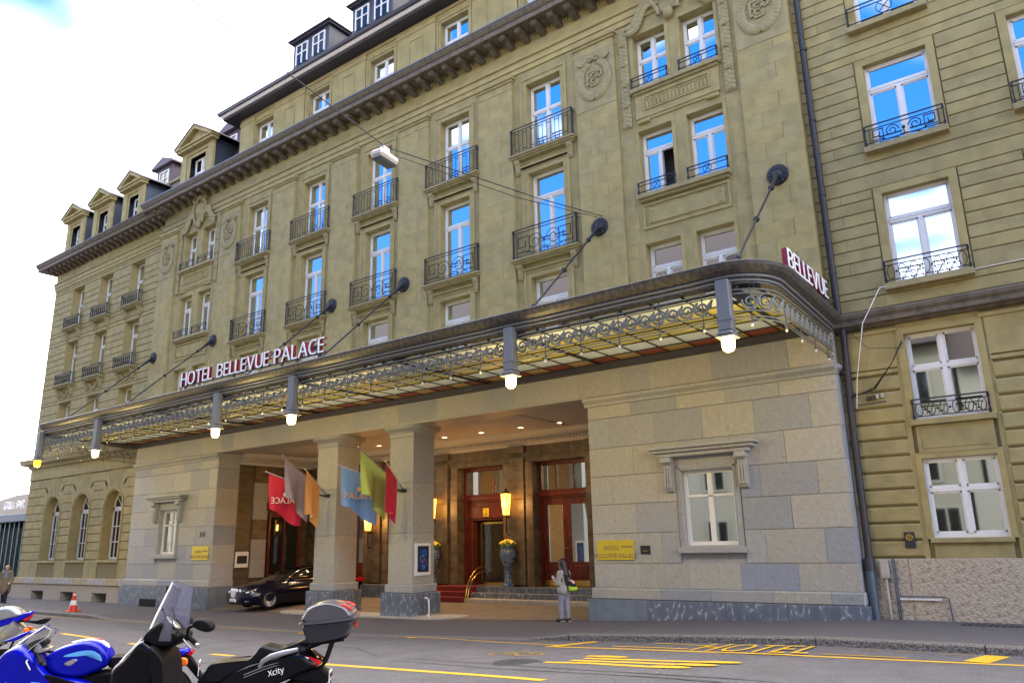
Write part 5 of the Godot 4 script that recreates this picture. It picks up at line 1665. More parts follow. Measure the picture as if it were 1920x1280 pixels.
func slope_y(z: float) -> float:          # the canopy falls gently towards the wall
	return -0.06 * clampf((CZ - z) / CZ, 0, 1)

func canopy():
	var T := thing("glass_canopy", "dark iron canopy with yellow and white glass ceiling and scroll frieze over the hotel entrance", "canopy")
	var path := canopy_path()
	for q in path: q[0].y = slope_y(q[0].z) * 4.0
	var b := MB.new()
	b.sweep([[-0.22, 6.72], [0.02, 6.72], [0.02, 6.80], [0.06, 6.83], [0.06, 6.88], [0.12, 6.92], [0.20, 6.96], [0.26, 7.03], [0.28, 7.09], [0.22, 7.13], [0.16, 7.09], [-0.22, 7.02], [-0.22, 6.72]], path)
	mi("gutter", b.done(), "canopy_paint", T)
	b = MB.new()
	for yy in [[6.86, 0.075], [6.78, 0.03]]:
		var rail := []
		for q in path: rail.append(q[0] + q[1] * yy[1] + Vector3.UP * yy[0])
		b.tube(rail, 0.028, 6)
	mi("gutter_bead", b.done(), "canopy_blue", T)
	for q in path: q[0].y = slope_y(q[0].z) * 2.0
	# rails of the frieze
	for yy in [6.60, 6.52, 6.17, 6.06, 6.00]:
		var rail := []
		for q in path: rail.append(q[0] + Vector3.UP * yy)
		b = MB.new(); b.tube(rail, 0.018 if yy > 6.1 else 0.014, 5)
		mi("rail", b.done(), "frieze_iron", T)
	var scroll: Mesh = cached("scroll", func(m: MB):
		var pts := []
		for i in 30:
			var a := PI * 0.9 + i * 0.36
			var rr := 0.145 * (1.0 - 0.82 * i / 29.0)
			pts.append(Vector3(-0.02 + cos(a) * rr, 0.0 + sin(a) * rr, 0))
		m.tube(pts, 0.023, 5)
		var arm := []
		for i in 12:
			var t := i / 11.0
			arm.append(Vector3(-0.15 + t * 0.36, -0.05 - sin(t * PI) * 0.11 + t * t * 0.19, 0))
		m.tube(arm, 0.026, 5)
		leafy(m, Vector3(0.15, 0.04, 0.0), 0.15, 1.3, 0.1); leafy(m, Vector3(0.06, -0.12, 0.0), 0.10, 0.3, 0.1))
	# walk along the path and set scrolls, uprights and bulbs
	var posts := [-34.45, -29.62, -21.9, -18.15, -10.32, -5.2]
	var dist := 0.0
	var acc := 0.17
	var n_up := 0
	for i in path.size() - 1:
		var a: Vector3 = path[i][0]; var c: Vector3 = path[i + 1][0]
		var l := (c - a).length()
		var nrm: Vector3 = (path[i][1] + path[i + 1][1]).normalized()
		while acc < l:
			var p := a.lerp(c, acc / l)
			var near := false
			if p.z > CZ - 0.3:
				for px in posts:
					if absf(p.x - px) < 0.27: near = true
			if not near: mi("scroll", scroll, "frieze_iron", T, p + Vector3.UP * 6.345, Vector3(0, atan2(nrm.x, nrm.z), 0))
			if n_up % 3 == 1:
				mi("upright", cached("cupright", func(m: MB):
					m.box(Vector3(0, -0.34, 0), Vector3(0.02, 0.68, 0.02))
					m.tube([Vector3(0, -0.66, 0), Vector3(0, -0.73, 0)], 0.026, 6)), "canopy_paint", T, p + Vector3.UP * 6.66)
				mi("bulb", cached("bulb", func(m: MB): m.ball(Vector3.ZERO, Vector3(0.030, 0.036, 0.030), 8, 6)), "bulb", T, p + Vector3.UP * 5.90)
			n_up += 1
			acc += 0.31
		acc -= l
	# posts with their hanging lamps
	for px in posts:
		var o := node("lamp_post", T, Vector3(px, 0, CZ + 0.06))
		b = MB.new()
		b.bb(-0.13, 6.02, -0.10, 0.13, 6.80, 0.10, 0.012)
		mi("shaft", b.done(), "canopy_blue", o)
		b = MB.new()
		b.bb(-0.15, 5.99, -0.12, 0.15, 6.03, 0.12); b.prism([[-0.14, 5.99], [0.14, 5.99], [0.11, 5.84], [-0.11, 5.84]], -0.11, 0.11)
		b.bb(-0.13, 5.80, -0.13, 0.13, 5.84, 0.13); b.bb(-0.16, 5.69, -0.16, 0.16, 5.78, 0.16, 0.03); b.bb(-0.18, 5.665, -0.18, 0.18, 5.69, 0.18)
		mi("collar", b.done(), "canopy_blue", o)
		mi("globe", cached("globe", func(m: MB): m.lathe([[0.0, -0.27], [0.05, -0.265], [0.095, -0.24], [0.12, -0.19], [0.126, -0.11], [0.126, 0.0]], Vector3.ZERO, 14)), "lamp_amber" if px < -33 else "lamp_glow", o, Vector3(0, 5.665, 0))
		var l := OmniLight3D.new()
		l.name = "light"; o.add_child(l)
		l.position = Vector3(0, 5.22, 0); l.light_energy = 1.5; l.light_color = Color(1.0, 0.88, 0.56); l.light_size = 0.14; l.omni_range = 12; l.shadow_enabled = true; l.omni_attenuation = 2.0
	# the coloured glass ceiling
	var zr := [0.28, 0.86, 1.62, 2.38, 3.14, 3.94]
	var tints := [[["glass_red", "glass_ochre"], 0.58], [["glass_white"], 0], [["glass_yellow"], 0], [["glass_yellow"], 0], [["glass_white"], 0]]
	var nx := 42
	for j in 5:
		for i in nx:
			var xa := lerpf(-34.6, -4.7, float(i) / nx); var xb := lerpf(-34.6, -4.7, float(i + 1) / nx)
			if j == 4 and (i == 0 or i == nx - 1): continue
			var g: Mesh = cached("soffit%d" % j, func(m: MB): m.bb(-(xb - xa) / 2 + 0.018, 0, zr[j] + 0.018, (xb - xa) / 2 - 0.018, 0.012, zr[j + 1] - 0.018))
			mi("glass_panel", g, tints[j][0][i % tints[j][0].size()], T, Vector3((xa + xb) / 2, 6.66, 0), Vector3(0.0, 0, 0))
	b = MB.new()
	for i in nx + 1:
		var xa := lerpf(-34.6, -4.7, float(i) / nx)
		b.bb(xa - 0.018, 6.645, 0.2, xa + 0.018, 6.70, 4.1)
	for zz in zr: b.bb(-34.7, 6.640, zz - 0.018, -4.6, 6.705, zz + 0.018)
	mi("glazing_bars", b.done(), "iron", T)
	for x in [-34.45, -29.62, -25.8, -21.9, -18.15, -14.2, -10.32, -5.2]:
		b = MB.new()
		b.prism([[0.0, 6.62], [4.1, 6.62], [4.1, 6.78], [0.0, 6.95]], x - 0.05, x + 0.05, Transform3D(Basis(Vector3.BACK, Vector3.UP, Vector3.RIGHT), Vector3.ZERO))
		mi("roof_beam", b.done(), "iron", T)
	b = MB.new(); b.bb(-34.9, 6.50, 0.04, -4.45, 6.74, 0.27)
	mi("wall_beam", b.done(), "roof_slate", T)
	# hanging rods up to rosettes on the facade
	for px in posts:
		var r := node("hanger", T)
		var top := Vector3(px, 10.72, ZC + 0.16)
		var foot := Vector3(px, 7.02, CZ - 0.35)
		b = MB.new()
		b.tube([top, foot], 0.028, 6)
		for t in [0.02, 0.16, 0.5, 0.86]:
			var c := top.lerp(foot, t)
			var dr := (foot - top).normalized()
			b.tube([c - dr * 0.06, c - dr * 0.02, c + dr * 0.02, c + dr * 0.06], [0.03, 0.075, 0.075, 0.03], 8)
		b.tube([top.lerp(foot, 0.02), top.lerp(foot, 0.14)], [0.075, 0.035], 7)
		mi("rod", b.done(), "iron", r)
		mi("rosette", cached("rosette", func(m: MB):
			m.lathe([[0.0, 0.16], [0.07, 0.15], [0.10, 0.09], [0.20, 0.06], [0.24, 0.075], [0.27, 0.05], [0.27, -0.05]], Vector3.ZERO, 20, Basis(Vector3.RIGHT, PI / 2))
			for k in 12:
				var a: float = TAU * k / 12
				leafy(m, Vector3(cos(a) * 0.17, sin(a) * 0.17, 0.05), 0.18, a, 0.0)), "iron", r, Vector3(px, 10.72, ZC + 0.12))

func letters(called: String, label: String, words: String, at: Vector3, turn: float, total: float, h: float, posts: Array):
	var T := thing(called, label, "sign", at, turn)
	var x := 0.0
	var list := []
	for ch in words:
		if ch == " ":
			x += h * 0.42
			continue
		var tm := text_mesh(ch, 1.0, 0.03, false)
		var bb := tm.get_aabb()
		list.append([ch, x, bb])
		x += bb.size.x * h / 0.99 + h * 0.10
	var k := total / x
	for q in list:
		var bb: AABB = q[2]
		var sc := h / 0.99
		var px: float = (q[1] + bb.size.x * sc / 2) * k - total / 2
		var o := node("letter", T, Vector3(px, h * 0.5, 0))
		var off := Vector3(-bb.get_center().x * sc * k, -bb.get_center().y * sc, 0)
		mi("face", text_mesh(q[0], 1.0, 0.02), "sign_white", o, off + Vector3(0, 0, 0.06), Vector3.ZERO, Vector3(sc * k, sc, 1))
		mi("side", text_mesh(q[0], 1.0, 0.11), "sign_red", o, off, Vector3.ZERO, Vector3(sc * k, sc, 1))
	var b := MB.new()
	b.bb(-total / 2, -0.02, -0.04, total / 2, 0.03, 0.0)
	for p in posts: b.bb(p - 0.04, -0.42, -0.04, p + 0.04, 0.0, 0.03)
	mi("support", b.done(), "canopy_paint", T)

func flag_set(px: float, y: float, z: float, sets: Array, where: String):
	# bracket with three poles fanned out from the pillar
	var B := thing("flag_bracket", "dark iron flag bracket with three poles on the %s" % where, "bracket", Vector3(px, y, z))
	var b := MB.new()
	b.bb(-0.10, -0.07, -0.02, 0.10, 0.02, 0.06); b.tube([Vector3(0, -0.04, 0.03), Vector3(-0.02, 0.0, 0.35), Vector3(-0.05, 0.10, 0.45)], 0.018, 5); b.tube([Vector3(-0.1, -0.05, 0.03), Vector3(-0.3, 0.02, 0.2)], 0.015, 5)
	mi("mount", b.done(), "iron", B)
	for s in sets:
		var az := deg_to_rad(s[0]); var el := deg_to_rad(s[1])
		var d := Vector3(sin(az) * cos(el), sin(el), cos(az) * cos(el))
		var m := MB.new()
		m.tube([Vector3.ZERO, d * 2.2], 0.017, 6); m.ball(d * 2.23, Vector3.ONE * 0.035, 7, 5)
		mi("pole", m.done(), "alloy", B)
		var F := thing("flag", s[3], "flag", Vector3(px, y, z), 0.0, "hotel flags on the entrance pillars")
		var f := MB.new()
		var side := Vector3(d.z, 0, -d.x).normalized()
		var rows := []
		var n := 22
		for i in n + 1:
			var t := i / float(n)
			var p := d * lerpf(0.85, 2.12, t)
			var r := []
			for k in 13:
				var v := k / 12.0
				var fold: float = sin(t * 9.0 + s[4]) * 0.075 * v * (0.4 + v) + sin(t * 21.0 + v * 2.0 + s[4]) * 0.018 * v
				var pull: Vector3 = (0.5 - t) * d * Vector3(1, 0, 1) * 0.42 * v * v * s[5]
				r.append(p + Vector3(0, -0.03 - v * (1.28 + 0.10 * sin(t * 5.0 + s[4])), 0) + side * fold + pull)
			rows.append(r)
		f.sheet(rows)
		mi("cloth", f.done(), s[2], F)
		if s[6] != "":
			var ang := atan2(side.x, side.z)
			var mid: Vector3 = d * 1.5 + Vector3(0, -0.72, 0)
			var front := side if side.dot(Vector3(0.7, 0, 0.7)) > 0 else -side
			ang = atan2(front.x, front.z)
			mi("lettering", text_mesh(s[6], 0.20, 0.004), s[7], F, mid + front * 0.10, Vector3(0, ang, 0), Vector3(-1 if s[2] == "flag_red" else 1, 1, 1))
			var e := MB.new(); e.bb(-0.06, 0.14, 0, 0.06, 0.26, 0.004)
			mi("emblem", e.done(), s[7], F, mid + front * 0.10, Vector3(0, ang, 0))

func vase(at: Vector3, label: String):
	var T := thing("flower_vase", label, "vase", at, 0.0, "glazed vases beside the lobby steps")
	var b := MB.new()
	b.lathe([[0.21, 0.0], [0.22, 0.04], [0.16, 0.12], [0.12, 0.30], [0.11, 0.52], [0.14, 0.60], [0.17, 0.63]], Vector3.ZERO, 18)
	mi("pedestal", b.done(), "vase_blue", T)
	b = MB.new()
	b.lathe([[0.10, 0.63], [0.13, 0.68], [0.22, 0.82], [0.28, 1.02], [0.285, 1.15], [0.25, 1.27], [0.235, 1.33], [0.26, 1.36], [0.22, 1.36], [0.2, 1.28]], Vector3.ZERO, 20)
	mi("urn", b.done(), "vase_blue", T)
	b = MB.new()
	var r := RandomNumberGenerator.new(); r.seed = 5
	for i in 60:
		var a := r.randf() * TAU; var q := sqrt(r.randf())
		leafy(b, Vector3(cos(a) * 0.26 * q, 1.36 + 0.10 * (1 - q), sin(a) * 0.26 * q), 0.14, a, 0.7)
	mi("leaves", b.done(), "leaf", T)
	for i in 46:
		var a := r.randf() * TAU; var q := sqrt(r.randf())
		mi("blossom", cached("blossom", func(m: MB):
			for k in 7: leafy(m, Vector3(cos(TAU * k / 7) * 0.026, 0.0, sin(TAU * k / 7) * 0.026), 0.05, TAU * k / 7, 0.5)
			m.ball(Vector3(0, 0.006, 0), Vector3(0.036, 0.022, 0.036), 7, 4)), "petal", T, Vector3(cos(a) * 0.30 * q, 1.44 + 0.14 * (1 - q * q), sin(a) * 0.30 * q))

func brass_rail(at: Vector3, label: String):
	var T := thing("hand_rail", label, "handrail", at, 0.0, "curved brass handrails of the lobby steps")
	for q in [0.0, 0.16]:
		var pts := []
		for i in 12:
			var t := i / 11.0
			pts.append(Vector3(q * 0.6, 0.0 + sin(t * PI / 2) * (1.15 - q), -0.02 - (1.0 - cos(t * PI / 2)) * (0.95 - q * 0.6)))
		pts.append(Vector3(q * 0.6, 1.15 - q, -1.15))
		var b := MB.new(); b.tube(pts, 0.022, 7); b.ball(pts[-1], Vector3.ONE * 0.035, 7, 5)
		mi("bar", b.done(), "brass", T)

func plaque(called: String, label: String, at: Vector3, turn: float, w: float, h: float, m: String, lines: Array, ink: String):
	var T := thing(called, label, "plaque", at, turn)
	var b := MB.new(); b.bb(-w / 2, -h / 2, -0.02, w / 2, h / 2, 0.015, 0.004)
	mi("plate", b.done(), m, T)
	for l in lines: mi("lettering", text_mesh(l[0], l[1], 0.003, true), ink, T, Vector3(l[2], l[3], 0.018))

func small_things():
	flag_set(-21.54, 3.77, 0.02, [[-40, 21, "flag_red", "red hotel flag with lettering on the pillar beside the car", 0.3, 0.4, "PALACE", "white_plate"], [-3, 33, "flag_mauve", "grey mauve hotel flag on the pillar beside the car", 1.2, 0.9, "", ""], [30, 18, "flag_orange", "pale orange hotel flag on the pillar beside the car", 2.0, 1.2, "", ""]], "pillar beside the car")
	flag_set(-17.86, 3.74, 0.02, [[-40, 21, "flag_blue", "light blue hotel flag with PALACE lettering", 0.6, 0.3, "PALACE", "flag_orange"], [-3, 33, "flag_green", "lime green hotel flag with folded edge", 1.5, 0.9, "", ""], [30, 18, "flag_red", "narrow red hotel flag on the pillar carrying the poster case", 2.6, 1.4, "", ""]], "pillar carrying the poster case")
	vase(Vector3(-17.0, 0.57, -4.25), "blue and yellow glazed vase with yellow flowers between the lobby doors")
	vase(Vector3(-20.55, 0.57, -4.25), "blue and yellow glazed vase with yellow flowers across the red carpet from the handrail")
	brass_rail(Vector3(-18.1, 0.1, -3.25), "curved brass handrail where the red carpet meets the stone steps")
	brass_rail(Vector3(-20.45, 0.1, -3.25), "curved brass handrail on the far side of the red carpet")
	plaque("brass_plaque", "large polished brass plaque by the entrance with HOTEL BELLEVUE PALACE", Vector3(-10.28, 1.80, 0.02), 0, 1.07, 0.49, "brass_plate", [["HOTEL *****", 0.10, 0.10, 0.05], ["BELLEVUE PALACE", 0.10, 0.0, -0.14]], "cornice")
	plaque("brass_plaque", "brass plaque on the pier wall below the house number", Vector3(-29.08, 1.90, 0.02), 0, 1.14, 0.53, "brass_plate", [["HOTEL *****", 0.10, 0.10, 0.05], ["BELLEVUE PALACE", 0.105, 0.0, -0.14]], "cornice")
	plaque("dark_plaque", "small dark plaque with gold band beside the large brass plaque", Vector3(-9.42, 1.80, 0.02), 0, 0.26, 0.20, "ink", [["---", 0.10, 0, -0.02]], "brass_plate")
	var num := text_mesh("3-5", 0.20, 0.02)
	tag(mi("house_number", num, "ink", self, Vector3(-29.05, 2.62, 0.015)), "small dark house number 3-5 above a brass plaque", "house number")
	# bronze emblem plaque on the right wing
	var T := thing("bronze_plaque", "bronze plaque with round wheel emblem on the banded wing", "plaque", Vector3(-3.47, 1.92, -0.47))
	var b := MB.new(); b.bb(-0.10, -0.16, -0.02, 0.10, 0.16, 0.02, 0.006)
	mi("plate", b.done(), "seam", T)
	b = MB.new()
	var ring := []
	for k in 16: ring.append(Vector3(cos(TAU * k / 16) * 0.06, 0.05 + sin(TAU * k / 16) * 0.06, 0.025))
	b.tube(ring, 0.010, 5, true)
	for k in 3: b.box(Vector3(0, 0.05, 0.025), Vector3(0.12, 0.012, 0.01), 0, Basis(Vector3.BACK, PI * k / 3))
	mi("wheel_emblem", b.done(), "brass", T)
	# screen case on the pillar, white box sign in the porch
	T = thing("poster_case", "white framed poster case with blue screen on the pillar's side", "poster case", Vector3(-17.47, 1.60, -0.44), PI / 2)
	b = MB.new(); b.bb(-0.35, -0.49, -0.01, 0.35, 0.48, 0.05, 0.012)
	mi("case", b.done(), "white_paint", T)
	b = MB.new(); b.bb(-0.25, -0.38, 0.045, 0.25, 0.40, 0.055)
	mi("bezel", b.done(), "ink", T)
	b = MB.new(); b.bb(-0.19, -0.30, 0.055, 0.19, 0.32, 0.058)
	mi("screen", b.done(), "screen_blue", T)
	for q in [[0.02, 0.20, 0.07, "bike_pale"], [-0.05, 0.02, 0.08, "flag_orange"], [0.06, -0.12, 0.09, "flag_red"], [0.0, -0.24, 0.05, "bike_pale"]]:
		var cr := []
		for k in 14: cr.append(Vector3(q[0] + cos(TAU * k / 14) * q[2], q[1] + sin(TAU * k / 14) * q[2] * 1.2, 0.059))
		b = MB.new(); b.tube(cr, 0.006, 4, true)
		mi("print", b.done(), q[3], T)
	T = thing("box_sign", "small white box sign with dark screen on the porch side wall", "sign", Vector3(-28.36, 1.62, -1.36), PI / 2)
	b = MB.new(); b.bb(-0.30, -0.32, 0, 0.30, 0.30, 0.08, 0.015); mi("case", b.done(), "white_paint", T)
	b = MB.new(); b.bb(-0.23, -0.16, 0.078, 0.23, 0.14, 0.085); mi("screen", b.done(), "ink", T)
	T = thing("bent_post", "short bent grey pipe post at the foot of the pillar", "post", Vector3(-16.95, gy(-16.95) + 0.05, -0.2))
	b = MB.new(); b.tube([Vector3(0, 0, 0), Vector3(0, 0.42, 0), Vector3(-0.04, 0.50, 0), Vector3(-0.16, 0.52, 0)], 0.04, 8); b.lathe([[0.07, 0], [0.07, 0.06], [0.04, 0.08]], Vector3.ZERO, 10)
	mi("pipe", b.done(), "alloy", T)
	# traffic cone
	T = thing("traffic_cone", "red and white striped traffic cone at the kerb", "traffic cone", Vector3(-32.9, walk_y(-32.9, 2.9), 2.9))
	b = MB.new(); b.box(Vector3(0, 0.02, 0), Vector3(0.46, 0.04, 0.46), 0.01); mi("foot", b.done(), "red_plastic", T)
	for q in [[0.04, 0.24, "red_plastic"], [0.24, 0.42, "white_plate"], [0.42, 0.60, "red_plastic"], [0.60, 0.66, "white_plate"], [0.66, 0.76, "red_plastic"]]:
		b = MB.new(); b.lathe([[0.17 - q[0] * 0.19, q[0]], [0.17 - q[1] * 0.19, q[1]]], Vector3.ZERO, 16)
		mi("band", b.done(), q[2], T)
	# folding board behind the scooter's screen
	T = thing("folding_board", "dark folding pavement board standing before the veined plinth", "board", Vector3(-29.9, gy(-29.9), 0.6), 1.1)
	b = MB.new()
	for sg in [-1, 1]: b.box(Vector3(0, 0.44, sg * 0.14), Vector3(0.42, 0.9, 0.025), 0.01, Basis(Vector3.RIGHT, sg * -0.28))
	mi("panels", b.done(), "cloth_dark", T)
	# cellar grille in the left plinth
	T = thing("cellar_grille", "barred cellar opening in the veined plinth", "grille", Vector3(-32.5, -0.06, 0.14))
	b = MB.new(); b.bb(-0.62, -0.16, -0.02, 0.62, 0.17, 0.012); mi("recess_shade", b.done(), "ink", T)  # flat near-black sheet, the shade inside the opening put into its colour
	for i in 13:
		mi("bar", cached("gbar", func(m: MB): m.bb(-0.014, -0.16, 0.01, 0.014, 0.16, 0.035)), "seam", T, Vector3(-0.56 + i * 0.093, 0, 0))
	# rain pipe, conduits and cables at the corner of the right wing
	T = thing("rain_pipe", "dark rain pipe in the corner beside the banded wing", "pipe")
	b = MB.new(); b.tube([Vector3(-4.30, 17.5, -0.36), Vector3(-4.28, 7.0, -0.36)], 0.075, 10)
	mi("upper_pipe", b.done(), "pipe", T)
	b = MB.new(); b.tube([Vector3(-4.22, 6.62, -0.36), Vector3(-4.28, 4.1, -0.34), Vector3(-4.28, 1.75, -0.30), Vector3(-4.28, 1.4, -0.22)], 0.075, 10)
	b.tube([Vector3(-4.28, 1.55, -0.26), Vector3(-4.28, 1.30, -0.22)], 0.11, 10)
	mi("lower_pipe", b.done(), "pipe", T)
	b = MB.new(); b.tube([Vector3(-4.28, 1.35, -0.22), Vector3(-4.28, 0.25, -0.2)], 0.095, 10); mi("standpipe", b.done(), "zinc", T)
	for y in [16.0, 14.0, 12.0, 10.0, 8.0, 5.6, 4.0, 2.6]:
		mi("clamp", cached("clamp", func(m: MB): m.lathe([[0.09, -0.03], [0.09, 0.03]], Vector3.ZERO, 10); m.bb(-0.02, -0.02, -0.2, 0.02, 0.02, -0.05)), "pipe", T, Vector3(-4.28, y, -0.36))
	T = thing("conduit_box", "cream cable box and conduits at the foot of the rain pipe", "cable box", Vector3(-4.0, 0.3, -0.3))
	b = MB.new(); b.bb(-0.08, 0.85, -0.06, 0.08, 1.22, 0.06, 0.01); mi("box", b.done(), "pale_stone", T)
	b = MB.new(); b.tube([Vector3(0, 0.0, 0), Vector3(0, 0.85, 0)], 0.032, 7); mi("duct", b.done(), "pale_stone", T)
	b = MB.new()
	b.tube([Vector3(0.16, 0.0, 0), Vector3(0.16, 1.25, 0)], 0.016, 5); b.tube([Vector3(0.2, 0.0, 0), Vector3(0.2, 1.25, 0)], 0.016, 5)
	b.tube([Vector3(0.2, 0.50, 0.0), Vector3(1.05, 0.50, 0.0), Vector3(1.12, 0.46, 0.0), Vector3(1.14, 0.0, 0.0)], 0.014, 5)
	mi("conduit", b.done(), "zinc", T)
	b = MB.new(); b.bb(0.22, 0.43, -0.01, 1.0, 0.46, 0.02); mi("strip_light", b.done(), "white_paint", T)
	T = thing("junction_boxes", "four little cable boxes in a row on the banded wing", "cable boxes", Vector3(-3.75, 4.98, -0.46))
	for i in 4:
		mi("box", cached("jbox", func(m: MB): m.bb(-0.035, -0.05, -0.02, 0.035, 0.05, 0.05, 0.008)), "pale_stone" if i > 1 else "pipe", T, Vector3(i * 0.10 - 0.15, 0.01 * i, 0))
	b = MB.new(); b.tube([Vector3(-0.4, -0.12, 0.0), Vector3(0.2, -0.10, 0.0)], 0.012, 5); mi("conduit", b.done(), "zinc", T)
	b = MB.new()
	b.tube([Vector3(-4.12, 4.75, -0.25), Vector3(-4.02, 5.4, -0.2), Vector3(-3.72, 6.6, -0.05), Vector3(-3.3, 7.38, -0.2), Vector3(-3.16, 7.42, -0.3)], 0.010, 5); b.tube([Vector3(-1.46, 7.42, -0.3), Vector3(1.0, 7.5, -0.45)], 0.008, 5)
	tag(mi("white_cable", b.done(), "white_paint", self), "loose white cable hanging from the window sill", "cable")
	b = MB.new()
	for k in 3: b.tube([Vector3(-4.2, 5.0 + k * 0.02, -0.28), Vector3(-3.7, 5.18 - k * 0.03, -0.25), Vector3(-3.3, 5.65, -0.28), Vector3(-3.05, 6.12 + 0.02 * k, -0.42)], 0.011, 5)
	b.tube([Vector3(-4.25, 6.75, -0.1), Vector3(-3.7, 6.05, -0.2), Vector3(-3.1, 6.0, -0.35)], 0.007, 5)
	tag(mi("black_cable", b.done(), "ink", self), "bundle of black cables drooping to the window corner", "cable")
	# street lamp on its span wire
	T = thing("hanging_lamp", "grey street lamp hanging on a wire over the road", "street lamp", Vector3(-10.62, 9.92, 8.0), deg_to_rad(8))
	b = MB.new(); b.bb(-0.16, -0.33, -0.29, 0.16, -0.16, 0.29, 0.05); b.bb(-0.05, -0.17, -0.10, 0.05, -0.02, 0.10)
	mi("housing", b.done(), "white_old", T)
	b = MB.new(); b.bb(-0.135, -0.38, -0.26, 0.135, -0.32, 0.26, 0.03); mi("cover_glass", b.done(), "zinc", T)
	b = MB.new()
	var wp := [Vector3(-10.22, 11.06, ZC), Vector3(-10.35, 10.52, 3.0), Vector3(-10.62, 9.93, 8.0), Vector3(-10.9, 11.0, 12.5), Vector3(-11.25, 12.85, 20.55)]
	b.tube(wp, 0.012, 5); b.tube([Vector3(-10.62, 9.80, 8.0), Vector3(-10.5, 10.35, 3.6), Vector3(-10.3, 10.98, 0.0)], 0.009, 5)
	tag(mi("span_wire", b.done(), "iron", self), "thin black wire carrying the street lamp across the road", "wire")
	b = MB.new(); b.tube([Vector3(-10.22, 11.06, ZC + 0.02), Vector3(-10.75, 10.95, ZC + 0.02), Vector3(-10.78, 10.6, ZC + 0.02), Vector3(-10.75, 7.2, ZC + 0.02)], 0.014, 5)
	tag(mi("lamp_cable", b.done(), "alloy", self), "thin pale cable running down the facade from the span wire", "cable")
	# low restaurant building at the far left
	T = thing("restaurant_pavilion", "low dark green glazed pavilion with lettering on its roof edge", "building", Vector3(-47.3, -0.25, -1.0))
	b = MB.new(); b.bb(-14, 0, -9, 0, 4.0, -0.2); mi("body", b.done(), "green_dark", T)
	b = MB.new(); b.bb(-14.3, 4.0, -9.3, 0.05, 4.45, 0.3, 0.03); mi("fascia", b.done(), "zinc", T)
	b = MB.new(); b.prism([[0.2, 4.45], [-4.5, 6.3], [-9.2, 4.45]], -14.2, -0.1, Transform3D(Basis(Vector3.BACK, Vector3.UP, Vector3.RIGHT), Vector3.ZERO)); mi("roof", b.done(), "roof_tile", T)
	for i in 12:
		mi("column", cached("gcol", func(m: MB): m.bb(-0.07, 0.35, -0.1, 0.07, 4.0, 0.1, 0.02)), "green_dark", T, Vector3(-0.4 - i * 0.62, 0, -0.1))
		mi("pane", cached("gpane", func(m: MB): m.bb(-0.24, 0.4, -0.01, 0.24, 3.7, 0.01)), "pane", T, Vector3(-0.71 - i * 0.62, 0, -0.12))
	b = MB.new(); b.bb(-14, 0, -0.4, 0, 0.35, 0.1); mi("plinth", b.done(), "rough_pale", T)
	mi("lettering", text_mesh("GRILL BAR", 0.42, 0.06), "sign_white", T, Vector3(-2.35, 4.95, 0.12))

# houses across the street: seen mirrored in the hotel's windows
func houses():
	var x := -94.0
	var k := 0
	for w in [17.0, 14.0, 16.0, 13.0, 19.0, 10.0, 17.0, 15.0]:
		var h: float = [18.0, 17.0, 17.5, 17.0, 15.8, 10.5, 9.5, 10.5][k]
		var T := thing("town_house", ["pale", "ochre", "grey", "cream", "buff", "white", "sandstone", "light"][k] + " rendered town house with red tiled roof across the street", "building", Vector3(x + w / 2, 0.2, 20.6))
		var b := MB.new()
		holed(b, -w / 2 + 0.05, w / 2 - 0.05, -0.6, h, 0.0, [])
		b.bb(-w / 2 + 0.05, -0.6, 0.3, w / 2 - 0.05, h, 11.0)
		mi("wall", b.done(), "house_wall" if k % 2 == 0 else "house_wall2", T)
		b = MB.new()
		b.prism([[-0.7, h], [5.5, h + 5.0], [11.7, h]], -w / 2, w / 2, Transform3D(Basis(Vector3.BACK, Vector3.UP, Vector3.RIGHT), Vector3.ZERO))
		mi("roof", b.done(), "house_roof", T)
		var n := int(w / 3.0)
		for i in n:
			for j in int(h / 3.3):
				var o := node("window", T, Vector3(-w / 2 + w * (i + 0.5) / n, 1.0 + j * 3.2, -0.01))
				mi("frame", cached("hfr", func(m: MB):
					for e in [[-0.62, -0.5, 0, 1.8], [0.5, 0.62, 0, 1.8], [-0.5, 0.5, 1.68, 1.8], [-0.5, 0.5, 0, 0.1], [-0.04, 0.04, 0.1, 1.68]]: m.bb(e[0], e[2], -0.06, e[1], e[3], 0.02)), "house_wall", o)
				mi("pane", cached("hpn", func(m: MB): m.bb(-0.5, 0.1, -0.02, 0.5, 1.68, 0.01)), "car_glass", o)
		x += w + 0.1
		k += 1

func later():
	small_things()
	houses()
	vehicles()
	people()

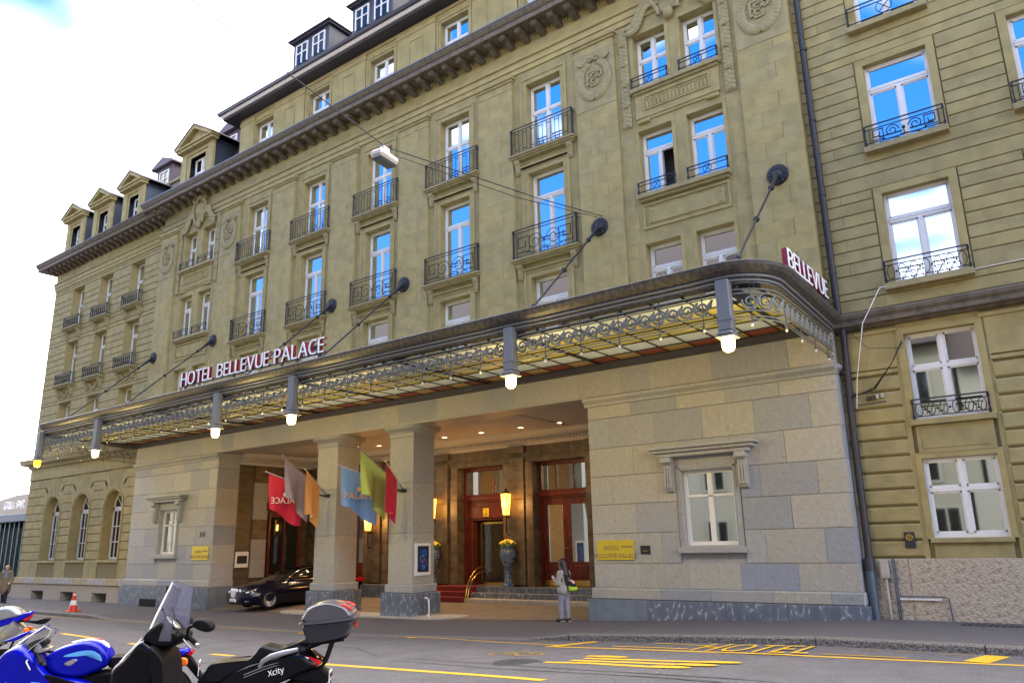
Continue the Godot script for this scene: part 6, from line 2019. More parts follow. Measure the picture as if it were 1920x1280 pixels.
# body panel: an outline in XY given thickness, its edges drawn in towards both sides
func pillow(b: MB, poly: Array, half: float, inset := 0.82, zc := 0.0, steps := 4):
	var c := Vector2.ZERO
	for p in poly: c += Vector2(p[0], p[1])
	c /= poly.size()
	var fine := []
	var n := poly.size()
	for i in n:                                     # rounded outline (Catmull-Rom)
		var p0 := Vector2(poly[(i + n - 1) % n][0], poly[(i + n - 1) % n][1]); var p1 := Vector2(poly[i][0], poly[i][1])
		var p2 := Vector2(poly[(i + 1) % n][0], poly[(i + 1) % n][1]); var p3 := Vector2(poly[(i + 2) % n][0], poly[(i + 2) % n][1])
		for k in steps:
			var t := k / float(steps)
			fine.append(0.5 * ((2.0 * p1) + (p2 - p0) * t + (2.0 * p0 - 5.0 * p1 + 4.0 * p2 - p3) * t * t + (3.0 * p1 - p0 - 3.0 * p2 + p3) * t * t * t))
	var rings := []
	for q in [[-1.0, inset], [-0.93, lerpf(inset, 1.0, 0.55)], [-0.72, lerpf(inset, 1.0, 0.88)], [-0.35, 1.0], [0.35, 1.0], [0.72, lerpf(inset, 1.0, 0.88)], [0.93, lerpf(inset, 1.0, 0.55)], [1.0, inset]]:
		var r := []
		for p in fine: r.append(Vector3(c.x + (p.x - c.x) * q[1], c.y + (p.y - c.y) * q[1], zc + half * q[0]))
		rings.append(r)
	b.loft(rings)

func panel(called: String, m, parent: Node, poly: Array, half: float, inset := 0.82, zc := 0.0) -> MeshInstance3D:
	var b := MB.new()
	pillow(b, poly, half, inset, zc)
	return mi(called, b.done(), m, parent)

func pipe(called: String, m, parent: Node, pts: Array, r, n := 7) -> MeshInstance3D:
	var b := MB.new()
	b.tube(pts, r, n)
	return mi(called, b.done(), m, parent)

func wheel(parent: Node, at: Vector3, r: float, w: float, rim: String, spokes: int, axis_z := true):
	var o := node("wheel", parent, at, Vector3(PI / 2, 0, 0))
	var b := MB.new()
	b.lathe([[r * 0.68, -w * 0.5], [r * 0.90, -w * 0.5], [r * 0.98, -w * 0.3], [r, 0.0], [r * 0.98, w * 0.3], [r * 0.90, w * 0.5], [r * 0.68, w * 0.5], [r * 0.66, 0.0], [r * 0.68, -w * 0.5]], Vector3.ZERO, 30, Basis.IDENTITY, false)
	mi("tyre", b.done(), "rubber", o)
	b = MB.new()
	b.lathe([[r * 0.60, -w * 0.40], [r * 0.69, -w * 0.46], [r * 0.69, w * 0.46], [r * 0.60, w * 0.40], [r * 0.60, -w * 0.40]], Vector3.ZERO, 30, Basis.IDENTITY, false)
	b.lathe([[0.0, -w * 0.30], [r * 0.16, -w * 0.30], [r * 0.18, 0.0], [r * 0.16, w * 0.30], [0.0, w * 0.30]], Vector3.ZERO, 14)
	for k in spokes:
		var a := TAU * k / spokes
		for dz in [-0.10, 0.10]:
			var d := Vector3(cos(a + dz), 0, sin(a + dz)); var e := Vector3(cos(a + dz * 1.6), 0, sin(a + dz * 1.6))
			b.tube([d * r * 0.12 + Vector3(0, -w * 0.26, 0), e * r * 0.64 + Vector3(0, -w * 0.36, 0)], [r * 0.045, r * 0.055], 5)
	mi("rim", b.done(), rim, o)

func plate(parent: Node, at: Vector3, turn: Vector3, l1: String, l2: String):
	var o := node("number_plate", parent, at, turn)
	var b := MB.new(); b.bb(-0.09, -0.07, -0.003, 0.09, 0.07, 0.003)
	mi("sheet", b.done(), "white_plate", o)
	mi("lettering", text_mesh(l1, 0.05, 0.002), "ink", o, Vector3(0.01, 0.022, 0.005)); mi("lettering", text_mesh(l2, 0.055, 0.002), "ink", o, Vector3(0, -0.042, 0.005))
	b = MB.new(); b.bb(-0.082, 0.012, 0.002, -0.058, 0.05, 0.005); mi("shield", b.done(), "red_plastic", o)

func scooter():
	var T := thing("scooter", "black scooter with tall windscreen and grey top box parked at the roadside", "scooter", Vector3(-6.497, 0.30, 13.332), deg_to_rad(-137.7))
	panel("front_fairing", "gloss_black", T, [[0.99, 0.93], [1.11, 0.785], [1.20, 0.70], [1.215, 0.58], [1.12, 0.42], [0.95, 0.36], [0.84, 0.42], [0.80, 0.66], [0.82, 0.83], [0.90, 0.92]], 0.22, 0.74)
	panel("leg_shield", "black_plastic", T, [[0.88, 0.90], [0.84, 0.66], [0.80, 0.38], [0.70, 0.32], [0.72, 0.60], [0.76, 0.80]], 0.27, 0.86)
	for sz in [-1.0, 1.0]:
		panel("headlamp", "white_lens", T, [[1.09, 0.80], [1.20, 0.71], [1.205, 0.62], [1.15, 0.60], [1.10, 0.68]], 0.045, 0.6, sz * 0.125)
		pipe("fairing_trim", "chrome", T, [Vector3(0.99, 0.94, sz * 0.10), Vector3(1.11, 0.79, sz * 0.15), Vector3(1.205, 0.69, sz * 0.12)], 0.012, 5)
	panel("dashboard", "black_plastic", T, [[0.98, 0.96], [0.82, 1.10], [0.72, 1.02], [0.62, 0.96], [0.68, 0.88], [0.86, 0.87]], 0.20, 0.7)
	for q in [[0.80, 1.07], [0.745, 1.03]]:
		var gb := MB.new(); gb.lathe([[0.05, 0.0], [0.05, 0.02], [0.042, 0.022], [0.0, 0.022]], Vector3.ZERO, 14, Basis(Vector3.BACK, 0.8))
		mi("gauge", gb.done(), "alloy", T, Vector3(q[0] - 0.02, q[1] + 0.01, -0.07 + q[0] * 0.0))
	# windscreen: curved sheet with real thickness
	var b := MB.new()
	var front := []; var back := []
	for i in 13:
		var t := i / 12.0
		var ra := []; var rb := []
		for k in 15:
			var v := k / 7.0 - 1.0
			var hw := lerpf(0.27, 0.20, t) * (1.0 - 0.12 * pow(absf(t - 0.4), 2.0))
			var xf := lerpf(0.995, 0.80, pow(t, 1.15)); var dep := lerpf(0.30, 0.13, t)
			var yy := lerpf(0.93, 1.43, t) - 0.07 * v * v * t
			var p := Vector3(xf - dep * v * v, yy, v * hw)
			ra.append(p); rb.append(p + Vector3(-0.005, -0.002, 0))
		front.append(ra); back.append(rb)
	b.sheet(front); b.sheet(back)
	mi("windscreen", b.done(), "windscreen", T)
	b = MB.new()
	var edge := []
	for k in 15: edge.append(front[12][k])
	for i in range(11, -1, -1): edge.append(front[i][14])
	b.tube(edge, 0.0035, 4)
	edge = []
	for i in 13: edge.append(front[i][0])
	b.tube(edge, 0.0035, 4)
	mi("screen_edge", b.done(), "box_grey", T)
	for sz in [-1.0, 1.0]:
		pipe("screen_stay", "black_plastic", T, [Vector3(0.80, 0.98, sz * 0.10), Vector3(0.80, 1.12, sz * 0.12), Vector3(0.83, 1.20, sz * 0.13)], 0.010, 5)
		var fw: float = 0.30 if sz > 0 else 0.0        # the bars are turned to the lock
		pipe("handlebar", "black_plastic", T, [Vector3(0.66, 0.93, 0.0), Vector3(0.62 + fw * 0.4, 0.97, sz * 0.16), Vector3(0.54 + fw * 0.7, 0.95, sz * 0.24)], 0.018, 7)
		pipe("grip", "rubber", T, [Vector3(0.54 + fw * 0.7, 0.95, sz * 0.24), Vector3(0.43 + fw, 0.90, sz * 0.37)], 0.022, 8)
		pipe("bar_end", "chrome", T, [Vector3(0.435 + fw, 0.902, sz * 0.365), Vector3(0.415 + fw, 0.893, sz * 0.39)], 0.022, 8)
		pipe("brake_lever", "alloy", T, [Vector3(0.60 + fw * 0.7, 0.94, sz * 0.22), Vector3(0.55 + fw * 0.8, 0.91, sz * 0.29), Vector3(0.48 + fw, 0.87, sz * 0.36)], 0.008, 5)
		pipe("cable", "rubber", T, [Vector3(0.56 + fw * 0.7, 0.93, sz * 0.23), Vector3(0.66, 1.0, sz * 0.2), Vector3(0.76, 0.93, sz * 0.12), Vector3(0.80, 0.80, sz * 0.08)], 0.006, 5)
		var m := node("mirror", T, Vector3(0.40 + fw * 1.3, 1.06, sz * 0.34))
		pipe("stalk", "black_plastic", m, [Vector3(0.17, -0.10, -sz * 0.12), Vector3(0.15, -0.02, -sz * 0.08), Vector3(0.05, 0.01, -sz * 0.02)], 0.013, 6)
		panel("shell", "black_plastic", m, [[0.09, 0.02], [0.05, 0.055], [-0.02, 0.05], [-0.085, 0.01], [-0.09, -0.035], [-0.04, -0.055], [0.05, -0.025]], 0.06, 0.6)
	panel("floorboard", "black_plastic", T, [[0.85, 0.34], [0.40, 0.34], [0.38, 0.24], [0.80, 0.22]], 0.24, 0.9)
	panel("seat", "seat_vinyl", T, [[0.49, 0.54], [0.43, 0.65], [0.375, 0.715], [0.228, 0.722], [0.06, 0.735], [-0.02, 0.80], [-0.074, 0.862], [-0.167, 0.84], [-0.26, 0.822], [-0.36, 0.855], [-0.425, 0.88], [-0.485, 0.82], [-0.42, 0.75], [-0.1, 0.70], [0.1, 0.64], [0.3, 0.54]], 0.165, 0.80)
	panel("side_body", "gloss_black", T, [[0.46, 0.50], [0.34, 0.54], [0.18, 0.645], [0.0, 0.715], [-0.25, 0.77], [-0.45, 0.80], [-0.58, 0.73], [-0.60, 0.68], [-0.48, 0.63], [-0.30, 0.55], [0.0, 0.46], [0.25, 0.38], [0.44, 0.38]], 0.20, 0.80)
	for sz in [-1.0, 1.0]:
		pipe("grab_rail", "silver_paint", T, [Vector3(-0.07, 0.68, sz * 0.205), Vector3(-0.10, 0.73, sz * 0.21), Vector3(-0.17, 0.768, sz * 0.21), Vector3(-0.28, 0.795, sz * 0.20), Vector3(-0.40, 0.815, sz * 0.17)], [0.016, 0.022, 0.026, 0.026, 0.02], 7)
		for dy in [0.0, 0.022]: pipe("body_trim", "alloy", T, [Vector3(0.06, 0.60 + dy, sz * 0.203), Vector3(-0.12, 0.665 + dy, sz * 0.205), Vector3(-0.33, 0.715 + dy, sz * 0.19)], 0.004, 4)
	mi("lettering", text_mesh("Xcity", 0.048, 0.004), "sign_white", T, Vector3(-0.22, 0.64, -0.203), Vector3(0, PI, 0.24))
	panel("tail_lamp", "red_lens", T, [[-0.345, 0.71], [-0.432, 0.762], [-0.52, 0.75], [-0.605, 0.695], [-0.50, 0.655]], 0.185, 0.86)
	for sz in [-1.0, 1.0]: panel("indicator", "white_lens", T, [[-0.352, 0.712], [-0.43, 0.757], [-0.50, 0.745], [-0.47, 0.705]], 0.012, 0.85, sz * 0.178)
	for sz in [-1.0, 1.0]:
		pipe("rack_arm", "black_plastic", T, [Vector3(-0.36, 0.76, sz * 0.12), Vector3(-0.516, 0.835, sz * 0.11), Vector3(-0.60, 0.865, sz * 0.11), Vector3(-0.80, 0.89, sz * 0.11)], 0.022, 6)
		pipe("rack_post", "black_plastic", T, [Vector3(-0.69, 0.875, sz * 0.11), Vector3(-0.665, 0.80, sz * 0.11), Vector3(-0.62, 0.67, sz * 0.09), Vector3(-0.53, 0.60, sz * 0.07), Vector3(-0.40, 0.54, sz * 0.06)], 0.015, 6)
	b = MB.new(); b.box(Vector3(-0.66, 0.89, 0), Vector3(0.34, 0.03, 0.26), 0.01, Basis(Vector3.BACK, -0.14)); mi("rack_plate", b.done(), "black_plastic", T)
	var X := node("top_box", T)
	panel("shell", "box_dark", X, [[-0.437, 1.03], [-0.47, 0.90], [-0.50, 0.865], [-0.66, 0.885], [-0.80, 0.915], [-0.845, 0.95], [-0.885, 1.06], [-0.66, 1.045]], 0.26, 0.86)
	panel("lid", "box_grey", X, [[-0.43, 1.045], [-0.44, 1.12], [-0.50, 1.19], [-0.64, 1.222], [-0.76, 1.20], [-0.85, 1.16], [-0.888, 1.08], [-0.66, 1.055]], 0.265, 0.80)
	panel("seal", "box_grey", X, [[-0.425, 1.032], [-0.43, 1.052], [-0.66, 1.068], [-0.892, 1.088], [-0.892, 1.064], [-0.66, 1.042]], 0.272, 0.93)
	for sz in [-1.0, 1.0]: panel("reflector", "red_lens", X, [[-0.70, 1.185], [-0.80, 1.20], [-0.875, 1.155], [-0.80, 1.145], [-0.73, 1.15]], 0.04, 0.8, sz * 0.185)
	pipe("crease", "alloy", X, [Vector3(-0.475, 1.17, -0.235), Vector3(-0.59, 1.115, -0.262), Vector3(-0.70, 1.14, -0.262)], 0.003, 4)
	var lk := MB.new(); lk.box(Vector3(-0.895, 1.0, 0.0), Vector3(0.02, 0.05, 0.06), 0.008); mi("lock", lk.done(), "red_lens", X)
	panel("rear_mudguard", "black_plastic", T, [[-0.30, 0.56], [-0.50, 0.63], [-0.60, 0.64], [-0.68, 0.58], [-0.64, 0.50], [-0.50, 0.52]], 0.09, 0.8)
	plate(T, Vector3(-0.675, 0.545, 0), Vector3(0.0, -PI / 2, 0).rotated(Vector3.UP, 0.0), "BE 20", "4187")
	wheel(T, Vector3(1.13, 0.29, 0), 0.29, 0.11, "alloy", 5)
	wheel(T, Vector3(-0.42, 0.28, 0), 0.28, 0.14, "alloy", 5)
	for sz in [-1.0, 1.0]: pipe("fork", "alloy", T, [Vector3(0.98, 0.55, sz * 0.09), Vector3(1.13, 0.29, sz * 0.09)], 0.022, 7)
	panel("engine", "black_plastic", T, [[0.15, 0.42], [-0.15, 0.45], [-0.50, 0.36], [-0.48, 0.22], [-0.1, 0.18], [0.15, 0.22]], 0.14, 0.8)
	pipe("exhaust", "black_plastic", T, [Vector3(0.0, 0.24, 0.17), Vector3(-0.25, 0.27, 0.2), Vector3(-0.68, 0.38, 0.22)], [0.03, 0.055, 0.06], 9)
	pipe("stand", "iron", T, [Vector3(0.1, 0.22, -0.1), Vector3(0.02, 0.01, -0.26)], 0.012, 5)

func blue_bike():
	var T := thing("motorcycle", "glossy blue sports motorcycle with pale blue streaks and clear screen", "motorcycle", Vector3(-8.312, 0.28, 14.056), deg_to_rad(-127.38))
	panel("fairing", "bike_blue", T, [[0.71, 0.70], [0.64, 0.82], [0.52, 0.875], [0.40, 0.82], [0.30, 0.70], [0.18, 0.60], [-0.10, 0.54], [-0.28, 0.42], [-0.20, 0.28], [0.10, 0.20], [0.45, 0.30], [0.62, 0.50], [0.72, 0.62]], 0.235, 0.76)
	for sz in [-1.0, 1.0]:
		panel("streak", "bike_pale", T, [[0.34, 0.56], [0.10, 0.50], [-0.18, 0.36], [-0.12, 0.345], [0.14, 0.45], [0.30, 0.52]], 0.008, 0.9, sz * 0.238)
		panel("air_duct", "black_plastic", T, [[0.24, 0.62], [0.05, 0.56], [-0.16, 0.47], [-0.20, 0.42], [0.02, 0.46], [0.2, 0.55]], 0.012, 0.9, sz * 0.225)
		panel("headlamp", "car_glass", T, [[0.74, 0.68], [0.66, 0.76], [0.62, 0.70], [0.68, 0.64]], 0.05, 0.7, sz * 0.10)
	panel("tank", "bike_blue", T, [[0.28, 0.75], [0.20, 0.825], [0.05, 0.875], [-0.10, 0.885], [-0.22, 0.835], [-0.29, 0.73], [-0.235, 0.63], [0.0, 0.56], [0.22, 0.62]], 0.175, 0.80)
	for sz in [-1.0, 1.0]:
		panel("tank_flash", "bike_pale", T, [[0.12, 0.765], [0.0, 0.80], [-0.12, 0.805], [-0.20, 0.76], [-0.225, 0.70], [-0.14, 0.765], [0.0, 0.76]], 0.006, 0.9, sz * 0.172)
		panel("wing_badge", "alloy", T, [[0.10, 0.70], [0.03, 0.735], [-0.01, 0.725], [0.05, 0.68]], 0.004, 0.8, sz * 0.177)
	panel("tank_stripe", "sign_white", T, [[0.10, 0.875], [-0.05, 0.900], [-0.16, 0.885], [-0.24, 0.835], [-0.235, 0.80], [-0.10, 0.865]], 0.045, 0.8)
	panel("stripe_emblem", "flag_red", T, [[-0.08, 0.897], [-0.14, 0.897], [-0.18, 0.88], [-0.14, 0.875]], 0.03, 0.8)
	panel("seat", "seat_vinyl", T, [[-0.26, 0.70], [-0.32, 0.735], [-0.50, 0.70], [-0.72, 0.72], [-0.88, 0.775], [-0.86, 0.70], [-0.55, 0.64], [-0.30, 0.62]], 0.13, 0.8)
	panel("tail_cowl", "bike_blue", T, [[-0.35, 0.66], [-0.60, 0.68], [-0.92, 0.765], [-1.02, 0.745], [-0.92, 0.69], [-0.60, 0.60], [-0.38, 0.58]], 0.11, 0.75)
	for q in [[0.10, -0.10], [0.06, 0.09], [0.14, 0.12]]: pipe("cable", "rubber", T, [Vector3(0.34, 0.78, q[1] * 1.6), Vector3(0.42 + q[0] * 0.4, 0.88, q[1]), Vector3(0.48, 0.80, q[1] * 0.6), Vector3(0.40, 0.64, q[1] * 0.5)], 0.007, 5)
	for sz in [-1.0, 1.0]:
		for q in [[0.56, 0.56], [0.40, 0.36], [0.12, 0.30], [-0.14, 0.40]]:
			var sc := MB.new(); sc.ball(Vector3(q[0], q[1], sz * 0.236), Vector3(0.010, 0.010, 0.004), 7, 4); mi("fastener", sc.done(), "alloy", T)
		pipe("panel_seam", "ink", T, [Vector3(0.60, 0.60, sz * 0.222), Vector3(0.42, 0.52, sz * 0.237), Vector3(0.10, 0.42, sz * 0.237), Vector3(-0.15, 0.33, sz * 0.225)], 0.004, 4)
	panel("subframe", "black_plastic", T, [[-0.1, 0.58], [-0.40, 0.60], [-0.50, 0.50], [-0.40, 0.32], [-0.1, 0.25], [0.1, 0.4]], 0.15, 0.8)
	panel("tail_lamp", "red_lens", T, [[-0.98, 0.755], [-1.04, 0.735], [-1.02, 0.70], [-0.96, 0.715]], 0.07, 0.8)
	panel("plate_holder", "black_plastic", T, [[-0.90, 0.70], [-1.0, 0.70], [-1.10, 0.56], [-1.15, 0.47], [-1.11, 0.46], [-1.0, 0.58]], 0.06, 0.8)
	plate(T, Vector3(-1.10, 0.575, 0), Vector3(0.0, -PI / 2, 0.0), "BE 8", "0261")
	for sz in [-1.0, 1.0]: panel("indicator", "orange_lens", T, [[-0.93, 0.69], [-0.99, 0.685], [-1.0, 0.63], [-0.95, 0.62]], 0.035, 0.6, sz * 0.15)
	# clear screen
	var b := MB.new()
	var rows := []
	for i in 9:
		var t := i / 8.0
		var r := []
		for k in 11:
			var v := k / 5.0 - 1.0
			r.append(Vector3(lerpf(0.60, 0.36, t) - 0.14 * v * v, lerpf(0.845, 1.035, pow(t, 0.8)) - 0.05 * v * v, v * lerpf(0.19, 0.12, t)))
		rows.append(r)
	b.sheet(rows)
	mi("screen", b.done(), "clear_glass", T)
	pipe("screen_rim", "silver_paint", T, [rows[0][0], rows[3][0], rows[6][0], rows[8][1], rows[8][5], rows[8][9], rows[6][10], rows[3][10], rows[0][10]], 0.005, 4)
	panel("clocks", "black_plastic", T, [[0.46, 0.88], [0.36, 0.93], [0.30, 0.88], [0.38, 0.82]], 0.11, 0.8)
	panel("yoke", "alloy", T, [[0.40, 0.83], [0.30, 0.845], [0.27, 0.82], [0.36, 0.80]], 0.12, 0.85)
	for sz in [-1.0, 1.0]:
		pipe("fork", "alloy", T, [Vector3(0.36, 0.86, sz * 0.10), Vector3(0.62, 0.30, sz * 0.10)], 0.026, 8)
		pipe("fork_cap", "chrome", T, [Vector3(0.36, 0.855, sz * 0.10), Vector3(0.35, 0.885, sz * 0.10)], 0.03, 8)
		pipe("clip_on", "black_plastic", T, [Vector3(0.37, 0.80, sz * 0.11), Vector3(0.30, 0.76, sz * 0.25)], 0.015, 6)
		pipe("grip", "rubber", T, [Vector3(0.31, 0.765, sz * 0.22), Vector3(0.25, 0.73, sz * 0.36)], 0.021, 7)
		pipe("lever", "alloy", T, [Vector3(0.40, 0.78, sz * 0.18), Vector3(0.40, 0.74, sz * 0.28), Vector3(0.34, 0.68, sz * 0.36)], 0.009, 5)
		var m := node("mirror", T, Vector3(0.50, 0.98, sz * 0.32))
		pipe("stalk", "black_plastic", m, [Vector3(0.08, -0.12, -sz * 0.14), Vector3(0.02, -0.02, -sz * 0.06)], 0.010, 5)
		panel("shell", "bike_blue", m, [[0.09, -0.035], [0.02, -0.01], [-0.10, 0.04], [-0.09, 0.01], [0.0, -0.04]], 0.075, 0.7)
	wheel(T, Vector3(0.66, 0.30, 0), 0.30, 0.12, "alloy", 3)
	wheel(T, Vector3(-0.76, 0.30, 0), 0.31, 0.18, "alloy", 3)
	pipe("swingarm", "alloy", T, [Vector3(-0.15, 0.38, -0.12), Vector3(-0.76, 0.30, -0.12)], 0.035, 7)
	pipe("exhaust", "alloy", T, [Vector3(-0.1, 0.25, 0.16), Vector3(-0.4, 0.34, 0.18), Vector3(-0.85, 0.52, 0.18)], [0.03, 0.06, 0.06], 10)
	pipe("stand", "iron", T, [Vector3(-0.05, 0.28, -0.1), Vector3(-0.12, 0.0, -0.28)], 0.013, 5)

func silver_bike():
	var T := thing("motorcycle", "motorcycle with silver tail hump and slanted metal exhaust at the end of the row", "motorcycle", Vector3(-13.02, 0.07, 12.87), deg_to_rad(-123.5))
	panel("tail_hump", "silver_paint", T, [[0.50, 0.98], [0.25, 1.15], [0.05, 1.20], [-0.08, 1.17], [-0.17, 1.10], [-0.10, 1.06], [0.15, 1.0], [0.40, 0.94]], 0.15, 0.66)
	panel("tail_unit", "bike_blue", T, [[0.55, 0.90], [0.30, 0.97], [0.0, 1.05], [-0.25, 1.12], [-0.27, 1.08], [-0.10, 0.99], [0.2, 0.90], [0.5, 0.84]], 0.12, 0.8)
	panel("tail_lamp", "red_lens", T, [[-0.16, 1.06], [-0.27, 1.10], [-0.26, 1.04], [-0.20, 0.985], [-0.15, 1.0]], 0.07, 0.75)
	panel("mudguard", "black_plastic", T, [[-0.05, 0.98], [-0.20, 0.97], [-0.40, 0.93], [-0.50, 0.99], [-0.47, 1.02], [-0.36, 0.96], [-0.15, 1.0]], 0.07, 0.8)
	for sz in [-1.0, 1.0]:
		panel("indicator", "orange_lens", T, [[-0.20, 0.90], [-0.26, 0.89], [-0.25, 0.84], [-0.20, 0.85]], 0.035, 0.6, sz * 0.14)
		pipe("exhaust", "alloy", T, [Vector3(0.45, 0.50, sz * 0.13), Vector3(0.10, 0.75, sz * 0.15), Vector3(-0.11, 0.95, sz * 0.15)], [0.05, 0.085, 0.085], 12)
		pipe("exhaust_band", "black_plastic", T, [Vector3(0.115, 0.74, sz * 0.15), Vector3(0.095, 0.755, sz * 0.15)], 0.09, 12)
	panel("exhaust_badge", "brass_plate", T, [[0.06, 0.80], [0.02, 0.85], [-0.01, 0.88], [0.0, 0.86], [0.04, 0.80]], 0.01, 0.8, -0.235)
	panel("frame", "black_plastic", T, [[0.9, 0.8], [0.5, 0.86], [0.2, 0.86], [0.15, 0.6], [0.4, 0.3], [0.9, 0.3]], 0.16, 0.85)
	panel("tank", "silver_paint", T, [[1.15, 0.95], [0.9, 1.08], [0.6, 1.0], [0.58, 0.85], [0.9, 0.78]], 0.16, 0.7)
	wheel(T, Vector3(0.05, 0.31, 0), 0.31, 0.17, "alloy", 5)
	wheel(T, Vector3(1.45, 0.30, 0), 0.30, 0.12, "alloy", 5)
	for sz in [-1.0, 1.0]: pipe("fork", "alloy", T, [Vector3(1.2, 1.0, sz * 0.1), Vector3(1.45, 0.3, sz * 0.1)], 0.026, 7)

func car():
	# forward +X, origin under the left front wheel's outer face mid-line
	var T := thing("saloon_car", "dark blue saloon car driving out of the hotel porch", "car", Vector3(-25.66, -0.10, -0.36), deg_to_rad(-80 - 0.0) + 0.0)
	T.rotation.y = atan2(-0.985, -0.174)
	# cross-sections front to back: x, half width, sill, shoulder, top, crown
	var S := [[0.93, 0.52, 0.30, 0.55, 0.62, 0.0], [0.88, 0.74, 0.20, 0.60, 0.72, 0.01], [0.70, 0.86, 0.17, 0.66, 0.80, 0.02], [0.35, 0.92, 0.16, 0.72, 0.87, 0.03], [-0.10, 0.93, 0.16, 0.76, 0.93, 0.03], [-0.75, 0.93, 0.16, 0.80, 0.98, 0.03], [-1.6, 0.93, 0.16, 0.83, 1.0, 0.02], [-2.5, 0.93, 0.17, 0.86, 1.02, 0.02], [-3.2, 0.91, 0.20, 0.88, 1.04, 0.03], [-3.7, 0.86, 0.28, 0.88, 1.05, 0.03], [-3.98, 0.74, 0.40, 0.82, 0.98, 0.02], [-4.03, 0.62, 0.48, 0.75, 0.90, 0.0]]
	var rings := []
	for s in S:
		var r := []
		var half := [[0.0, s[2]], [0.80, s[2]], [0.97, s[2] + 0.10], [1.0, lerpf(s[2], s[3], 0.55)], [0.985, s[3]], [0.88, lerpf(s[3], s[4], 0.72)], [0.60, s[4]], [0.0, s[4] + s[5]]]
		for p in half: r.append(Vector3(s[0], p[1], p[0] * s[1]))
		for k in range(6, 0, -1): r.append(Vector3(s[0], half[k][1], -half[k][0] * s[1]))
		rings.append(r)
	var b := MB.new(); b.loft(rings)
	mi("body", b.done(), "car_blue", T)
	# cabin
	var G := [[-0.35, 0.70, 0.93, 0.95], [-0.75, 0.72, 0.95, 1.14], [-1.25, 0.68, 0.97, 1.36], [-1.9, 0.66, 0.98, 1.44], [-2.6, 0.66, 0.99, 1.40], [-3.1, 0.66, 1.0, 1.22], [-3.5, 0.66, 1.02, 1.06]]
	rings = []
	for s in G:
		var r := []
		for p in [[1.14, s[2] - 0.06], [1.08, lerpf(s[2], s[3], 0.45)], [0.86, lerpf(s[2], s[3], 0.93)], [0.5, s[3] + 0.01], [0.0, s[3] + 0.02], [-0.5, s[3] + 0.01], [-0.86, lerpf(s[2], s[3], 0.93)], [-1.08, lerpf(s[2], s[3], 0.45)], [-1.14, s[2] - 0.06]]: r.append(Vector3(s[0], p[1], p[0] * s[1]))
		rings.append(r)
	b = MB.new(); b.loft(rings)
	mi("windows", b.done(), "car_glass", T)
	rings = []
	for s in [[-1.2, 0.62, 1.36], [-1.5, 0.63, 1.42], [-2.0, 0.64, 1.455], [-2.6, 0.63, 1.415], [-2.9, 0.60, 1.32]]:
		var r := []
		for k in 9:
			var v := k / 4.0 - 1.0
			r.append(Vector3(s[0], s[2] + 0.025 - 0.07 * v * v, v * s[1]))
		rings.append(r)
	b = MB.new(); b.sheet(rings); mi("roof", b.done(), "car_blue", T)
	for sz in [-1.0, 1.0]:
		pipe("window_trim", "chrome", T, [Vector3(-0.62, 0.98, sz * 0.83), Vector3(-1.0, 1.20, sz * 0.73), Vector3(-1.4, 1.36, sz * 0.62), Vector3(-2.0, 1.43, sz * 0.60), Vector3(-2.7, 1.33, sz * 0.62), Vector3(-3.2, 1.08, sz * 0.74), Vector3(-2.0, 1.0, sz * 0.79), Vector3(-0.62, 0.975, sz * 0.83)], 0.012, 5)
		pipe("pillar", "car_blue", T, [Vector3(-1.9, 0.98, sz * 0.79), Vector3(-1.92, 1.42, sz * 0.61)], 0.03, 5)
		panel("headlamp", "chrome", T, [[0.84, 0.62], [0.70, 0.70], [0.42, 0.76], [0.40, 0.70], [0.62, 0.61], [0.80, 0.57]], 0.10, 0.8, sz * 0.76)
		for q in [[0.66, 0.655], [0.54, 0.69]]:
			b = MB.new(); b.ball(Vector3(q[0], q[1], sz * 0.84), Vector3(0.045, 0.045, 0.045), 9, 6); mi("lens", b.done(), "white_lens", T)
		panel("bumper_blade", "chrome", T, [[0.86, 0.32], [0.72, 0.36], [0.60, 0.37], [0.62, 0.33], [0.80, 0.29]], 0.10, 0.8, sz * 0.72)
		panel("tail_lamp", "red_lens", T, [[-3.62, 0.94], [-3.90, 0.95], [-3.98, 0.84], [-3.80, 0.80], [-3.60, 0.86]], 0.10, 0.8, sz * 0.80)
		var m := node("mirror", T, Vector3(-0.72, 1.0, sz * 1.0))
		panel("shell", "car_blue", m, [[0.10, 0.0], [0.04, 0.07], [-0.06, 0.06], [-0.08, -0.05], [0.04, -0.06]], 0.09, 0.7)
		pipe("arm", "black_plastic", m, [Vector3(0.0, -0.03, -sz * 0.14), Vector3(0.0, -0.02, 0)], 0.02, 5)
		wheel(T, Vector3(0.0, 0.345, sz * 0.83), 0.345, 0.22, "alloy", 10)
		wheel(T, Vector3(-2.91, 0.345, sz * 0.83), 0.345, 0.22, "alloy", 10)
		pipe("door_line", "ink", T, [Vector3(-0.55, 0.92, sz * 0.925), Vector3(-0.60, 0.5, sz * 0.94), Vector3(-0.50, 0.22, sz * 0.92)], 0.006, 4)
		pipe("door_handle", "chrome", T, [Vector3(-1.62, 0.86, sz * 0.935), Vector3(-1.82, 0.865, sz * 0.935)], 0.014, 5)
	panel("grille_frame", "chrome", T, [[0.0, 0.74], [0.24, 0.73], [0.25, 0.58], [0.19, 0.42], [0.0, 0.40], [-0.19, 0.42], [-0.25, 0.58], [-0.24, 0.73]], 0.03, 0.9).transform = Transform3D(Basis(Vector3(0, 0, 1), Vector3.UP, Vector3(-1, 0, 0)), Vector3(0.92, 0, 0))
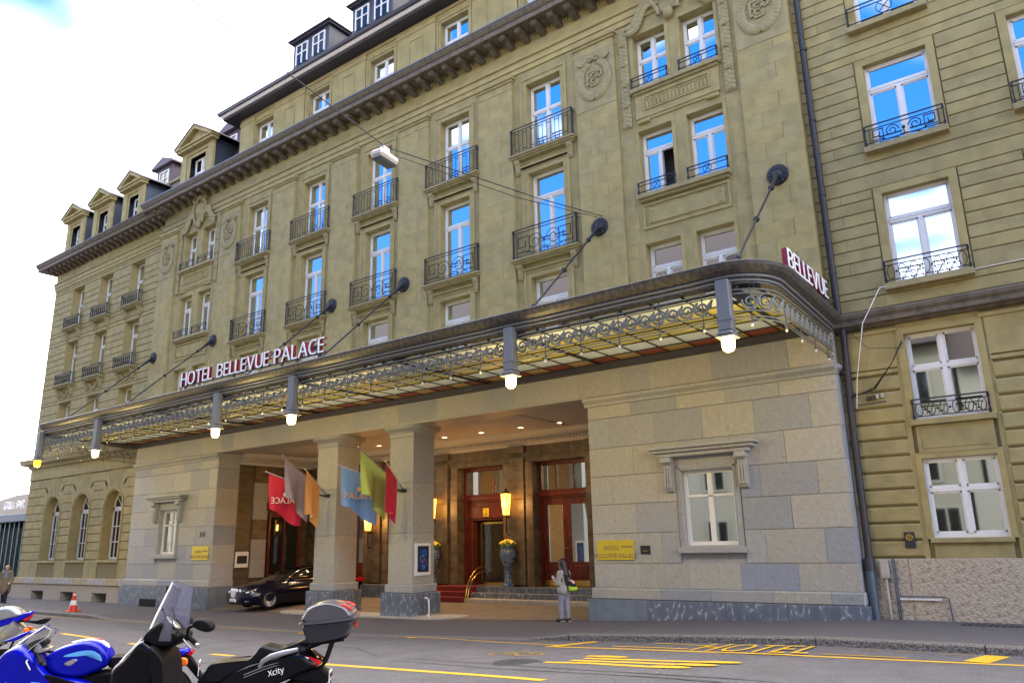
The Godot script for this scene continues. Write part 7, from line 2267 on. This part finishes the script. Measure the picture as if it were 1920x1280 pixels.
	panel("grille_mesh", "alloy", T, [[0.0, 0.71], [0.20, 0.70], [0.21, 0.58], [0.16, 0.45], [0.0, 0.43], [-0.16, 0.45], [-0.21, 0.58], [-0.20, 0.70]], 0.03, 0.9).transform = Transform3D(Basis(Vector3(0, 0, 1), Vector3.UP, Vector3(-1, 0, 0)), Vector3(0.945, 0, 0))
	b = MB.new(); b.bb(0.955, 0.29, -0.26, 0.97, 0.39, 0.26); mi("number_plate", b.done(), "white_plate", T)
	mi("lettering", text_mesh("BE 417", 0.075, 0.002), "ink", T, Vector3(0.972, 0.31, 0), Vector3(0, PI / 2, 0))

func vehicles():
	scooter()
	blue_bike()
	silver_bike()
	car()

# one skin over many tapered bones: a grid of distances, then surface nets. bones: [a, b, ra, rb]
func flesh(bones: Array, cell: float, k := 0.03, grow := 0.0) -> Mesh:
	var lo := Vector3.ONE * 1e9; var hi := Vector3.ONE * -1e9
	for q in bones:
		var m: float = maxf(q[2], q[3]) + grow + k + cell * 2
		lo = lo.min(q[0] - Vector3.ONE * m).min(q[1] - Vector3.ONE * m); hi = hi.max(q[0] + Vector3.ONE * m).max(q[1] + Vector3.ONE * m)
	var nx := int((hi.x - lo.x) / cell) + 2; var ny := int((hi.y - lo.y) / cell) + 2; var nz := int((hi.z - lo.z) / cell) + 2
	var f := PackedFloat32Array(); f.resize(nx * ny * nz); f.fill(1.0)
	for q in bones:
		var a: Vector3 = q[0]; var ab: Vector3 = q[1] - q[0]
		var l2 := maxf(ab.length_squared(), 1e-8)
		var m: float = maxf(q[2], q[3]) + grow + k + cell * 2
		var p0: Vector3 = (a.min(q[1]) - Vector3.ONE * m - lo) / cell; var p1: Vector3 = (a.max(q[1]) + Vector3.ONE * m - lo) / cell
		for x in range(maxi(0, int(p0.x)), mini(nx, int(p1.x) + 1)):
			for y in range(maxi(0, int(p0.y)), mini(ny, int(p1.y) + 1)):
				for z in range(maxi(0, int(p0.z)), mini(nz, int(p1.z) + 1)):
					var p := lo + Vector3(x, y, z) * cell
					var t := clampf((p - a).dot(ab) / l2, 0, 1)
					var d: float = p.distance_to(a + ab * t) - lerpf(q[2], q[3], t) - grow
					var i := (x * ny + y) * nz + z
					var h := maxf(k - absf(f[i] - d), 0.0) / k
					f[i] = minf(f[i], d) - h * h * k * 0.25
	var vid := {}
	var verts := []
	var off := [Vector3i(0, 0, 0), Vector3i(1, 0, 0), Vector3i(0, 1, 0), Vector3i(1, 1, 0), Vector3i(0, 0, 1), Vector3i(1, 0, 1), Vector3i(0, 1, 1), Vector3i(1, 1, 1)]
	var edges := [[0, 1], [2, 3], [4, 5], [6, 7], [0, 2], [1, 3], [4, 6], [5, 7], [0, 4], [1, 5], [2, 6], [3, 7]]
	for x in nx - 1:
		for y in ny - 1:
			for z in nz - 1:
				var i0 := (x * ny + y) * nz + z
				if absf(f[i0]) > cell * 3: continue
				var s := []
				var neg := 0
				for o in off:
					var v := f[((x + o.x) * ny + y + o.y) * nz + z + o.z]
					s.append(v)
					if v < 0: neg += 1
				if neg == 0 or neg == 8: continue
				var c := Vector3.ZERO; var n := 0
				for e in edges:
					if (s[e[0]] < 0) != (s[e[1]] < 0):
						var t: float = s[e[0]] / (s[e[0]] - s[e[1]])
						c += Vector3(off[e[0]]).lerp(Vector3(off[e[1]]), t); n += 1
				vid[i0] = verts.size()
				verts.append(lo + (Vector3(x, y, z) + c / n) * cell)
	var st := SurfaceTool.new()
	st.begin(Mesh.PRIMITIVE_TRIANGLES)
	st.set_smooth_group(0)
	for v in verts: st.add_vertex(v)
	var sx := ny * nz; var sy := nz
	for i0 in vid:
		for ax in 3:
			var du: int = [sx, sy, 1][ax]; var d1: int = [sy, 1, sx][ax]; var d2: int = [1, sx, sy][ax]
			var i1: int = i0 + du
			if i1 >= f.size() or (f[i0] < 0) == (f[i1] < 0): continue
			var q := [i0, i0 - d1, i0 - d1 - d2, i0 - d2]
			if not (vid.has(q[1]) and vid.has(q[2]) and vid.has(q[3])): continue
			if f[i0] > 0: q.reverse()
			for j in [0, 1, 2, 0, 2, 3]: st.add_index(vid[q[j]])
	st.generate_normals()
	return st.commit()

func pt(x, y, z) -> Vector3:
	return Vector3(x, y, z)

func hand_bones(w: Vector3, d: Vector3, up: Vector3, s: float) -> Array:
	# palm, four fingers of different length with a bend, thumb from the side of the palm
	var side := d.cross(up).normalized()
	var o := [[w, w + d * 0.075 * s, 0.026 * s, 0.03 * s], [w + d * 0.05 * s + side * 0.02 * s, w + d * 0.08 * s - side * 0.02 * s, 0.02 * s, 0.02 * s]]
	for i in 4:
		var l: float = [0.068, 0.078, 0.072, 0.056][i] * s
		var a := w + d * 0.085 * s + side * (0.030 - i * 0.020) * s
		var m := a + d * l * 0.5 + up * 0.010 * s
		o.append([a, m, 0.0095 * s, 0.009 * s]); o.append([m, m + d * l * 0.32 + up * l * 0.38, 0.009 * s, 0.0075 * s])
	var t0 := w + d * 0.03 * s + side * 0.03 * s
	o.append([t0, t0 + d * 0.03 * s + side * 0.03 * s + up * 0.015 * s, 0.012 * s, 0.010 * s]); o.append([t0 + d * 0.03 * s + side * 0.03 * s + up * 0.015 * s, t0 + d * 0.055 * s + side * 0.03 * s + up * 0.03 * s, 0.010 * s, 0.008 * s])
	return o

func head_bones(c: Vector3, s: float) -> Array:    # facing +X; c = middle of the head
	return [[c + pt(-0.015, 0.03, 0) * s, c + pt(0.01, 0.035, 0) * s, 0.088 * s, 0.085 * s], [c + pt(0.02, -0.03, 0) * s, c + pt(0.045, -0.075, 0) * s, 0.066 * s, 0.042 * s],
		[c + pt(0.085, 0.01, 0) * s, c + pt(0.104, -0.022, 0) * s, 0.010 * s, 0.015 * s], [c + pt(0.074, -0.052, -0.014) * s, c + pt(0.074, -0.052, 0.014) * s, 0.013 * s, 0.013 * s],
		[c + pt(0.078, 0.03, -0.03) * s, c + pt(0.078, 0.03, 0.03) * s, 0.014 * s, 0.014 * s], [c + pt(-0.01, -0.005, 0.085) * s, c + pt(-0.015, 0.025, 0.09) * s, 0.012 * s, 0.016 * s], [c + pt(-0.01, -0.005, -0.085) * s, c + pt(-0.015, 0.025, -0.09) * s, 0.012 * s, 0.016 * s]]

func eyes(parent: Node, c: Vector3, s: float):
	for sz in [-1.0, 1.0]:
		var b := MB.new(); b.ball(c + pt(0.082, 0.014, sz * 0.031) * s, Vector3(0.008, 0.008, 0.011) * s, 7, 5)
		mi("eye", b.done(), "ink", parent)

func woman():
	var T := thing("person", "person in grey jacket and jeans with long dark hair looking at a phone", "person", Vector3(-11.62, walk_y(-11.62, 0.42) + 0.005, 0.42), deg_to_rad(168))
	# facing +X locally; left side is -Z
	var hip := pt(0, 0.80, 0); var chest := pt(0.0, 1.12, 0); var neck := pt(0.01, 1.27, 0)
	var hd := pt(0.055, 1.415, 0)
	var torso := [[hip, pt(0.005, 0.95, 0), 0.125, 0.115], [pt(0.005, 0.95, 0), chest, 0.115, 0.125], [pt(0, 1.17, -0.11), pt(0, 1.17, 0.11), 0.075, 0.075], [chest, pt(0, 1.2, 0), 0.12, 0.09], [hip + pt(0, -0.02, -0.06), hip + pt(0, -0.02, 0.06), 0.11, 0.11]]
	var legs := []
	var feet := []
	for q in [[-1.0, 0.03, 0.06], [1.0, -0.03, -0.02]]:
		var h := pt(0.0, 0.78, q[0] * 0.075); var kn := pt(q[1] + 0.02, 0.43, q[0] * 0.075); var an := pt(q[2] - 0.02, 0.08, q[0] * 0.08)
		legs.append([h, kn, 0.088, 0.056]); legs.append([kn, kn.lerp(an, 0.35), 0.056, 0.056]); legs.append([kn.lerp(an, 0.35), an, 0.056, 0.036])
		feet.append([an + pt(-0.025, -0.04, 0), an + pt(0.06, -0.045, q[0] * 0.01), 0.038, 0.038]); feet.append([an + pt(0.06, -0.045, q[0] * 0.01), an + pt(0.15, -0.05, q[0] * 0.02), 0.037, 0.028])
	var arms := []; var hands := []
	for q in [[-1.0, pt(0.02, 0.93, -0.19), pt(0.24, 1.02, -0.10)], [1.0, pt(0.02, 0.93, 0.19), pt(0.22, 1.00, 0.06)]]:
		var sh := pt(0, 1.18, q[0] * 0.145)
		arms.append([sh, q[1], 0.052, 0.042]); arms.append([q[1], q[2], 0.042, 0.028])
		hands.append_array(hand_bones(q[2], (q[2] - q[1]).normalized(), Vector3.UP, 0.85))
	var nk := [[pt(0, 1.2, 0), neck + pt(0.02, 0.04, 0), 0.055, 0.045]]
	mi("body", flesh(torso + legs + arms + nk + hands + feet, 0.013, 0.025), "skin", T)
	mi("head", flesh(nk + head_bones(hd, 0.92), 0.007, 0.018), "skin", T)
	eyes(T, hd, 0.92)
	var skirt := [[pt(0, 0.76, -0.06), pt(0, 0.76, 0.06), 0.118, 0.118]]
	var sleeve := []
	for a in arms: sleeve.append(a)
	mi("jacket", flesh(torso + skirt + sleeve + [[pt(0, 1.22, -0.03), pt(0, 1.25, 0.03), 0.06, 0.055]], 0.013, 0.03, 0.02), "cloth_grey", T)
	mi("jeans", flesh(legs + [[pt(0, 0.78, -0.05), pt(0, 0.78, 0.05), 0.11, 0.11]], 0.013, 0.02, 0.012), "jeans", T)
	mi("shoes", flesh(feet, 0.010, 0.02, 0.014), "shoe", T)
	var b := MB.new()
	for q in [[-1.0, 0.06], [1.0, -0.02]]: b.bb(q[1] - 0.09, 0.0, q[0] * 0.085 - 0.045, q[1] + 0.17, 0.022, q[0] * 0.085 + 0.045, 0.01)
	mi("soles", b.done(), "white_plate", T)
	mi("hair", flesh([[hd + pt(-0.03, 0.05, 0), hd + pt(0.0, 0.055, 0), 0.096, 0.088], [hd + pt(-0.06, 0.0, 0), pt(-0.10, 1.15, 0), 0.085, 0.085], [pt(-0.10, 1.15, -0.03), pt(-0.12, 0.92, -0.02), 0.08, 0.05], [hd + pt(0.0, 0.02, -0.07), pt(-0.02, 1.16, -0.11), 0.035, 0.045], [hd + pt(0.0, 0.02, 0.07), pt(-0.02, 1.16, 0.11), 0.035, 0.045], [pt(-0.02, 1.16, -0.11), pt(-0.05, 1.0, -0.12), 0.045, 0.025], [hd + pt(0.055, 0.085, -0.02), hd + pt(0.05, 0.06, -0.07), 0.022, 0.022], [hd + pt(0.055, 0.085, 0.02), hd + pt(0.05, 0.06, 0.07), 0.022, 0.022]], 0.010, 0.03), "hair_black", T)
	var P := thing("mobile_phone", "white mobile phone held in the person's hands", "phone", T.position, T.rotation.y)
	b = MB.new(); b.box(pt(0.315, 1.075, -0.05), Vector3(0.012, 0.14, 0.07), 0.004, Basis(Vector3.BACK, -0.9))
	mi("case", b.done(), "white_plate", P)
	var G := thing("shoulder_bag", "lime and black shoulder bag hanging behind the person", "bag", T.position, T.rotation.y)
	b = MB.new(); pillow(b, [[-0.14, 0.98], [-0.25, 0.96], [-0.29, 0.82], [-0.22, 0.74], [-0.12, 0.78]], 0.10, 0.8, 0.08); mi("pouch", b.done(), "cloth_dark", G)
	b = MB.new(); pillow(b, [[-0.20, 0.88], [-0.30, 0.84], [-0.29, 0.76], [-0.20, 0.76]], 0.112, 0.9, 0.08); mi("stripe", b.done(), "lime", G)
	b = MB.new(); b.tube([pt(-0.16, 0.97, 0.09), pt(-0.10, 1.15, 0.12), pt(0.0, 1.28, 0.11), pt(0.06, 1.15, 0.11)], 0.012, 5); mi("strap", b.done(), "cloth_dark", G)
	b = MB.new(); pillow(b, [[-0.13, 1.02], [-0.22, 1.0], [-0.27, 0.93], [-0.20, 0.91]], 0.05, 0.7, 0.10); mi("scarf", b.done(), "pink", G)

func man():
	var T := thing("person", "bald person in tan raincoat walking by the glazed pavilion", "person", Vector3(-42.3, -0.21, 1.8), deg_to_rad(-35))
	var hd := pt(0.05, 1.60, 0)
	var torso := [[pt(0, 0.92, 0), pt(0, 1.15, 0), 0.15, 0.15], [pt(0, 1.15, 0), pt(0, 1.32, 0), 0.15, 0.13], [pt(0, 1.37, -0.14), pt(0, 1.37, 0.14), 0.08, 0.08]]
	var legs := []; var feet := []
	for q in [[-1.0, 0.12], [1.0, -0.12]]:
		var h := pt(0, 0.88, q[0] * 0.09); var kn := pt(q[1] * 0.7 + 0.03, 0.48, q[0] * 0.09); var an := pt(q[1], 0.09, q[0] * 0.09)
		legs.append([h, kn, 0.10, 0.066]); legs.append([kn, an, 0.066, 0.044])
		feet.append([an + pt(-0.03, -0.04, 0), an + pt(0.16, -0.05, 0), 0.045, 0.035])
	var arms := []; var hands := []
	for q in [[-1.0, pt(0.03, 1.08, -0.26), pt(0.17, 0.95, -0.22)], [1.0, pt(-0.05, 1.08, 0.26), pt(0.06, 0.86, 0.24)]]:
		arms.append([pt(0, 1.37, q[0] * 0.19), q[1], 0.06, 0.05]); arms.append([q[1], q[2], 0.05, 0.033])
		hands.append_array(hand_bones(q[2], (q[2] - q[1]).normalized(), Vector3.RIGHT, 1.0))
	var nk := [[pt(0, 1.38, 0), hd + pt(-0.02, -0.07, 0), 0.06, 0.055]]
	mi("body", flesh(torso + legs + arms + hands + nk + feet, 0.018, 0.03), "skin", T)
	mi("head", flesh(nk + head_bones(hd, 1.0), 0.009, 0.02), "skin", T)
	eyes(T, hd, 1.0)
	mi("hair", flesh([[hd + pt(-0.05, 0.0, -0.07), hd + pt(-0.09, -0.02, 0), 0.035, 0.04], [hd + pt(-0.09, -0.02, 0), hd + pt(-0.05, 0.0, 0.07), 0.04, 0.035]], 0.010, 0.02), "hair_white", T)
	mi("raincoat", flesh(torso + arms + [[pt(0, 0.95, 0), pt(-0.02, 0.58, 0), 0.17, 0.20], [pt(0, 1.40, -0.05), pt(0, 1.42, 0.05), 0.08, 0.08]], 0.018, 0.04, 0.022), "cloth_tan", T)
	mi("trousers", flesh(legs, 0.018, 0.03, 0.015), "cloth_dark", T)
	mi("shoes", flesh(feet, 0.014, 0.02, 0.015), "shoe", T)
	var b := MB.new(); b.prism([[-0.05, 1.14], [0.05, 1.14], [0.03, 1.43], [-0.03, 1.43]], 0.0, 0.012, Transform3D(Basis(Vector3(0, 0, -1), Vector3.UP, Vector3(1, 0, 0)), Vector3(0.165, 0, 0)))
	mi("shirt_front", b.done(), "flag_blue", T)

func people():
	woman()
	man()
